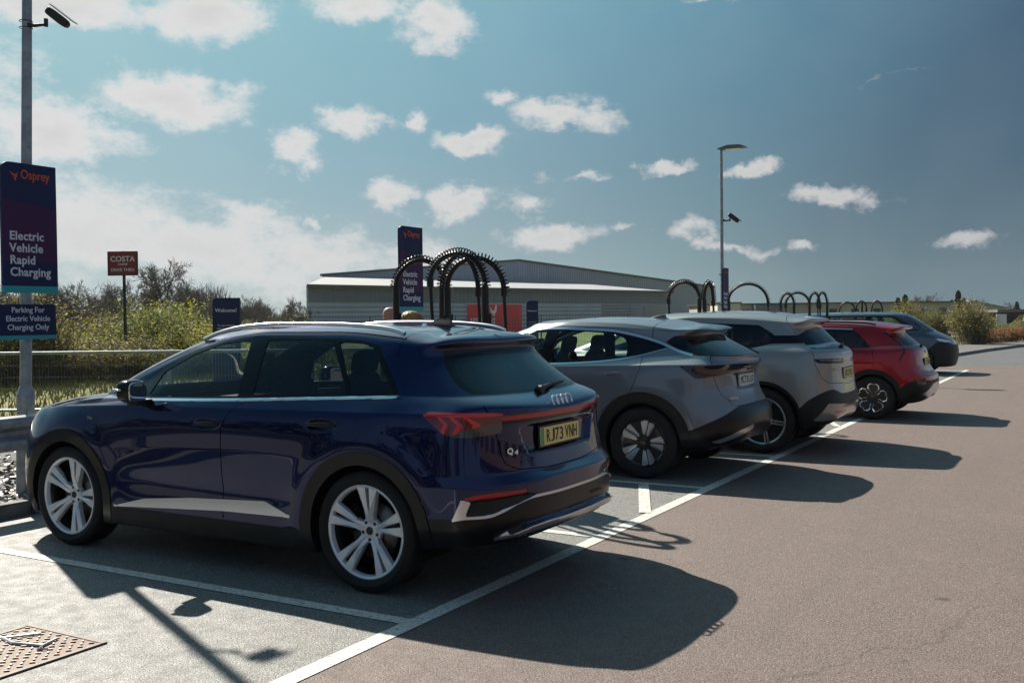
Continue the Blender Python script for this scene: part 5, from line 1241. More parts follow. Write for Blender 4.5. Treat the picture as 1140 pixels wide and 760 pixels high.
# ------------------------------------------------------------------ place
random.seed(4); rng = np.random.default_rng(7)
KX = -4.12          # kerb face
EX = .66            # outer edge of the line across the bay ends
SUN = Vector((-1.05, .515, 1)).normalized()
TRACK = {'bay_asphalt': (.12, 1.3, 1), 'brown_red_asphalt': (1.1, .06, 1)}
def ground_material(name, c1, c2, c3, grain=220, rough=.75, spot=.0, bump=.0025, stain=.25):
    m = bpy.data.materials.new(name); m.use_nodes = True; N, L = nt(m); b = N['Principled BSDF']
    geo = N.new('ShaderNodeNewGeometry'); P = geo.outputs['Position']
    def noise(sc, det=3, r=.5):
        n = N.new('ShaderNodeTexNoise'); n.inputs['Scale'].default_value = sc; n.inputs['Detail'].default_value = det; n.inputs['Roughness'].default_value = r; L.new(P, n.inputs['Vector']); return n.outputs['Fac']
    def rng_(v, a, c, lo=0, hi=1):
        q = N.new('ShaderNodeMapRange'); q.inputs['From Min'].default_value = a; q.inputs['From Max'].default_value = c; q.inputs['To Min'].default_value = lo; q.inputs['To Max'].default_value = hi; L.new(v, q.inputs['Value']); return q.outputs[0]
    def mix(f, a, c, mode='MIX'):
        q = N.new('ShaderNodeMix'); q.data_type = 'RGBA'; q.blend_type = mode
        if isinstance(f, float): q.inputs[0].default_value = f
        else: L.new(f, q.inputs[0])
        for i, v in ((6, a), (7, c)):
            if isinstance(v, tuple): q.inputs[i].default_value = (*v, 1)
            else: L.new(v, q.inputs[i])
        return q.outputs[2]
    v = N.new('ShaderNodeTexVoronoi'); v.inputs['Scale'].default_value = grain*.42; L.new(P, v.inputs['Vector'])
    sep = N.new('ShaderNodeSeparateColor'); L.new(v.outputs['Color'], sep.inputs[0])
    stone = mix(rng_(sep.outputs[0], .35, .9), c1, c2)
    stone = mix(rng_(sep.outputs[1], .86, .94), stone, c3)
    stone = mix(rng_(v.outputs['Distance'], .45, .8, 0, .75), stone, tuple(x*.35 for x in c1))
    big = rng_(noise(.35, 6, .6), .35, .7, 0, stain)
    stone = mix(big, stone, tuple(x*.55 for x in c1))
    pale = rng_(noise(1.7, 5, .65), .52, .75, 0, .22)
    stone = mix(pale, stone, tuple(min(1, x*1.25) for x in c2))
    # oil drips, hairline cracks and faint tyre tracks
    v2 = N.new('ShaderNodeTexVoronoi'); v2.inputs['Scale'].default_value = 1.9; L.new(P, v2.inputs['Vector'])
    s2 = N.new('ShaderNodeSeparateColor'); L.new(v2.outputs['Color'], s2.inputs[0])
    dd = N.new('ShaderNodeMath'); dd.operation = 'MULTIPLY_ADD'; dd.inputs[1].default_value = .10; dd.inputs[2].default_value = .0; L.new(noise(14, 4), dd.inputs[0])
    de = N.new('ShaderNodeMath'); de.operation = 'ADD'; L.new(v2.outputs['Distance'], de.inputs[0]); L.new(dd.outputs[0], de.inputs[1])
    spot_ = N.new('ShaderNodeMath'); spot_.operation = 'MULTIPLY'; L.new(rng_(de.outputs[0], .085, .15, .8, 0), spot_.inputs[0]); L.new(rng_(s2.outputs[0], .55, .60), spot_.inputs[1])
    stone = mix(spot_.outputs[0], stone, tuple(x*.30 for x in c1))
    wv = N.new('ShaderNodeVectorMath'); wv.operation = 'MULTIPLY_ADD'; nc = N.new('ShaderNodeTexNoise'); nc.inputs['Scale'].default_value = 1.6; nc.inputs['Detail'].default_value = 6; L.new(P, nc.inputs['Vector']); L.new(nc.outputs['Color'], wv.inputs[0]); wv.inputs[1].default_value = (.9, .9, 0); L.new(P, wv.inputs[2])
    v3 = N.new('ShaderNodeTexVoronoi'); v3.feature = 'DISTANCE_TO_EDGE'; v3.inputs['Scale'].default_value = .22; L.new(wv.outputs[0], v3.inputs['Vector'])
    cm = N.new('ShaderNodeMath'); cm.operation = 'MULTIPLY'; L.new(rng_(v3.outputs['Distance'], .0006, .0022, .35, 0), cm.inputs[0]); L.new(rng_(noise(.5, 3), .5, .62), cm.inputs[1])
    stone = mix(cm.outputs[0], stone, tuple(x*.25 for x in c1))
    st = N.new('ShaderNodeVectorMath'); st.operation = 'MULTIPLY'; L.new(P, st.inputs[0]); st.inputs[1].default_value = TRACK.get(name, (1, .05, 1))
    tn = N.new('ShaderNodeTexNoise'); tn.inputs['Scale'].default_value = 2.2; tn.inputs['Detail'].default_value = 3; L.new(st.outputs[0], tn.inputs['Vector'])
    stone = mix(rng_(tn.outputs['Fac'], .54, .72, 0, .20), stone, tuple(x*.55 for x in c1))
    L.new(stone, b.inputs['Base Color']); b.inputs['Specular IOR Level'].default_value = .5
    L.new(rng_(noise(9, 4), .3, .7, rough-.08, rough+.1), b.inputs['Roughness'])
    bp = N.new('ShaderNodeBump'); bp.inputs['Distance'].default_value = bump; bp.inputs['Strength'].default_value = 1
    h = N.new('ShaderNodeMath'); h.operation = 'MULTIPLY_ADD'; h.inputs[1].default_value = -.9; L.new(v.outputs['Distance'], h.inputs[0]); L.new(noise(grain*.25, 2), h.inputs[2])
    L.new(h.outputs[0], bp.inputs['Height']); L.new(bp.outputs[0], b.inputs['Normal'])
    return m
def sheet(name, x0, y0, x1, y1, z, m, nx=1, ny=1):
    V = [(x0 + (x1-x0)*i/nx, y0 + (y1-y0)*j/ny, z) for j in range(ny+1) for i in range(nx+1)]
    F = [[j*(nx+1)+i, j*(nx+1)+i+1, (j+1)*(nx+1)+i+1, (j+1)*(nx+1)+i] for j in range(ny) for i in range(nx)]
    o = link(name, mesh_from(name, V, F, None, [m], smooth=False)); return setting(o)
def build_ground():
    grassm = bpy.data.materials.new('rough_grass_ground'); grassm.use_nodes = True; N, L = nt(grassm); b = N['Principled BSDF']; b.inputs['Roughness'].default_value = .9
    geo = N.new('ShaderNodeNewGeometry'); n = N.new('ShaderNodeTexNoise'); n.inputs['Scale'].default_value = .55; n.inputs['Detail'].default_value = 8; L.new(geo.outputs['Position'], n.inputs['Vector'])
    cr = N.new('ShaderNodeValToRGB'); L.new(n.outputs['Fac'], cr.inputs[0]); e = cr.color_ramp.elements
    e[0].position = .3; e[0].color = (.08, .085, .022, 1); e[1].position = .7; e[1].color = (.30, .27, .07, 1); q = e.new(.5); q.color = (.18, .18, .04, 1)
    L.new(cr.outputs[0], b.inputs['Base Color'])
    n2 = N.new('ShaderNodeTexNoise'); n2.inputs['Scale'].default_value = 9; n2.inputs['Detail'].default_value = 6; L.new(geo.outputs['Position'], n2.inputs['Vector'])
    bp = N.new('ShaderNodeBump'); bp.inputs['Distance'].default_value = .12; L.new(n2.outputs['Fac'], bp.inputs['Height']); L.new(bp.outputs[0], b.inputs['Normal'])
    sheet('ground', -900, -500, 900, 1400, -.03, grassm)
    grey = ground_material('bay_asphalt', (.165, .165, .157), (.27, .266, .248), (.44, .43, .40), 300, .62)
    red = ground_material('brown_red_asphalt', (.150, .112, .096), (.205, .154, .132), (.29, .235, .205), 330, .70, stain=.10)
    road = ground_material('road_asphalt', (.12, .12, .12), (.18, .18, .178), (.28, .28, .27), 200, .6)
    path = ground_material('path_asphalt', (.14, .135, .125), (.20, .19, .175), (.26, .25, .23), 160, .8)
    sheet('parking_bays', KX, -12, EX - .05, 25.8, 0, grey)
    sheet('lane', EX - .05, -30, 40, 28.6, 0, red)
    sheet('lane', KX, 25.8, EX - .05, 28.6, 0, red)
    # grey access road beyond
    V = [(-4, 28.6), (40, 28.6), (60, 46), (90, 90), (6, 78), (2.6, 60), (.9, 48.5), (-.2, 41), (-.8, 35.5), (-1.4, 32.5), (-4, 30.5)]
    me = bpy.data.meshes.new('road'); me.from_pydata([(x, y, 0) for x, y in V], [], [list(range(len(V)))]); me.materials.append(road); setting(link('road', me))
    # pavement with its kerb beyond the far end
    edge = [(-4, 30.5), (-1.4, 32.5), (-.8, 35.5), (-.2, 41), (.9, 48.5), (2.6, 60), (6, 78)]
    kerbm = noisy(pbr('kerb_concrete', (.24, .23, .21), .85), (.13, .125, .11), 5, .8, bump=.003, bscale=60)
    k = MB(); pv = []
    for a, c in zip(edge[:-1], edge[1:]):
        d = Vector((c[0]-a[0], c[1]-a[1], 0)).normalized(); n_ = Vector((-d.y, d.x, 0))
        A, B = Vector((*a, 0)), Vector((*c, 0))
        k.add([A, B, B + n_*.13, A + n_*.13, A + Vector((0, 0, .12)), B + Vector((0, 0, .12)), B + n_*.13 + Vector((0, 0, .12)), A + n_*.13 + Vector((0, 0, .12))], [[0, 1, 5, 4], [4, 5, 6, 7], [2, 3, 7, 6]])
    setting(k.obj('kerb', kerbm))
    L2 = [(x - 2.3, y + .6) for x, y in edge]
    V = [(x - .13, y, .115) for x, y in edge] + [(x, y, .115) for x, y in L2[::-1]]
    me = bpy.data.meshes.new('pavement'); me.from_pydata(V, [], [list(range(len(V)))]); me.materials.append(path); setting(link('pavement', me))
    vg = [(x, y, .06) for x, y in L2] + [(-60, 80, .06), (-60, 31, .06)]
    # kerb of the bays, with the slate bed behind
    kb = MB(); y = -14
    while y < 30:
        kb.box((KX - .065, y + .455, .035), (.13, .905, .17)); y += .915
    setting(kb.obj('kerb', kerbm, bevel=.012))
    bed = noisy(pbr('slate_bed', (.09, .088, .085), .9), (.2, .19, .17), 14, .8, bump=.02, bscale=30)
    sheet('gravel_bed', -8.3, -14, KX - .13, 30, .075, bed)
    # slate chippings, too many to count
    m = MB(); cols = [pbr('slate_chip_grey', (.16, .155, .15), .5), pbr('slate_chip_purple', (.12, .10, .10), .45), pbr('slate_chip_pale', (.34, .31, .27), .6)]
    for i in range(5200):
        x = KX - .2 - abs(rng.normal(0, 1.3)); yy = rng.uniform(-3.2, 3.5); s = rng.uniform(.02, .055)
        m.mi = int(rng.integers(0, 3)); a = rng.uniform(0, 6.3)
        dx, dy = math.cos(a)*s, math.sin(a)*s; t1, t2 = rng.uniform(-.35, .35, 2)*s*1.2; z = .082 + rng.uniform(0, .03); w = rng.uniform(.4, .8)
        V = [(x-dx, yy-dy, z-t1), (x-dy*w, yy+dx*w, z+t2), (x+dx, yy+dy, z+t1), (x+dy*w, yy-dx*w, z-t2)]; V += [(a_, b_, c_ - .012) for a_, b_, c_ in V]
        m.add(V, [[0, 3, 2, 1], [0, 1, 5, 4], [1, 2, 6, 5], [2, 3, 7, 6], [3, 0, 4, 7]])
    o = m.obj('slate_chippings', cols, recalc=False); setting(o, 'stuff')
    # ---- painted lines
    paintm = bpy.data.materials.new('worn_white_line_paint'); paintm.use_nodes = True; N, L = nt(paintm); b = N['Principled BSDF']; b.inputs['Roughness'].default_value = .6
    geo = N.new('ShaderNodeNewGeometry'); n = N.new('ShaderNodeTexNoise'); n.inputs['Scale'].default_value = 38; n.inputs['Detail'].default_value = 5; n.inputs['Roughness'].default_value = .7; L.new(geo.outputs['Position'], n.inputs['Vector'])
    cr = N.new('ShaderNodeValToRGB'); L.new(n.outputs['Fac'], cr.inputs[0]); e = cr.color_ramp.elements; e[0].position = .34; e[0].color = (.22, .21, .195, 1); e[1].position = .50; e[1].color = (.66, .64, .58, 1)
    L.new(cr.outputs[0], b.inputs['Base Color']); bp = N.new('ShaderNodeBump'); bp.inputs['Distance'].default_value = .002; L.new(n.outputs['Fac'], bp.inputs['Height']); L.new(bp.outputs[0], b.inputs['Normal'])
    lm = MB()
    def line(x0, y0, x1, y1, w=.10, z=.004):
        a, c = Vector((x0, y0, z)), Vector((x1, y1, z)); d = (c-a).normalized(); q = Vector((-d.y, d.x, 0))*w/2
        lm.add([a-q, c-q, c+q, a+q], [[0, 1, 2, 3]])
    line(EX - .055, -10, EX - .055, 25.8, .11)
    ys = [-1.25, 1.13, 3.50, 5.90, 8.32, 10.78, 13.15, 15.55, 18.0, 20.4, 22.85]
    for yy in ys + [-3.6, -6]: line(KX + .15, yy, EX - .11, yy, .095, .0045)
    for a, c in ((3.45, 1.18), (10.73, 8.37), (17.95, 15.6)):
        mid = (a + c)/2 - .22
        line(-.02, a - .03, EX - .12, mid + .02, .10, .008); 
        for k in range(1, 4): line(-.02 - 1.35*k, a - .03, 1.03 - 1.35*k, c + .05, .10, .008)
    setting(lm.obj('line_markings', paintm, recalc=False))
    # manhole cover
    iron = noisy(pbr('rusty_iron_cover', (.15, .085, .055), .65, .25), (.08, .065, .055), 30, .8, bump=.001)
    t = thing('manhole_cover', 'square rusty iron access cover with raised studs in the asphalt', 'manhole cover', (-.90, -2.58, .002))
    f = MB(); 
    for a, c in (((0, .30), (.64, .03)), ((0, -.30), (.64, .03)), ((.305, 0), (.03, .57)), ((-.305, 0), (.03, .57))): f.box((a[0], a[1], .003), (c[0], c[1], .010))
    f.obj('frame', M['iron_grey'], t, bevel=.002)
    p = MB(); p.box((0, 0, .001), (.574, .574, .006)); pl = p.obj('cover', iron, t)
    s = MB()
    for i in range(17):
        for j in range(17):
            x, y_ = -.262 + .0328*i, -.262 + .0328*j
            if (i + j) % 2 == 0: s.box((x, y_, .007), (.026, .010, .007), math.radians(45 if (i % 4 < 2) else 135))
    s.obj('studs', M['worn_stud'], pl, bevel=.0015)
    w = MB(); w.tube([(-.29, .10, .012), (-.08, .06, .012), (.09, .11, .012), (.05, .22, .012)], .008, 5); w.tube([(.09, .11, .012), (.12, .06, .012), (.16, .09, .012)], .005, 5); w.tube([(-.29, -.02, .012), (-.10, .23, .012)], .007, 5)
    w.obj('paint_mark', M['white'], pl)
    # low grass, too fine to count
    for nm, x0, x1, y0, y1, n_, zb in (('grass', -32, -8.0, 2, 42, 30000, 0.0), ('grass', -7, -2.9, 33, 64, 9000, .05), ('grass', -3.0, 5.5, 52, 80, 5000, .05)):
        g = MB(); gm = M['grass_a']
        for i in range(n_):
            x, y_ = rng.uniform(x0, x1), rng.uniform(y0, y1)
            h = rng.uniform(.06, .22); a = rng.uniform(0, 3.14); dx, dy = math.cos(a)*.02, math.sin(a)*.02; lx, ly = rng.normal(0, .05, 2)
            g.mi = int(rng.random() < .35)
            g.add([(x-dx, y_-dy, zb-.03), (x+dx, y_+dy, zb-.03), (x+lx, y_+ly, zb+h)], [[0, 1, 2]])
        setting(g.obj(nm, [M['grass_a'], M['grass_b']], recalc=False), 'stuff')
def env_materials():
    M['iron_grey'] = noisy(pbr('iron_frame', (.08, .075, .07), .6, .3), (.14, .09, .06), 20, .6)
    M['worn_stud'] = noisy(pbr('worn_stud', (.30, .27, .24), .45, .5), (.12, .08, .06), 40, .7)
    M['grass_a'] = pbr('grass_green', (.20, .20, .03), .8); M['grass_b'] = pbr('grass_straw', (.24, .21, .06), .85)
    M['hedge_dark'] = pbr('hedge_leaf', (.05, .06, .02), .7)
    M['galv'] = noisy(pbr('galvanised_steel', (.36, .38, .40), .45, .55), (.22, .24, .26), 12, .7, bump=.0006, bscale=40)
    M['galv_dark'] = noisy(pbr('grey_steel', (.17, .18, .19), .5, .4), (.11, .12, .12), 12, .6)
    M['sign_navy'] = noisy(pbr('sign_navy_face', (.013, .023, .085), .55, spec=.25), (.016, .024, .07), 3, .3)
    M['sign_teal'] = pbr('sign_teal', (.01, .36, .40), .4); M['sign_orange'] = pbr('sign_orange', (.62, .11, .03), .5)
    M['sign_violet'] = pbr('sign_violet_face', (.060, .020, .075), .55, spec=.25)
    M['sign_white'] = pbr('sign_lettering_white', (.70, .72, .78), .5); M['sign_maroon'] = pbr('sign_maroon', (.24, .020, .022), .5)
    M['post_black'] = pbr('post_black', (.01, .01, .011), .5)
    M['bark'] = noisy(pbr('bark', (.10, .085, .065), .9), (.05, .04, .03), 6, .7); M['twig'] = pbr('winter_twigs', (.115, .092, .072), .9)
    M['hose'] = pbr('black_cable_sleeve', (.010, .010, .011), .45); M['coil'] = pbr('black_spring_coil', (.016, .016, .018), .3, .6)
    M['orange'] = pbr('orange_plastic', (.75, .13, .02), .5)
# ------------------------------------------------------------------ street furniture
def col_sign(x, y, z0, w, h, label, lower=False, group='tall charging signs on the column posts'):
    """navy column sign facing +x, hung on a post at (x, y)"""
    t = thing('charging_sign', label, 'sign', (x, y, z0), 0, group)
    X0 = .075; ny = w/2
    p = MB(); R = .09
    out = fillet([(-ny, 0), (ny, 0), (ny, h), (-ny, h, R)], .004, 8)
    p.prism(out, X0, X0 + .03, 'x'); pan = p.obj('panel', M['sign_navy'], t, auto=.5)
    q = MB(); q.prism([(-ny + .003, h*.20), (ny - .003, h*.20), (ny - .003, h*.64), (-ny + .003, h*.70)], X0 + .0305, X0 + .0325, 'x'); q.obj('violet_field', M['sign_violet'], pan)
    q = MB(); q.prism([(-ny, -.062), (ny, -.062), (ny, -.001), (-ny, -.001)], X0, X0 + .031, 'x'); q.obj('teal_band', M['sign_teal'], pan)
    for z in (.15*h, .85*h): b = MB(); b.box((X0 - .07, 0, z), (.14, .16, .03)); b.obj('bracket', M['galv_dark'], t, bevel=.004)
    X1 = X0 + .034
    text('brand_lettering', 'Osprey', w*.215, M['sign_orange'], pan, (X1, -ny + w*.34, h*.875), (0, 1, 0), (0, 0, 1), bold=.015, sx=.82)
    bird = MB(); c = (-ny + w*.25, h*.895); s = w*.105   # small stylised bird
    bird.prism([(c[0]-s, c[1]+s*.55), (c[0]-s*.15, c[1]+s*.2), (c[0]-s*.05, c[1]-s*.15), (c[0]-s*.5, c[1]-s*.05)], X1-.001, X1+.001, 'x')
    bird.prism([(c[0]-s*.1, c[1]+s*.1), (c[0]+s*.35, c[1]+s*.5), (c[0]+s*.25, c[1]-s*.3), (c[0]+s*.0, c[1]-s*.45)], X1-.001, X1+.001, 'x')
    bird.prism([(c[0]-s*.35, c[1]-s*.2), (c[0]+s*.1, c[1]-s*.5), (c[0]-s*.0, c[1]-s*.95), (c[0]-s*.2, c[1]-s*.7)], X1-.001, X1+.001, 'x')
    bird.obj('brand_mark', M['sign_orange'], pan)
    for i, s_ in enumerate(('Electric', 'Vehicle', 'Rapid', 'Charging')):
        text('lettering', s_, h*.098, M['sign_white'], pan, (X1, -ny + w*.12, h*(.375 - .098*i)), (0, 1, 0), (0, 0, 1), bold=.034, sx=.98, spacing=1.05)
    return t
def lamp_column(x, y, H, label, head=True, zg=0):
    t = thing('lighting_column', label, 'lamp post', (x, y, zg), 0, 'lighting columns behind the bays')
    m = MB(); m.tube([(0, 0, 1.02 - zg), (0, 0, H)], [.052, .038], 20); p = m.obj('shaft', M['galv'], t, auto=.8)
    b = MB(); b.tube([(0, 0, -.3), (0, 0, .99 - zg)], .078, 20); b.tube([(0, 0, .99 - zg), (0, 0, 1.06 - zg)], [.078, .054], 20); b.box((.0775, 0, .55), (.006, .07, .45)); b.obj('base', M['galv'], t, auto=.6)
    if head:
        h = MB(); h.prism(fillet([(-.10, -.02), (.20, .055), (.55, .045), (.72, -.03), (.40, -.045), (.05, -.05)], .02), -.13, .13); o = h.obj('lamp_head', M['galv_dark'], t, (0, 0, H), auto=.5)
        g = MB(); g.box((.33, 0, -.046), (.42, .20, .01)); g.obj('lamp_glass', M['lamp_clear'], o)
    return t
def cctv(x, y, z, label, s=1, rz=0):
    t = thing('security_camera', label, 'camera', (x, y, z), rz, 'security cameras on the columns')
    m = MB(); m.tube([(-.04, 0, 0), (.05, .02, -.02), (.14, .07, -.01)], [.03*s, .022*s, .018*s], 10); m.tube([(.14, .07, -.03), (.14, .07, .04)], .026*s, 10)
    for dz in (-.03, .03): m.tube([(.055*math.cos(a) - .05, .055*math.sin(a), dz) for a in np.linspace(0, 6.28, 18, endpoint=False)], .004, 4, closed=True)
    m.obj('bracket', M['plastic'], t, auto=.7)
    h = blob('housing', (.22, .13, .055), (.34*s, .105*s, .105*s), M['plastic'], t, 3, 5, None, (0, rad(38), rad(25)))
    hd = MB(); hd.box((.03, 0, .058), (.38*s, .125*s, .008)); hd.obj('sun_shield', M['galv_dark'], h)
    l = MB(); l.tube([(.168*s, 0, 0), (.178*s, 0, 0)], .036*s, 16); l.obj('lens', M['gloss_black'], h)
    return t
def arm(t, P, Q, zp, zq, peak, r=.026, coil=True, zfoot=.9):
    """one sprung cable arm: sleeved post at P, arch, hanging cable at Q"""
    P = Vector(P); Q = Vector(Q)
    m = MB(); m.tube([(P.x, P.y, zfoot), (P.x, P.y, zp)], .034, 12); m.tube([(P.x+.05, P.y, zfoot), (P.x+.05, P.y, zp - .25)], .012, 6)
    m.obj('sleeved_post', M['hose'], t, auto=.7)
    c = []
    n = 26
    for i in range(n+1):
        a = math.pi*i/n; u = (1 - math.cos(a))/2
        zb = zp + (zq - zp)*u
        c.append(Vector((P.x + (Q.x-P.x)*u, P.y + (Q.y-P.y)*u, zb + (peak - max(zp, zq))*math.sin(a) + (max(zp, zq) - zb)*math.sin(a))))
    h = MB(); h.tube(c, r*.95, 9); hose = h.obj('arch_hose', M['hose'], t, auto=1)
    k = MB(); L = [0]
    for a, b in zip(c[:-1], c[1:]): L.append(L[-1] + (b-a).length)
    turns = int(L[-1]/.030); pts = []
    d = (Q - P); side = Vector((d.x, d.y, 0)).normalized().cross(Vector((0, 0, 1)))
    for i in range(turns*9):
        s = L[-1]*i/(turns*9); j = max(0, min(n-1, int(np.searchsorted(L, s)) - 1)); f = (s - L[j])/max(L[j+1]-L[j], 1e-6)
        q = c[j].lerp(c[j+1], f); tn = (c[j+1]-c[j]).normalized(); up = side.cross(tn).normalized()
        if up.z < 0 and 0 < j < n-1: up = -up
        a = 2*math.pi*i/9; R = .034
        pts.append(q + up*(R*math.cos(a) + .020) + side*(R*math.sin(a)))
    if coil: k.tube(pts, .0065, 4); k.obj('spring_coil', M['coil'], hose, auto=1.5)
    cl = MB(); cl.tube([(Q.x, Q.y, zq + .03), (Q.x, Q.y, zq - .05)], .034, 10); cl.tube([(Q.x, Q.y, zq), (Q.x + .02, Q.y + .01, zq - .5), (Q.x + .05, Q.y + .02, 1.0), (P.x*.5 + Q.x*.5, Q.y, .55), (P.x, P.y, .8)], .017, 8)
    cl.obj('hanging_cable', M['hose'], t, auto=1)
def charger(x, y, arms, label, post=None, W=.7):
    t = thing('charging_unit', label, 'charger', (x, y, 0), 0, 'rapid charging units between the bays')
    b = MB(); b.box((0, 0, .80), (W, .42, 1.36)); bo = b.obj('cabinet', M['sign_navy'], t, bevel=.02)
    s = MB(); s.box((0, -.213, 1.18), (.26, .008, .17)); s.obj('screen', M['gloss_black'], bo)
    for sx_ in (-1, 1):
        g = MB(); g.tube([(sx_*W*.36, -.23, 1.0), (sx_*W*.36, -.30, .96), (sx_*W*.36, -.31, .84)], [.03, .028, .02], 10); g.obj('connector', M['plastic'], bo, auto=.8)
        g = MB(); g.tube([(sx_*W*.36, -.31, .84), (sx_*W*.40, -.34, .45), (sx_*W*.30, -.36, .20), (sx_*W*.12, -.33, .35), (sx_*W*.05, -.22, .7)], .014, 8); g.obj('cable', M['hose'], bo, auto=1)
    k = MB(); k.box((0, 0, 1.50), (W*.9, .34, .035)); k.obj('orange_cap', M['orange'], bo, bevel=.01)
    p = MB(); p.box((0, 0, .06), (W + .15, .6, .12)); p.obj('plinth', M['galv_dark'], t, bevel=.01)
    for a in arms:
        P, Q, zp, zq, pk = a[:5]
        arm(t, (P[0]-x, P[1]-y, 0), (Q[0]-x, Q[1]-y, 0), zp, zq, pk, coil=(a[5] if len(a) > 5 else True))
    if post: m = MB(); m.tube([(post[0]-x, post[1]-y, .5), (post[0]-x, post[1]-y, post[2])], .03, 10); m.obj('tall_post', M['hose'], t)
    return t
def build_furniture():
    PX = -5.05; P1 = -4.66
    lamp_column(P1, .02, 6.0, 'galvanised lighting column at the left edge carrying two signs and a camera', True, .08)
    bpy.data.objects['lighting_column'].rotation_euler = (-.028, 0, 0)
    col_sign(P1, .055, 1.975, .54, 1.10, 'tall navy and violet Electric Vehicle Rapid Charging sign at the left edge')
    # smaller sign below
    t = thing('parking_sign', 'small navy sign reading Parking For Electric Vehicle Charging Only', 'sign', (P1, .03, 1.495))
    p = MB(); p.prism([(-.28, .035), (.28, .035), (.28, .315), (-.28, .315)], .06, .085, 'x'); pn = p.obj('panel', M['sign_navy'], t)
    p = MB(); p.prism([(-.28, -.0), (.28, -.0), (.28, .034), (-.28, .034)], .06, .086, 'x'); p.obj('teal_band', M['sign_teal'], pn)
    p = MB(); p.box((.03, 0, .17), (.1, .14, .03)); p.obj('bracket', M['galv_dark'], t)
    for i, s in enumerate(('Parking For', 'Electric Vehicle', 'Charging Only')): text('lettering', s, .070, M['sign_white'], pn, (.0875, 0, .242 - .078*i), (0, 1, 0), (0, 0, 1), bold=.02, align='CENTER')
    cctv(P1 + .05, .13, 4.36, 'black bullet security camera on the nearest column, high above its signs', .72)
    col = lamp_column(PX, 6.41, 2.95, 'plain post behind the navy crossover carrying the second tall charging sign', False)
    col_sign(PX, 6.44, 1.82, .58, 1.18, 'tall navy sign half hidden by the cable arches behind the navy crossover')
    lamp_column(PX, 21.0, 6.2, 'tall lighting column with a flat lamp head rising behind the third car')
    col_sign(PX, 21.0, 1.76, .50, 1.18, 'distant tall navy charging sign on the far lighting column behind the third car')
    cctv(PX + .05, 21.05, 4.25, 'small security camera halfway up the far lighting column', 1)
    # welcome boards
    for (x, y), w, h, lab in (((-11.68, 9.26), .56, 2.12, 'navy Welcome board with a rounded corner beyond the windscreen of the navy crossover'), ((-9.35, 18.02), .32, 2.10, 'narrow navy Welcome board standing right of the red rooster banner')):
        t = thing('welcome_board', lab, 'sign', (x, y, 0), rad(30) if w > .5 else rad(33), 'navy welcome boards')
        p = MB(); p.prism(fillet([(-w/2, .1), (w/2, .1), (w/2, h), (-w/2, h, .12)], .004, 8), -.04, .04); pn = p.obj('panel', M['sign_navy'], t, auto=.5)
        [(lambda l: (l.box((q*(w/2 - .04), 0, .06), (.05, .06, .12)), l.obj('foot', M['galv_dark'], t)))(MB()) for q in (-1, 1)]
        k = w/.56
        text('heading', 'Welcome!', .105*k, M['sign_white'], pn, (0, -.043, h - .29), (1, 0, 0), (0, 0, 1), bold=.02, align='CENTER')
        for i, s in enumerate(('To start charging', 'scan or tap to pay')): text('lettering', s, .052*k, M['sign_white'], pn, (0, -.043, h - .58 - .06*i), (1, 0, 0), (0, 0, 1), bold=.015, align='CENTER')
        q = MB(); q.tube([(0, -.040, h - .86), (0, -.044, h - .86)], .035*k, 20); q.obj('teal_symbol', M['sign_teal'], pn)
        text('lettering', 'Download the app', .050*k, M['sign_white'], pn, (0, -.043, h - 1.0), (1, 0, 0), (0, 0, 1), bold=.015, align='CENTER')
    # coffee sign on a pole
    t = thing('drive_thru_sign', 'square maroon coffee drive thru sign on a thin black pole', 'sign', (-21.33, 14.46, -.03), rad(30))
    m = MB(); m.tube([(0, .03, 0), (0, .03, 3.80)], .045, 10); m.obj('pole', M['post_black'], t)
    m = MB(); m.box((0, -.04, 3.43), (.86, .05, .69)); pn = m.obj('panel', M['sign_maroon'], t, bevel=.008)
    m = MB()
    for a, b in (((0, 3.775), (.88, .03)), ((0, 3.085), (.88, .03))): m.box((a[0], -.045, a[1]), (b[0], .07, b[1]))
    for a in (-.43, .43): m.box((a, -.045, 3.43), (.03, .07, .69))
    m.obj('frame', M['post_black'], pn)
    text('lettering', 'COSTA', .225, M['sign_white'], pn, (0, -.068, 3.49), (1, 0, 0), (0, 0, 1), bold=.03, align='CENTER')
    text('lettering', 'COFFEE', .085, M['sign_white'], pn, (0, -.068, 3.375), (1, 0, 0), (0, 0, 1), bold=.02, align='CENTER')
    text('lettering', 'DRIVE THRU', .125, M['sign_white'], pn, (0, -.068, 3.20), (1, 0, 0), (0, 0, 1), bold=.02, align='CENTER')
    # crash barrier
    t = thing('crash_barrier', 'corrugated galvanised crash barrier in front of the nearest column at the left edge', 'barrier', (-4.40, 0, 0))
    prof = [(.0, .52), (.035, .535), (.045, .58), (.035, .615), (-.02, .655), (-.02, .695), (.035, .735), (.045, .77), (.035, .815), (0, .83)]
    V = []; F = []; ys = np.linspace(-9, 5.6, 30)
    for y in ys:
        for a, b in prof: V.append((a, y, b))
        for a, b in prof: V.append((a - .006, y, b))
    n = len(prof)
    for j in range(len(ys)-1):
        for i in range(n-1):
            for o in (0, n): F.append([j*2*n+o+i, j*2*n+o+i+1, (j+1)*2*n+o+i+1, (j+1)*2*n+o+i])
        F.append([j*2*n+n-1, j*2*n+2*n-1, (j+1)*2*n+2*n-1, (j+1)*2*n+n-1]); F.append([j*2*n, j*2*n+n, (j+1)*2*n+n, (j+1)*2*n])
    link('rail', mesh_from('rail', V, F, None, [M['galv']], smooth=False), t)
    for y in (-6.2, -3.0, 2.9, 5.4):
        m = MB(); m.box((-.09, y, .33), (.10, .11, .95)); m.box((-.04, y, .68), (.05, .09, .3)); m.obj('post', M['galv_dark'], t, bevel=.006)
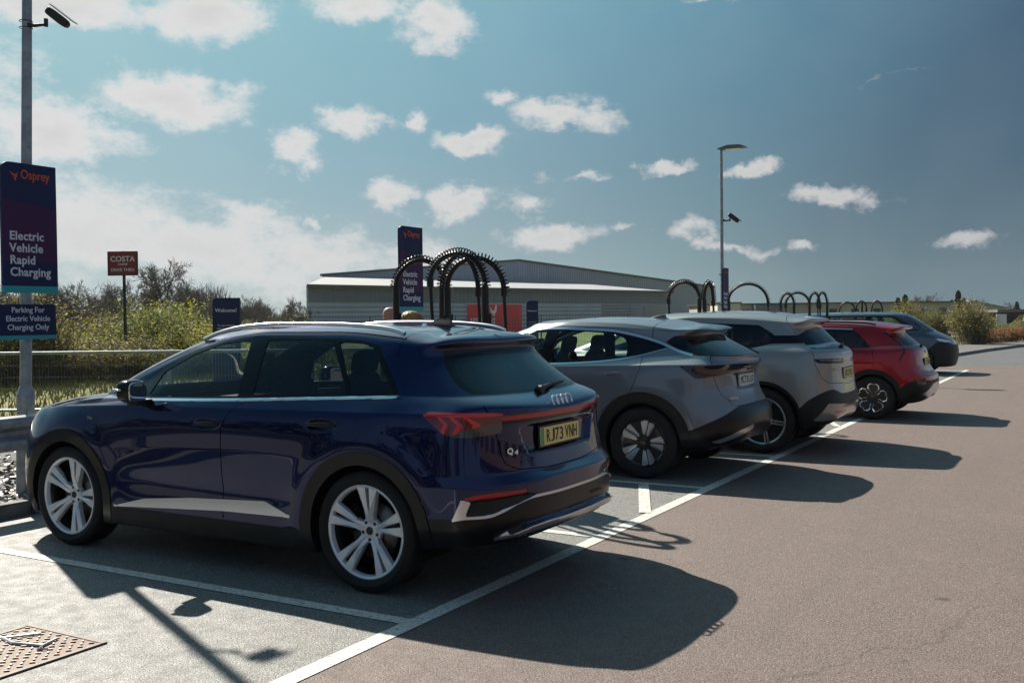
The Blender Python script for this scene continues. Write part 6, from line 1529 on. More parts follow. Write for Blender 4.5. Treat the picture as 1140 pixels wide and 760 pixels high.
    # mesh fences
    def fence(A, B, h, label, dx=.05, zb=.1, rails=True, mat='galv', wire=.004, hz=.2, step=2.52):
        A, B = Vector((*A, 0)), Vector((*B, 0)); L = (B-A).length; an = math.atan2(B.y-A.y, B.x-A.x)
        t = thing('mesh_fence', label, 'fence', A, an)
        k = MB(); s = 0
        while s < L: k.box((s, 0, h/2 + zb), (wire, wire, h)); s += dx
        z = zb
        while z < h + zb: k.box((L/2, .004, z), (L, wire*.9, wire*.9)); z += hz
        k.obj('mesh_panel', M[mat + '_wire'], t)
        if rails:
            r = MB(); r.tube([(0, 0, h + zb + .0), (L, 0, h + zb)], .028, 10); r.tube([(0, 0, zb + .03), (L, 0, zb + .03)], .024, 8); r.obj('rail', M['galv'], t)
        s = .3
        while s < L:
            p = MB(); p.tube([(s, .04, -.1), (s, .04, h + zb - .02)], .03, 8); p.obj('post', M[mat], t); s += step
    M['galv_wire'] = pbr('galvanised_wire', (.18, .19, .20), .5, .5); M['galv_dark_wire'] = pbr('dark_green_wire', (.03, .035, .035), .6)
    fence((-17.0, 2.5), (-5.6, 9.15), 1.02, 'low galvanised railing fence between the slate bed and the rough grass', .055, .10)
    fence((-34, 13.0), (-9.6, 27.1), 1.72, 'tall dark wire mesh fence standing in front of the grey warehouse', .10, .05, False, 'galv_dark', .006, .25, 3.0)
    # chargers with their sprung cable arms
    charger(-1.45, 2.4, CH[0], 'charging unit with four large black cable arches over the navy roof')
    charger(-2.1, 9.4, CH[1], 'charging unit behind the slate grey car, its arches just left of the far lighting column')
    charger(-2.2, 14.3, CH[2], 'charging unit with one wide black arch just right of the far lighting column')
    charger(-2.6, 19.2, CH[3], 'charging unit with two overlapping arches above the roof of the third car', )
    charger(-2.6, 21.6, CH[4], 'charging unit with two narrow arches left of the red car roof')
    charger(-2.6, 26.2, CH[5], 'most distant charging unit, thin arches standing over the far people carrier', (-2.45, 26.6, 2.0))
    # small red and white marker by the people carrier nose
    t = thing('marker_post', 'small red and white marker post beside the nose of the people carrier', 'marker post', (-.75, 33.4, .1))
    m = MB(); m.box((0, 0, .45), (.10, .05, .9)); pm = m.obj('post', M['white'], t, bevel=.01); m = MB(); m.box((0, -.003, .70), (.105, .055, .22)); m.box((0, -.003, .3), (.105, .055, .16)); m.obj('red_band', M['lamp_red'], pm)
    # white hoarding far right
    t = thing('notice_board', 'white notice board on two posts beside the far road, behind the bush', 'sign', (-1.08, 61.0, 0), rad(30))
    m = MB(); m.box((0, 0, 1.0), (.62, .04, 1.1)); m.obj('panel', M['white'], t); [(lambda m: (m.box((q, .045, .5), (.05, .05, 1.0)), m.obj('post', M['galv_dark'], t)))(MB()) for q in (-.28, .28)]
CH = [
 [((-2.25, 2.45), (-1.90, 2.85), 1.95, 1.88, 2.225), ((-1.02, 2.15), (-1.66, 2.20), 1.93, 1.99, 2.24), ((-1.81, 2.62), (-1.44, 2.70), 1.95, 1.90, 2.25), ((-1.50, 2.25), (-.97, 2.40), 1.93, 1.89, 2.20)],
 [((-1.57, 9.4), (-2.12, 9.5), 1.90, 1.88, 2.17), ((-1.42, 9.2), (-1.33, 9.35), 1.89, 1.84, 2.14)],
 [((-2.69, 14.3), (-1.90, 14.35), 1.94, 1.87, 2.27)],
 [((-2.53, 18.8), (-2.88, 18.9), 1.87, 1.85, 2.15), ((-2.33, 19.5), (-2.89, 19.4), 1.87, 1.86, 2.18)],
 [((-2.60, 20.6), (-2.31, 20.5), 1.85, 1.83, 2.19), ((-2.24, 21.0), (-2.51, 21.1), 1.86, 1.87, 2.20)],
 [((-2.54, 26.0), (-3.02, 26.0), 1.74, 1.62, 2.01, False), ((-2.40, 27.0), (-2.71, 27.0), 1.83, 1.75, 2.05, False), ((-2.10, 28.0), (-2.44, 28.0), 1.74, 1.63, 2.06, False)],
]
def ribbed(name, c, period, axis, depth=.02, rough=.45, metal=.2, c2=None):
    """profiled sheet cladding: ribs along the other axis of the object's own coordinates"""
    m = pbr(name, c, rough, metal); N, L = nt(m); b = N['Principled BSDF']
    tc = N.new('ShaderNodeTexCoord'); sp = N.new('ShaderNodeSeparateXYZ'); L.new(tc.outputs['Object'], sp.inputs[0])
    mu = N.new('ShaderNodeMath'); mu.operation = 'MULTIPLY'; mu.inputs[1].default_value = 6.2832/period; L.new(sp.outputs[axis], mu.inputs[0])
    sn = N.new('ShaderNodeMath'); sn.operation = 'SINE'; L.new(mu.outputs[0], sn.inputs[0])
    bp = N.new('ShaderNodeBump'); bp.inputs['Distance'].default_value = depth; L.new(sn.outputs[0], bp.inputs['Height']); L.new(bp.outputs[0], b.inputs['Normal'])
    n = N.new('ShaderNodeTexNoise'); n.inputs['Scale'].default_value = .25; n.inputs['Detail'].default_value = 5; L.new(tc.outputs['Object'], n.inputs['Vector'])
    mr = N.new('ShaderNodeMapRange'); mr.inputs['To Min'].default_value = .8; mr.inputs['To Max'].default_value = 1.15; L.new(n.outputs['Fac'], mr.inputs[0])
    mx = N.new('ShaderNodeMix'); mx.data_type = 'RGBA'; mx.blend_type = 'MULTIPLY'; mx.inputs[0].default_value = 1; mx.inputs[6].default_value = (*c, 1)
    co = N.new('ShaderNodeCombineColor'); 
    for i in range(3): L.new(mr.outputs[0], co.inputs[i])
    L.new(co.outputs[0], mx.inputs[7]); L.new(mx.outputs[2], b.inputs['Base Color'])
    return m
def build_buildings():
    # warehouse: local x along the facade, y into the depth
    A = Vector((-64.2, 70.6, -.03)); D = Vector((-48.8 + 64.2, 128.2 - 70.6, 0)); Lw = D.length; an = math.atan2(D.y, D.x)
    t = thing('warehouse', 'long grey steel-clad warehouse with a pale roof and a low gable behind', 'building', A, an)
    W1 = ribbed('grey_cladding_upper', (.12, .15, .20), .6, 0, .01); W2 = ribbed('silver_ribbed_cladding', (.40, .45, .52), .5, 2, .05); W3 = ribbed('mid_grey_cladding', (.24, .26, .285), .4, 2, .03)
    RF = ribbed('pale_roof_sheet', (.36, .37, .37), .9, 0, .12, .75, .0); GB = ribbed('gable_cladding', (.23, .28, .35), .5, 0, .02); DK = pbr('dark_gutter', (.06, .065, .07), .5)
    m = MB(); m.prism([(0, 0), (Lw, 0), (Lw, 17.9), (13.9, 17.9)], 0, 5.15, 'z'); m.obj('upper_wall', W1, t)
    m = MB(); m.box((Lw*.38, -.03, 1.75), (Lw*.76, .06, 3.5)); m.obj('lower_wall', W2, t)
    m = MB(); m.box((Lw*.88, -.03, 1.75), (Lw*.24, .06, 3.5)); m.obj('lower_wall', W3, t)
    m = MB(); m.add([(-.6, -.8, 5.22), (Lw + .5, -.8, 5.22), (Lw + .5, 17.9, 7.0), (14.2, 17.9, 7.0), (-.6, -.8, 5.05), (Lw + .5, -.8, 5.05), (Lw + .5, 17.9, 6.8), (14.2, 17.9, 6.8)], [[0, 1, 2, 3], [7, 6, 5, 4], [0, 4, 5, 1], [1, 5, 6, 2], [2, 6, 7, 3], [3, 7, 4, 0]]); m.obj('roof', RF, t)
    m = MB(); m.box((Lw/2, -.86, 5.10), (Lw + 1.2, .16, .34)); m.obj('gutter', DK, t)
    g = MB(); pr = [(14, 0), (14, 7.2), (48, 10.05), (98, 6.9), (98, 0)]; g.add([(a, 18, b) for a, b in pr] + [(a + 34 - .25*(a-14), 56, b) for a, b in pr], [[0, 1, 2, 3, 4][::-1], [5, 6, 7, 8, 9]] + [[i, (i+1) % 5, (i+1) % 5 + 5, i+5] for i in range(5)]); g.obj('rear_gable', GB, t)
    r = MB(); r.tube([(13.6, 17.8, 7.2), (48, 17.8, 10.15), (98.5, 17.8, 6.95)], .16, 6); r.obj('verge_trim', DK, t)
    for x_ in (-.5, Lw*.985): m = MB(); m.tube([(x_, -.7, 0), (x_, -.7, 5.1)], .09, 8); m.obj('downpipe', W2, t)
    for x in (2.0, 5.2): 
        d = MB(); d.box((Lw - 2 - x, -.08, 1.6), (2.4, .08, 3.2)); d.obj('roller_door', W3, t)
    # red banner with a rooster
    b = thing('rooster_banner', 'red banner with a white rooster and bold white lettering hanging on the warehouse wall', 'banner', A, an)
    x0, x1, z0, z1 = BAN
    m = MB(); m.box(((x0+x1)/2, -.10, (z0+z1)/2), (x1-x0, .06, z1-z0)); pn = m.obj('panel', pbr('red_banner', (.72, .022, .03), .6), b)
    h = z1 - z0; cx = x0 + (x1-x0)*.475
    ro = [(-.30, .05), (-.38, .42), (-.28, .30), (-.20, .16), (-.02, .12), (.10, .30), (.12, .46), (.17, .56), (.24, .50), (.30, .40), (.24, .38), (.26, .20), (.20, .0), (.08, -.12), (.06, -.26), (.12, -.30), (.0, -.30), (.0, -.14), (-.08, -.14), (-.10, -.26), (-.05, -.30), (-.16, -.30), (-.14, -.14), (-.24, -.06)]
    m = MB(); m.prism([(cx + a*h*.55, z0 + h*.72 + b_*h*.50) for a, b_ in ro], -.135, -.145, 'y'); m.obj('rooster', M['sign_white'], pn)
    text('lettering', 'NISHPHENS', h*.30, M['sign_white'], pn, (x0 + (x1-x0)*.05, -.15, z0 + h*.30), (1, 0, 0), (0, 0, 1), bold=.035, sx=.80)
    # low pale unit with windows
    t = thing('industrial_unit', 'long low cream industrial unit with small windows seen above the third and fourth cars', 'building', (-36.5, 109.6, -.03), math.atan2(11.0, 19.5))
    CW = noisy(pbr('cream_render', (.46, .45, .40), .8), (.36, .35, .31), .4, .6); WN = pbr('dark_window', (.03, .045, .06), .15)
    m = MB(); m.box((15, 6, 1.5), (30, 12, 3.0)); w = m.obj('wall', CW, t)
    m = MB(); m.box((15, 5.9, 3.05), (30.6, 12.6, .16)); m.obj('roof', DK, t)
    for k in range(11):
        if k in (3, 4): continue
        q = MB(); q.box((2.2 + 2.6*k, -.02, 1.95), (.9, .08, .8)); q.obj('window', WN, w)
    m = MB(); m.box((7.2, -.8, 1.45), (3.2, 1.6, 2.9)); m.obj('grey_block', W1, t)
    t = thing('white_cabin', 'small white site building left of the cream industrial unit', 'building', (-30.5, 96.5, -.03), rad(30))
    m = MB(); m.box((1.1, 2, 1.5), (2.4, 4, 3.0)); w = m.obj('wall', noisy(pbr('white_render', (.62, .61, .57), .8), (.5, .49, .45), .5, .4), t); m = MB(); m.box((1.1, 2, 3.04), (2.7, 4.3, .12)); m.obj('roof', DK, t)
    for x in (.2, .65, 1.1): q = MB(); q.box((x, -.01, 1.6), (.16, .06, 1.4)); q.obj('window', WN, w)
    # pale roof far right and brown block at the right edge
    t = thing('far_shed', 'pale low shed roof far behind the bushes right of the people carrier', 'building', (-16, 150, -.03), rad(30)); 
    m = MB(); m.prism([(0, 0), (0, 2.4), (5, 3.4), (10, 2.4), (10, 0)], 0, 12, 'y'); m.obj('wall', noisy(pbr('pale_sheet', (.48, .48, .46), .7), (.36, .36, .35), .3, .5), t)
    m = MB(); m.prism([(-.3, 2.42), (5, 3.5), (10.3, 2.42), (10.3, 2.3), (5, 3.35), (-.3, 2.3)], -.3, 12.3, 'y'); m.obj('roof', RF, t)
    t = thing('brick_block', 'dark brown brick block with windows at the right edge beyond the bush', 'building', (-3.6, 93, -.03), rad(28))
    m = MB(); m.box((6, 3, .85), (12, 6, 1.7)); w = m.obj('wall', noisy(pbr('brown_brick', (.13, .085, .06), .85), (.08, .055, .045), 1.2, .8), t); m = MB(); m.prism([(-.3, 1.7), (12.3, 1.7), (12.3, 1.95), (-.3, 1.95)], -.4, 6.3, 'y'); m.obj('roof', noisy(pbr('grey_roof', (.24, .22, .2), .8), (.16, .15, .14), 1, .6), t)
    for k in range(6): q = MB(); q.box((1 + 1.8*k, -.02, .95), (.8, .06, .9)); q.obj('window', WN, w)
BAN = (21.4, 30.3, .1, 3.3)
# ------------------------------------------------------------------ plants
def bare_tree_mesh(H, seed, spread=1.0, dense=1.0, tw=.020):
    r = random.Random(seed); tr = MB(); cr = MB()
    def br(p, d, L, rad_, lvl):
        n = 3 if lvl < 2 else 2; pts = [p]; q = p.copy(); dd = d.copy()
        for i in range(n):
            dd = (dd + Vector((r.gauss(0, .13), r.gauss(0, .13), r.gauss(.03, .08)))).normalized(); q = q + dd*L/n; pts.append(q.copy())
        rs = [rad_*(1 - .45*i/n) for i in range(n+1)]
        (tr if lvl < 2 else cr).tube(pts, rs, 6 if lvl < 2 else 3, caps=False)
        if lvl >= 5: return
        k = int({0: 6, 1: 5, 2: 5, 3: 4, 4: 3}[lvl]*dense)
        for j in range(k):
            u = .30 + .70*(j + r.random())/k if lvl else .28 + .72*(j + r.random())/k
            idx = min(n-1, int(u*n)); b = pts[idx].lerp(pts[idx+1], u*n - idx)
            a = r.uniform(0, 6.28); per = dd.orthogonal().normalized(); per = Matrix.Rotation(a, 3, dd) @ per
            nd = (dd*r.uniform(.55, 1.0) + per*r.uniform(.5, .95)*spread + Vector((0, 0, .12))).normalized()
            br(b, nd, L*r.uniform(.48, .72), max(rad_*.50, tw), lvl+1)
    br(Vector((0, 0, 0)), Vector((0, 0, 1)), H*.42, H*.020, 0)
    hh = max(max(v[2] for v in cr.v), max(v[2] for v in tr.v)); k = H/hh
    for q in (tr, cr): q.v = [(a*k, b*k, c*k) for a, b, c in q.v]
    return tr.mesh('trunk', M['bark'], auto=1, recalc=False), cr.mesh('crown', M['twig'], recalc=False)
def place_tree(ms, x, y, s, label, group, rz=0, kind='bare_tree', z=-.05, cat='tree'):
    t = thing(kind, label, cat, (x, y, z), rz, group); t.scale = (s, s, s)
    link('trunk', ms[0], t); link('crown', ms[1], t); return t
def leaf_quads(p, s, r, asp=.45):
    n = len(p); a = r.normal(0, 1, (n, 3)); a /= np.linalg.norm(a, axis=1, keepdims=True); c = np.cross(a, r.normal(0, 1, (n, 3))); c /= np.linalg.norm(c, axis=1, keepdims=True)
    V = np.stack([p - a*s, p + c*s*asp, p + a*s, p - c*s*asp], 1).reshape(-1, 3); F = np.arange(4*n).reshape(n, 4)
    return V.tolist(), F.tolist()
def bush_mesh(w, h, seed, leaves, lm, stems=160, size=.05, top=1.0, brown=.3):
    r = np.random.default_rng(seed); st = MB()
    lumps = [(r.uniform(-.35, .35)*w, r.uniform(-.35, .35)*w*.7, r.uniform(.35, .7)*h, r.uniform(.22, .38)*w) for _ in range(7)] + [(0, 0, .4*h, .42*w)]
    tips = []
    for i in range(stems):
        c = lumps[int(r.integers(0, len(lumps)))]; d = r.normal(0, 1, 3); d /= np.linalg.norm(d); d[2] = abs(d[2])*1.1
        e = Vector((c[0] + d[0]*c[3], c[1] + d[1]*c[3], min(c[2] + d[2]*c[3]*1.2*top, h*1.25))); b = Vector((r.normal(0, .12)*w, r.normal(0, .10)*w, 0))
        mid = b.lerp(e, .5) + Vector((0, 0, .12*h)); st.tube([b, mid, e], [.014, .009, .003], 3, caps=False); tips.append((b, mid, e))
    T = np.array([[list(q) for q in t_] for t_ in tips]); n = leaves
    k = r.integers(0, len(T), n); u = r.beta(2.6, 1.2, n)[:, None]
    p = np.where(u < .5, T[k, 0]*(1-2*u) + T[k, 1]*2*u, T[k, 1]*(2-2*u) + T[k, 2]*(2*u-1)) + r.normal(0, .035*w, (n, 3))*(.5 + .5*u)
    p[:, 2] = np.maximum(p[:, 2], .03)
    V, F = leaf_quads(p, size*r.uniform(.5, 1.3, n)[:, None], r)
    q = r.random(n); MI = np.where(q > brown, 0, np.where(q > brown*.4, 1, 2)).astype(int).tolist()
    me = bpy.data.meshes.new('crown'); me.from_pydata(V, [], F)
    for m in lm: me.materials.append(m)
    me.polygons.foreach_set('material_index', MI)
    return st.mesh('stems', M['twig'], recalc=False), me
def build_plants():
    def leaf(n, c):
        m = pbr(n, c, .6, spec=.3); N, L = nt(m); b = N['Principled BSDF']; tr = N.new('ShaderNodeBsdfTranslucent'); tr.inputs[0].default_value = (*[min(1, x*1.3) for x in c], 1)
        mx = N.new('ShaderNodeMixShader'); mx.inputs[0].default_value = .4; L.new(b.outputs[0], mx.inputs[1]); L.new(tr.outputs[0], mx.inputs[2]); L.new(mx.outputs[0], N['Material Output'].inputs[0]); return m
    yg = leaf('spring_leaf', (.34, .33, .05)); gr = leaf('green_leaf', (.12, .15, .035)); br = leaf('brown_leaf', (.15, .115, .065)); dk = leaf('dark_needle', (.018, .030, .014)); og = leaf('rust_plant', (.26, .11, .04)); ol = leaf('olive_leaf', (.20, .185, .07))
    bt = [bare_tree_mesh(7.5, 11, 1.1, 1.0), bare_tree_mesh(7.5, 12, .9, 1.0), bare_tree_mesh(7.5, 13, 1.2, .9)]
    G = 'bare winter trees on the left skyline'; k = 0
    spots = [(-12, 96, 1.0), (12, 99, .95), (40, 103, 1.0), (68, 104, .92), (88, 108, .98), (105, 100, .88), (128, 106, .95), (150, 112, 1.0), (180, 88, 1.0), (207, 104, .90), (222, 112, .90), (240, 118, .95), (262, 108, .62), (283, 112, .72), (300, 118, .62), (318, 108, .70), (333, 100, .60), (-40, 100, 1.0), (165, 120, .85), (196, 122, .95), (55, 118, 1.05), (115, 122, 1.05)]
    big = bare_tree_mesh(7.5, 17, 1.15, 1.25, .018)
    lab = {180: 'tallest bare winter tree, rounded crown, right of the maroon coffee sign'}
    for px, Z, s in spots:
        x, y = at(px, Z); l = lab.get(px, 'bare winter tree in the hazy line on the left skyline')
        place_tree(big if px == 180 else bt[k % 3], x, y, s*(.88 if px != 180 else .97), l, None if px in lab else G, k*1.9); k += 1
    # hedge of spring shrubs behind the railing fence
    bm_ = [bush_mesh(3.2, 2.4, 21, 8000, [yg, gr, br], 260, .045, brown=.25), bush_mesh(3.4, 2.7, 22, 5500, [br, ol, yg], 420, .04, 1.15, .45), bush_mesh(3.0, 2.2, 23, 7000, [ol, yg, br], 300, .045, brown=.5), bush_mesh(3.0, 2.3, 24, 7500, [gr, ol, yg], 260, .045, brown=.3)]
    H = 'yellow green shrubs behind the railing fence'
    for i, (px, Z, v, s) in enumerate([(-25, 27, 0, 1.15), (30, 27.5, 2, 1.2), (72, 29, 0, 1.0), (100, 31, 1, 1.12), (140, 29, 2, 1.15), (170, 32, 0, 1.25), (212, 31, 2, 1.1), (245, 33, 1, 1.0), (275, 34, 0, .95), (310, 37, 2, 1.0), (335, 41, 1, 1.0), (55, 35, 1, 1.35), (120, 37, 1, 1.3), (190, 38, 1, 1.3), (235, 42, 0, 1.3), (290, 44, 1, 1.15), (15, 36, 0, 1.3), (-60, 30, 1, 1.3), (318, 52, 1, 1.5), (265, 52, 1, 1.4), (345, 58, 0, 1.2)]):
        x, y = at(px, Z); t = thing('shrub', 'spring shrub in the leafy bank behind the railing fence', 'shrub', (x, y, -.05), i*1.3, H); v = (v + (i*7 % 4)) % 4; zz = [.50, .72, .56, .62][i % 4]*(.8 if px > 240 else 1); t.scale = (s, s, s*zz); link('stems', bm_[v][0], t); link('crown', bm_[v][1], t)
    # far wood behind everything on the left, one hazy mass
    r = np.random.default_rng(5); m = MB()
    for i in range(2600):
        px = r.uniform(-80, 345); Z = r.uniform(150, 175); x, y = at(px, Z); h = (5.2 + 1.6*math.sin(px*.031) + 1.0*math.sin(px*.11+1))*(1 - .35*(px > 255)); a = r.normal(0, .35)
        b = Vector((x, y, 0)); m.tube([b, b + Vector((a, 0, h*r.uniform(.5, .8))), b + Vector((a*2.2 + r.normal(0, .5), r.normal(0, .5), h*r.uniform(.8, 1.08)))], [.10, .06, .015], 3, caps=False)
    setting(m.obj('distant_wood', M['twig'], recalc=False), 'stuff')
    # right-hand side: big bush by the far road and neighbours
    B1 = bush_mesh(2.6, 2.0, 31, 9500, [ol, br, yg], 420, .045, 1.1, .5); B2 = bush_mesh(2.4, 2.0, 32, 6000, [gr, ol, yg], 200, .05)
    def bush(B, px, Z, s, lab, grp=None, kind='shrub', sz=None):
        x, y = at(px, Z); t = thing(kind, lab, 'shrub', (x, y, 0), px, grp); t.scale = (s, s, sz or s); link('stems', B[0], t); link('crown', B[1], t)
    bush(B1, 1083, 49, 1.0, 'large olive brown bush on the verge beside the far road, right of the people carrier')
    bush(B2, 992, 44, .88, 'green bush rising behind the roof of the people carrier'); bush(B1, 1014, 52, .85, 'brownish bush half hidden behind the windscreen of the people carrier', sz=1.0)
    bush(B1, 1046, 62, .85, 'lower olive bush left of the large verge bush')
    for i, (px, Z) in enumerate([(1122, 56), (1136, 58), (1150, 60)]): bush(B1, px, Z, .45, 'low rust coloured scrub at the right edge of the verge', 'low scrub at the right edge')
    R_ = bush_mesh(2.2, .7, 41, 3000, [og, br, ol], 60, .05, .8, .4)
    for i, (px, Z) in enumerate([(1098, 50.5), (1110, 52), (1124, 53), (1134, 55), (1118, 58)]): bush(R_, px, Z, .9, 'patch of rust coloured weeds on the verge by the far road', 'rust coloured weeds on the verge')
    for i, (px, Z, s) in enumerate([(1025, 150, .62), (1036, 155, .66), (1049, 150, .60), (1090, 160, .55), (1122, 170, .5)]): x, y = at(px, Z); place_tree(bt[i % 3], x, y, s, 'small rounded bare tree on the far right skyline', 'bare trees on the right skyline', i)
    # dark evergreens
    c = MB(); r = np.random.default_rng(9); V = []; F = []
    for i in range(5000):
        z = r.uniform(.1, 1)**1.2; R = (1 - z)*.38*(.8 + .3*math.sin(z*22)) + .02; a = r.uniform(0, 6.283); q = np.array([R*math.cos(a)*r.uniform(.6, 1), R*math.sin(a)*r.uniform(.6, 1), z]); d = r.normal(0, .018, 3); e = r.normal(0, .018, 3); k = len(V)
        V += [tuple(q-d), tuple(q+e), tuple(q+d), tuple(q-e)]; F.append([k, k+1, k+2, k+3])
    me = bpy.data.meshes.new('crown'); me.from_pydata(V, [], F); me.materials.append(dk); c.tube([(0, 0, 0), (0, 0, .9)], [.02, .005], 6); tm = c.mesh('trunk', M['bark'])
    for i, (px, Z, s) in enumerate([(1067, 140, 4.7), (1073, 142, 3.7), (1060, 142, 3.5), (1079, 143, 3.0), (1087, 145, 3.4), (1000, 95, 3.1), (1008, 96, 3.4), (1132, 150, 3.2)]):
        x, y = at(px, Z); t = thing('evergreen_tree', 'tallest dark evergreen tree of the far right clump' if i == 0 else 'dark evergreen tree on the far right skyline', 'tree', (x, y, 0), i, None if i == 0 else 'dark evergreens on the right skyline'); t.scale = (s, s, s); link('trunk', tm, t); link('crown', me, t)
    # far hedge line
    m = MB(); V = []; F = []; MI = []
    for i in range(16000):
        px = r.uniform(985, 1260); Z = r.uniform(75, 100); x, y = at(px, Z); z = r.uniform(0, 1)*(1.05 + .35*math.sin(px*.15) + .2*math.sin(px*.05)); d = r.normal(0, .08, 3); e = r.normal(0, .08, 3); q = np.array([x, y, z]); k = len(V); V += [tuple(q-d), tuple(q+e), tuple(q+d), tuple(q-e)]; F.append([k, k+1, k+2, k+3]); MI.append(int(r.integers(0, 3)))
    me = bpy.data.meshes.new('far_hedge'); me.from_pydata(V, [], F); [me.materials.append(q) for q in (ol, br, gr)]; me.polygons.foreach_set('material_index', MI); setting(link('far_hedge', me), 'stuff')
def at(px, Z):
    """ground position seen at picture column px, Z metres ahead"""
    k = (px - 570)/1114.2*Z
    return (3.7726 - .5034*Z + .8641*k, -5.5997 + .8638*Z + .5032*k)
def build_surroundings():
    r = np.random.default_rng(15)
    t = thing('drive_thru_building', 'low brown brick and timber drive thru building behind the camera across the lane', 'building', (26, -6, 0), rad(8))
    bw = noisy(pbr('warm_brick', (.20, .115, .075), .85), (.13, .075, .05), 1.5, .8); wn = pbr('shop_window', (.03, .04, .045), .08)
    m = MB(); m.box((4, 12, 2.1), (8, 24, 4.2)); w = m.obj('wall', bw, t); m = MB(); m.box((4, 12, 4.35), (8.8, 24.8, .3)); m.obj('roof', pbr('dark_fascia', (.03, .03, .032), .5), t)
    for k in range(6): q = MB(); q.box((-.03, 2.2 + 3.9*k, 1.6), (.08, 2.2, 2.2)); q.obj('window', wn, w)
    V = []; F = []; MI = []
    for i in range(14000):
        u = r.uniform(0, 1)
        if u < .55: x, y = r.uniform(-45, 60), -34 + r.normal(0, 1.2)
        else: x, y = 52 + r.normal(0, 1.2), r.uniform(-34, 60)
        z = r.uniform(0, 1)*(5 + 2*math.sin(x*.4 + y*.31) + 1.2*math.sin(x*1.1 + y*.9)); d = r.normal(0, .32, 3); e = r.normal(0, .32, 3); q = np.array([x, y, z]); k = len(V); V += [tuple(q-d), tuple(q+e), tuple(q+d), tuple(q-e)]; F.append([k, k+1, k+2, k+3]); MI.append(int(r.integers(0, 2)))
    me = bpy.data.meshes.new('boundary_trees'); me.from_pydata(V, [], F); me.materials.append(M['hedge_dark']); me.materials.append(M['twig']); me.polygons.foreach_set('material_index', MI); setting(link('boundary_trees', me), 'stuff')
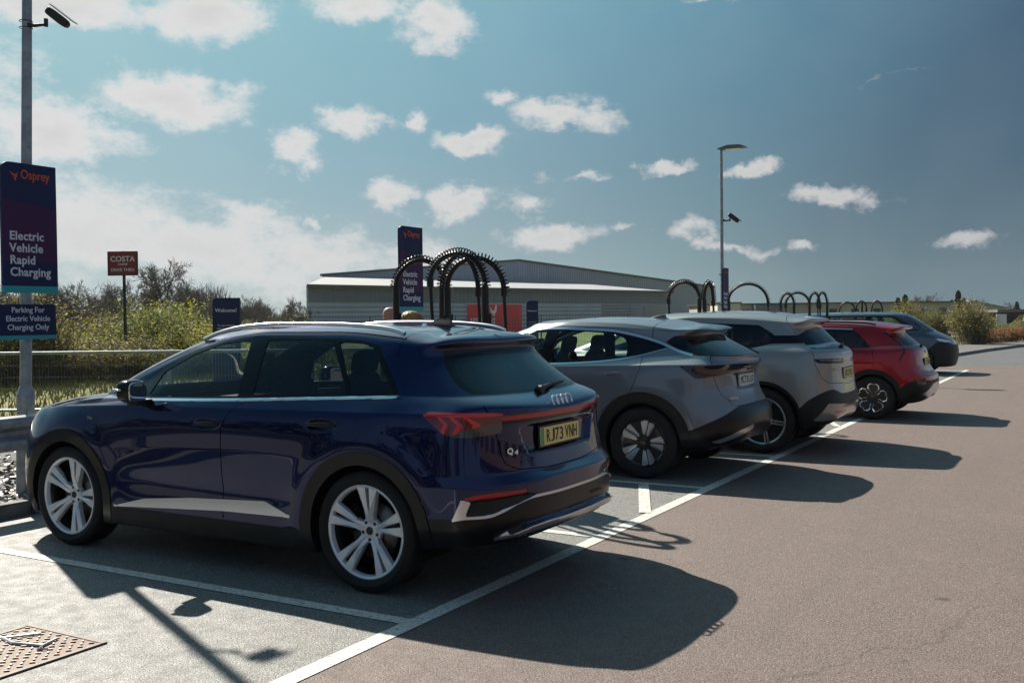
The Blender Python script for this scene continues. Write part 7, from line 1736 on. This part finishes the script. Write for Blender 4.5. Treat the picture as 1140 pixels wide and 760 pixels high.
# ------------------------------------------------------------------ people
def person(x, y, H, rz, hair, label, top, bald=False):
    t = thing('person', label, 'person', (x, y, 0), rz)
    P = {'pel': (0, 0, .95), 'sp': (0, 0, 1.12), 'ch': (0, -.01, 1.32), 'nk': (0, .0, 1.47), 'nk2': (0, -.01, 1.53), 'hd': (0, -.02, 1.62), 'ht': (0, -.015, 1.70)}
    pts = []; rr = []; E = []
    def add(p, r): pts.append(tuple(c*H/1.76 for c in p)); rr.append(tuple(q*H/1.76 for q in r)); return len(pts)-1
    pel = add((0, 0, .95), (.165, .125)); sp = add((0, 0, 1.12), (.15, .115)); ch = add((0, 0, 1.33), (.185, .125)); nk = add((0, .01, 1.46), (.075, .075)); nk2 = add((0, 0, 1.53), (.058, .06)); hd = add((0, -.01, 1.60), (.072, .085)); ht = add((0, 0, 1.665), (.076, .092)); hc = add((0, .008, 1.715), (.062, .074)); hp_ = add((0, .01, 1.742), (.030, .036))
    E += [(pel, sp), (sp, ch), (ch, nk), (nk, nk2), (nk2, hd), (hd, ht), (ht, hc), (hc, hp_)]
    for s in (-1, 1):
        sh = add((s*.17, 0, 1.41), (.065, .07)); el = add((s*.25, .01, 1.13), (.046, .046)); wr = add((s*.22, -.12, .93), (.030, .034)); ha = add((s*.20, -.16, .86), (.036, .022))
        E += [(ch, sh), (sh, el), (el, wr), (wr, ha)]
        for q in range(4): f = add((s*(.185 + .011*q), -.185 - .006*q, .80), (.009, .009)); E.append((ha, f))
        hp = add((s*.095, 0, .88), (.088, .095)); kn = add((s*.11, -.01, .50), (.060, .062)); an = add((s*.115, .02, .10), (.042, .044)); to = add((s*.125, -.13, .04), (.042, .030))
        E += [(pel, hp), (hp, kn), (kn, an), (an, to)]
    me = bpy.data.meshes.new('body'); me.from_pydata(pts, E, []); o = link('body', me, t)
    a = o.modifiers.new('s', 'SKIN')
    for v, r in zip(me.skin_vertices[0].data, rr): v.radius = r; v.use_root = False
    me.skin_vertices[0].data[0].use_root = True
    a.use_smooth_shade = True; b = o.modifiers.new('u', 'SUBSURF'); b.levels = b.render_levels = 2
    bpy.context.view_layer.update(); dg = bpy.context.evaluated_depsgraph_get(); nm = bpy.data.meshes.new_from_object(o.evaluated_get(dg)); o.modifiers.clear(); o.data = nm
    skin = pbr('skin', (.50, .27, .19), .5); clo = noisy(pbr('jacket_' + top[0], top[1], .85), tuple(q*.6 for q in top[1]), 12, .6); jn = noisy(pbr('dark_trousers', (.02, .025, .04), .85), (.03, .035, .05), 14, .5); sh_ = pbr('shoe', (.02, .018, .016), .5)
    nm.materials.clear()
    for q in (skin, clo, jn, sh_): nm.materials.append(q)
    s_ = H/1.76
    for f in nm.polygons:
        c = f.center/s_; f.use_smooth = True
        f.material_index = 0 if c.z > 1.475 or (abs(c.x) > .14 and .78 < c.z < .915 and c.y < -.07) else (1 if c.z > .90 or (abs(c.x) > .17 and c.z > .7) else (2 if c.z > .09 else 3))
    hz = 1.655*s_
    for s in (-1, 1):
        blob('ear', (s*.079*s_, .005, 1.635*s_), (.018, .045, .065), skin, t, 2, 2.4); blob('eye', (s*.031*s_, -.082*s_, 1.65*s_), (.026, .02, .016), pbr('eye', (.6, .6, .58), .2), t, 2, 2)
    blob('nose', (0, -.098*s_, 1.615*s_), (.03, .035, .05), skin, t, 2, 2.2); blob('mouth', (0, -.086*s_, 1.572*s_), (.05, .015, .014), pbr('lips', (.4, .15, .12), .5), t, 2, 2.2)
    if not bald:
        r = random.Random(3)
        hb = blob('hair', (0, .018*s_, 1.672*s_), (.180*s_, .205*s_, .175*s_), hair, t, 4, 2.3, lambda c: c*(1 + .05*math.sin(c.x*170 + c.z*60)*math.sin(c.y*120)))
        m = MB()
        for i in range(420):
            a = r.uniform(0, 6.283); e = r.uniform(.05, 1.4); R = .088*s_; p = Vector((R*math.cos(a)*math.cos(e), .018 + R*1.1*math.sin(a)*math.cos(e), R*math.sin(e)))
            q = p*1.12 + Vector((math.cos(a)*.012, math.sin(a)*.012, -.03)); m.tube([p, (p+q)/2*1.06, q], [.0035, .003, .001], 3, caps=False)
        m.obj('hair_strands', hair, hb, (0, 0, .0), recalc=False)
    return t
def build_people():
    person(-2.91, 3.22, 1.79, rad(150), None, 'bald man in a dark jacket standing behind the navy car', ('dark', (.02, .022, .03)), True)
    h = noisy(pbr('blond_hair', (.50, .33, .14), .6), (.30, .19, .08), 60, .8)
    person(-2.20, 2.60, 1.72, rad(-20), h, 'person with short blond hair standing behind the navy car beside the bald man', ('grey', (.10, .10, .11)))
# ------------------------------------------------------------------ sky and light
def px_dir(px, py):
    fw = Vector((-.50337, .86376, -.02305)); r = Vector((.86407, .50324, -.01137)); u = Vector((-.00178, .02564, .99967))
    return (fw + r*((px-570)/1114.2) - u*((py-380)/1114.2)).normalized()
CLOUDS = [ # picture position in the photograph, half sizes in pixels, strength: turned into fixed sky directions
 (60, 10, 120, 22, 1.0), (225, 15, 75, 38, 1.0), (395, 8, 60, 20, .8), (485, 22, 48, 34, 1.0), (190, 112, 95, 30, 1.0), (60, 150, 90, 34, 1.0), (330, 168, 30, 24, .9), (395, 140, 46, 18, .9), (465, 136, 16, 14, .8), (528, 160, 40, 15, .95), (560, 107, 26, 13, .8), (630, 130, 62, 20, .9),
 (440, 222, 42, 17, .9), (510, 226, 38, 20, .9), (585, 222, 30, 12, .6), (615, 262, 62, 14, .85), (343, 238, 15, 8, .7), (285, 235, 40, 12, .6), (60, 255, 190, 60, .95), (230, 275, 150, 42, .9), (350, 290, 90, 40, .75), (470, 290, 60, 26, .7), (700, 255, 20, 6, .5),
 (745, 188, 34, 8, .75), (838, 187, 36, 9, .8), (918, 215, 44, 12, .8), (960, 220, 30, 7, .4), (772, 255, 24, 13, .65), (815, 274, 46, 8, .7), (888, 272, 26, 7, .7), (1078, 270, 44, 10, .75), (800, 3, 30, 5, .5), (1000, 82, 50, 3, .3), (640, 195, 40, 5, .35),
 (-120, 100, 180, 120, .9), (-250, 250, 200, 90, .9), (150, -90, 300, 40, .8), (600, -120, 160, 40, .7), (1300, 220, 90, 14, .6), (1500, 160, 150, 30, .6)]
def build_sky():
    w = bpy.data.worlds.new('World'); SC.world = w; w.use_nodes = True; N, L = w.node_tree.nodes, w.node_tree.links
    bg = N['Background']; bg.inputs['Strength'].default_value = SKY_S
    sky = N.new('ShaderNodeTexSky'); sky.sky_type = 'NISHITA'; sky.sun_disc = False; sky.sun_elevation = math.asin(SUN.z); sky.sun_rotation = math.atan2(SUN.x, SUN.y)
    sky.air_density = 1.0; sky.dust_density = .6; sky.ozone_density = 2.0
    def math_(op, a, b=None, c=None, clamp=False):
        q = N.new('ShaderNodeMath'); q.operation = op; q.use_clamp = clamp
        for i, v in enumerate((a, b, c)):
            if v is None: continue
            if isinstance(v, (int, float)): q.inputs[i].default_value = v
            else: L.new(v, q.inputs[i])
        return q.outputs[0]
    w.cycles.sampling_method = 'MANUAL'; w.cycles.sample_map_resolution = 512
    tc = N.new('ShaderNodeTexCoord'); D = tc.outputs['Generated']
    sp = N.new('ShaderNodeSeparateXYZ'); L.new(D, sp.inputs[0])
    az = math_('ARCTAN2', sp.outputs[1], sp.outputs[0]); el = math_('ARCSINE', sp.outputs[2])
    cb = N.new('ShaderNodeCombineXYZ'); L.new(az, cb.inputs[0]); L.new(el, cb.inputs[1])
    wn = N.new('ShaderNodeTexNoise'); wn.inputs['Scale'].default_value = 22; wn.inputs['Detail'].default_value = 5; wn.inputs['Roughness'].default_value = .6; L.new(cb.outputs[0], wn.inputs['Vector'])
    ws = N.new('ShaderNodeVectorMath'); ws.operation = 'SUBTRACT'; L.new(wn.outputs['Color'], ws.inputs[0]); ws.inputs[1].default_value = (.5, .5, .5)
    wm = N.new('ShaderNodeVectorMath'); wm.operation = 'MULTIPLY'; L.new(ws.outputs[0], wm.inputs[0]); wm.inputs[1].default_value = (.075, .055, 0)
    wa = N.new('ShaderNodeVectorMath'); wa.operation = 'ADD'; L.new(cb.outputs[0], wa.inputs[0]); L.new(wm.outputs[0], wa.inputs[1]); C = wa.outputs[0]
    acc = None
    for px, py, a, b, s in CLOUDS:
        d = px_dir(px, py); A = math.atan2(d.y, d.x); Ee = math.asin(d.z)
        e1 = px_dir(px + 10, py); e2 = px_dir(px, py - 10)
        ra = abs(math.atan2(e1.y, e1.x) - A)/10*a*1.15; re = abs(math.asin(e2.z) - Ee)/10*b*1.25
        v1 = N.new('ShaderNodeVectorMath'); v1.operation = 'SUBTRACT'; L.new(C, v1.inputs[0]); v1.inputs[1].default_value = (A, Ee, 0)
        v2 = N.new('ShaderNodeVectorMath'); v2.operation = 'MULTIPLY'; L.new(v1.outputs[0], v2.inputs[0]); v2.inputs[1].default_value = (1/ra, 1/re, 0)
        v3 = N.new('ShaderNodeVectorMath'); v3.operation = 'LENGTH'; L.new(v2.outputs[0], v3.inputs[0])
        k = math_('MULTIPLY_ADD', v3.outputs['Value'], -s, s)      # s*(1 - r)
        acc = k if acc is None else math_('MAXIMUM', acc, k)
    fn = N.new('ShaderNodeTexNoise'); fn.inputs['Scale'].default_value = 34; fn.inputs['Detail'].default_value = 10; fn.inputs['Roughness'].default_value = .66
    mp = N.new('ShaderNodeVectorMath'); mp.operation = 'MULTIPLY'; L.new(cb.outputs[0], mp.inputs[0]); mp.inputs[1].default_value = (.6, 1, 1); L.new(mp.outputs[0], fn.inputs['Vector'])
    dens = math_('ADD', acc, math_('MULTIPLY_ADD', fn.outputs['Fac'], 1.7, -.85))
    mr = N.new('ShaderNodeMapRange'); mr.interpolation_type = 'SMOOTHSTEP'; mr.inputs['From Min'].default_value = -.02; mr.inputs['From Max'].default_value = .62; L.new(dens, mr.inputs[0])
    # faint high veil
    vn = N.new('ShaderNodeTexNoise'); vn.inputs['Scale'].default_value = 5; vn.inputs['Detail'].default_value = 7; L.new(cb.outputs[0], vn.inputs['Vector'])
    veil = N.new('ShaderNodeMapRange'); veil.inputs['From Min'].default_value = .45; veil.inputs['From Max'].default_value = .8; veil.inputs['To Max'].default_value = .09; L.new(vn.outputs['Fac'], veil.inputs[0])
    # angle from the sun: clouds near it glow, those away from it are greyer
    dt = N.new('ShaderNodeVectorMath'); dt.operation = 'DOT_PRODUCT'; L.new(D, dt.inputs[0]); dt.inputs[1].default_value = SUN
    gl = N.new('ShaderNodeMapRange'); gl.inputs['From Min'].default_value = .25; gl.inputs['From Max'].default_value = .85; L.new(dt.outputs['Value'], gl.inputs[0])
    cc = N.new('ShaderNodeMix'); cc.data_type = 'RGBA'; cc.inputs[6].default_value = (*CLD_FAR, 1); cc.inputs[7].default_value = (*CLD_NEAR, 1); L.new(gl.outputs[0], cc.inputs[0])
    sh = N.new('ShaderNodeMapRange'); sh.inputs['From Min'].default_value = .25; sh.inputs['From Max'].default_value = 1.25; sh.inputs['To Min'].default_value = 1.08; sh.inputs['To Max'].default_value = .90; L.new(dens, sh.inputs[0])
    cs = N.new('ShaderNodeVectorMath'); cs.operation = 'SCALE'; L.new(cc.outputs[2], cs.inputs[0]); L.new(sh.outputs[0], cs.inputs['Scale'])
    # clear sky: the Nishita sky graded towards the teal of a polarised lens, by angle from the sun and height
    def ramp(v, stops):
        q = N.new('ShaderNodeValToRGB'); L.new(v, q.inputs[0]); e = q.color_ramp.elements
        e[0].position = stops[0][0]; e[0].color = (*stops[0][1], 1); e[1].position = stops[-1][0]; e[1].color = (*stops[-1][1], 1)
        for p_, c_ in stops[1:-1]: k_ = e.new(p_); k_.color = (*c_, 1)
        return q.outputs[0]
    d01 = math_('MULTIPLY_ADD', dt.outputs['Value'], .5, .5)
    clear = ramp(d01, [(0, (.15, .23, .34)), (.58, (.13, .21, .32)), (.70, (.028, .078, .150)), (.765, (.028, .084, .165)), (.83, (.060, .200, .305)), (.885, (.115, .33, .445)), (.96, (.30, .56, .62)), (1, (.9, .95, .95))])  # lowest stops, sky behind the camera, brightened as added blue fill on the cars
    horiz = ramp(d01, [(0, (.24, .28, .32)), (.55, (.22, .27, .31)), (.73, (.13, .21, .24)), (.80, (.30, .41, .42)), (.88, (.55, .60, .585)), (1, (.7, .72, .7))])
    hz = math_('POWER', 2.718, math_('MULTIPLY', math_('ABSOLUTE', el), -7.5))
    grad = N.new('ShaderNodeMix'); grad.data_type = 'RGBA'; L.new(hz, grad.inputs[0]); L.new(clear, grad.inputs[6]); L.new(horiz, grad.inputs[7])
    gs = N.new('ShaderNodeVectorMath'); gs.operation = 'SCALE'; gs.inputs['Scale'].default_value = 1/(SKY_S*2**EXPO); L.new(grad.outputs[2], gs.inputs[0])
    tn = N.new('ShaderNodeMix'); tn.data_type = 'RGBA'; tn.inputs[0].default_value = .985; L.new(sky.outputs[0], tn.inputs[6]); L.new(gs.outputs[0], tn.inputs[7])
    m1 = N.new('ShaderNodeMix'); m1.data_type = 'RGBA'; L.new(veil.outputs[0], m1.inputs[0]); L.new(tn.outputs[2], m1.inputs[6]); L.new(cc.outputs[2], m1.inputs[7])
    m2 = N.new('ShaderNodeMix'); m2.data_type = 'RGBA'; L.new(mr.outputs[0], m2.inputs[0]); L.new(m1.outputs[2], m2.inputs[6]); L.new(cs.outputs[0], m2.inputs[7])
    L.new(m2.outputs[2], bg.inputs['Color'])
    l = bpy.data.lights.new('sun', 'SUN'); l.energy = SUN_E; l.angle = rad(.53); l.color = (1, .93, .82); o = link('sun', l); o.rotation_euler = SUN.to_track_quat('Z', 'Y').to_euler()
SKY_S = .10; SUN_E = 4.9; _k = 1/(.1*2**EXPO); CLD_NEAR = (.70*_k, .705*_k, .70*_k); CLD_FAR = (.42*_k, .42*_k, .43*_k)
def build_haze():
    m = bpy.data.materials.new('haze_air'); m.use_nodes = True; N, L = nt(m); N.clear(); out = N.new('ShaderNodeOutputMaterial'); v = N.new('ShaderNodeVolumePrincipled')
    v.inputs['Color'].default_value = (.86, .92, 1, 1); v.inputs['Density'].default_value = HAZE; v.inputs['Anisotropy'].default_value = .3; L.new(v.outputs[0], out.inputs['Volume'])
    b = MB(); b.box((0, 140, 7), (460, 420, 16.5)); o = b.obj('haze', m); setting(o, 'stuff')
HAZE = .00015
# ------------------------------------------------------------------ build everything
car_materials(); env_materials()
make_camera()
build_sky(); build_ground(); build_buildings(); build_furniture(); build_plants(); build_surroundings(); build_people()
build_navy(); build_slate(); build_stone(); build_red(); build_carrier()
if HAZE_ON: build_haze()
SC.render.engine = 'CYCLES'
SC.cycles.max_bounces = 6; SC.cycles.diffuse_bounces = 2; SC.cycles.glossy_bounces = 3; SC.cycles.transmission_bounces = 3; SC.cycles.transparent_max_bounces = 14; SC.cycles.caustics_reflective = False; SC.cycles.caustics_refractive = False
SC.view_settings.view_transform = 'Standard'; SC.view_settings.look = 'None'; SC.view_settings.gamma = 1; SC.view_settings.exposure = EXPO; SC.view_settings.use_curve_mapping = False
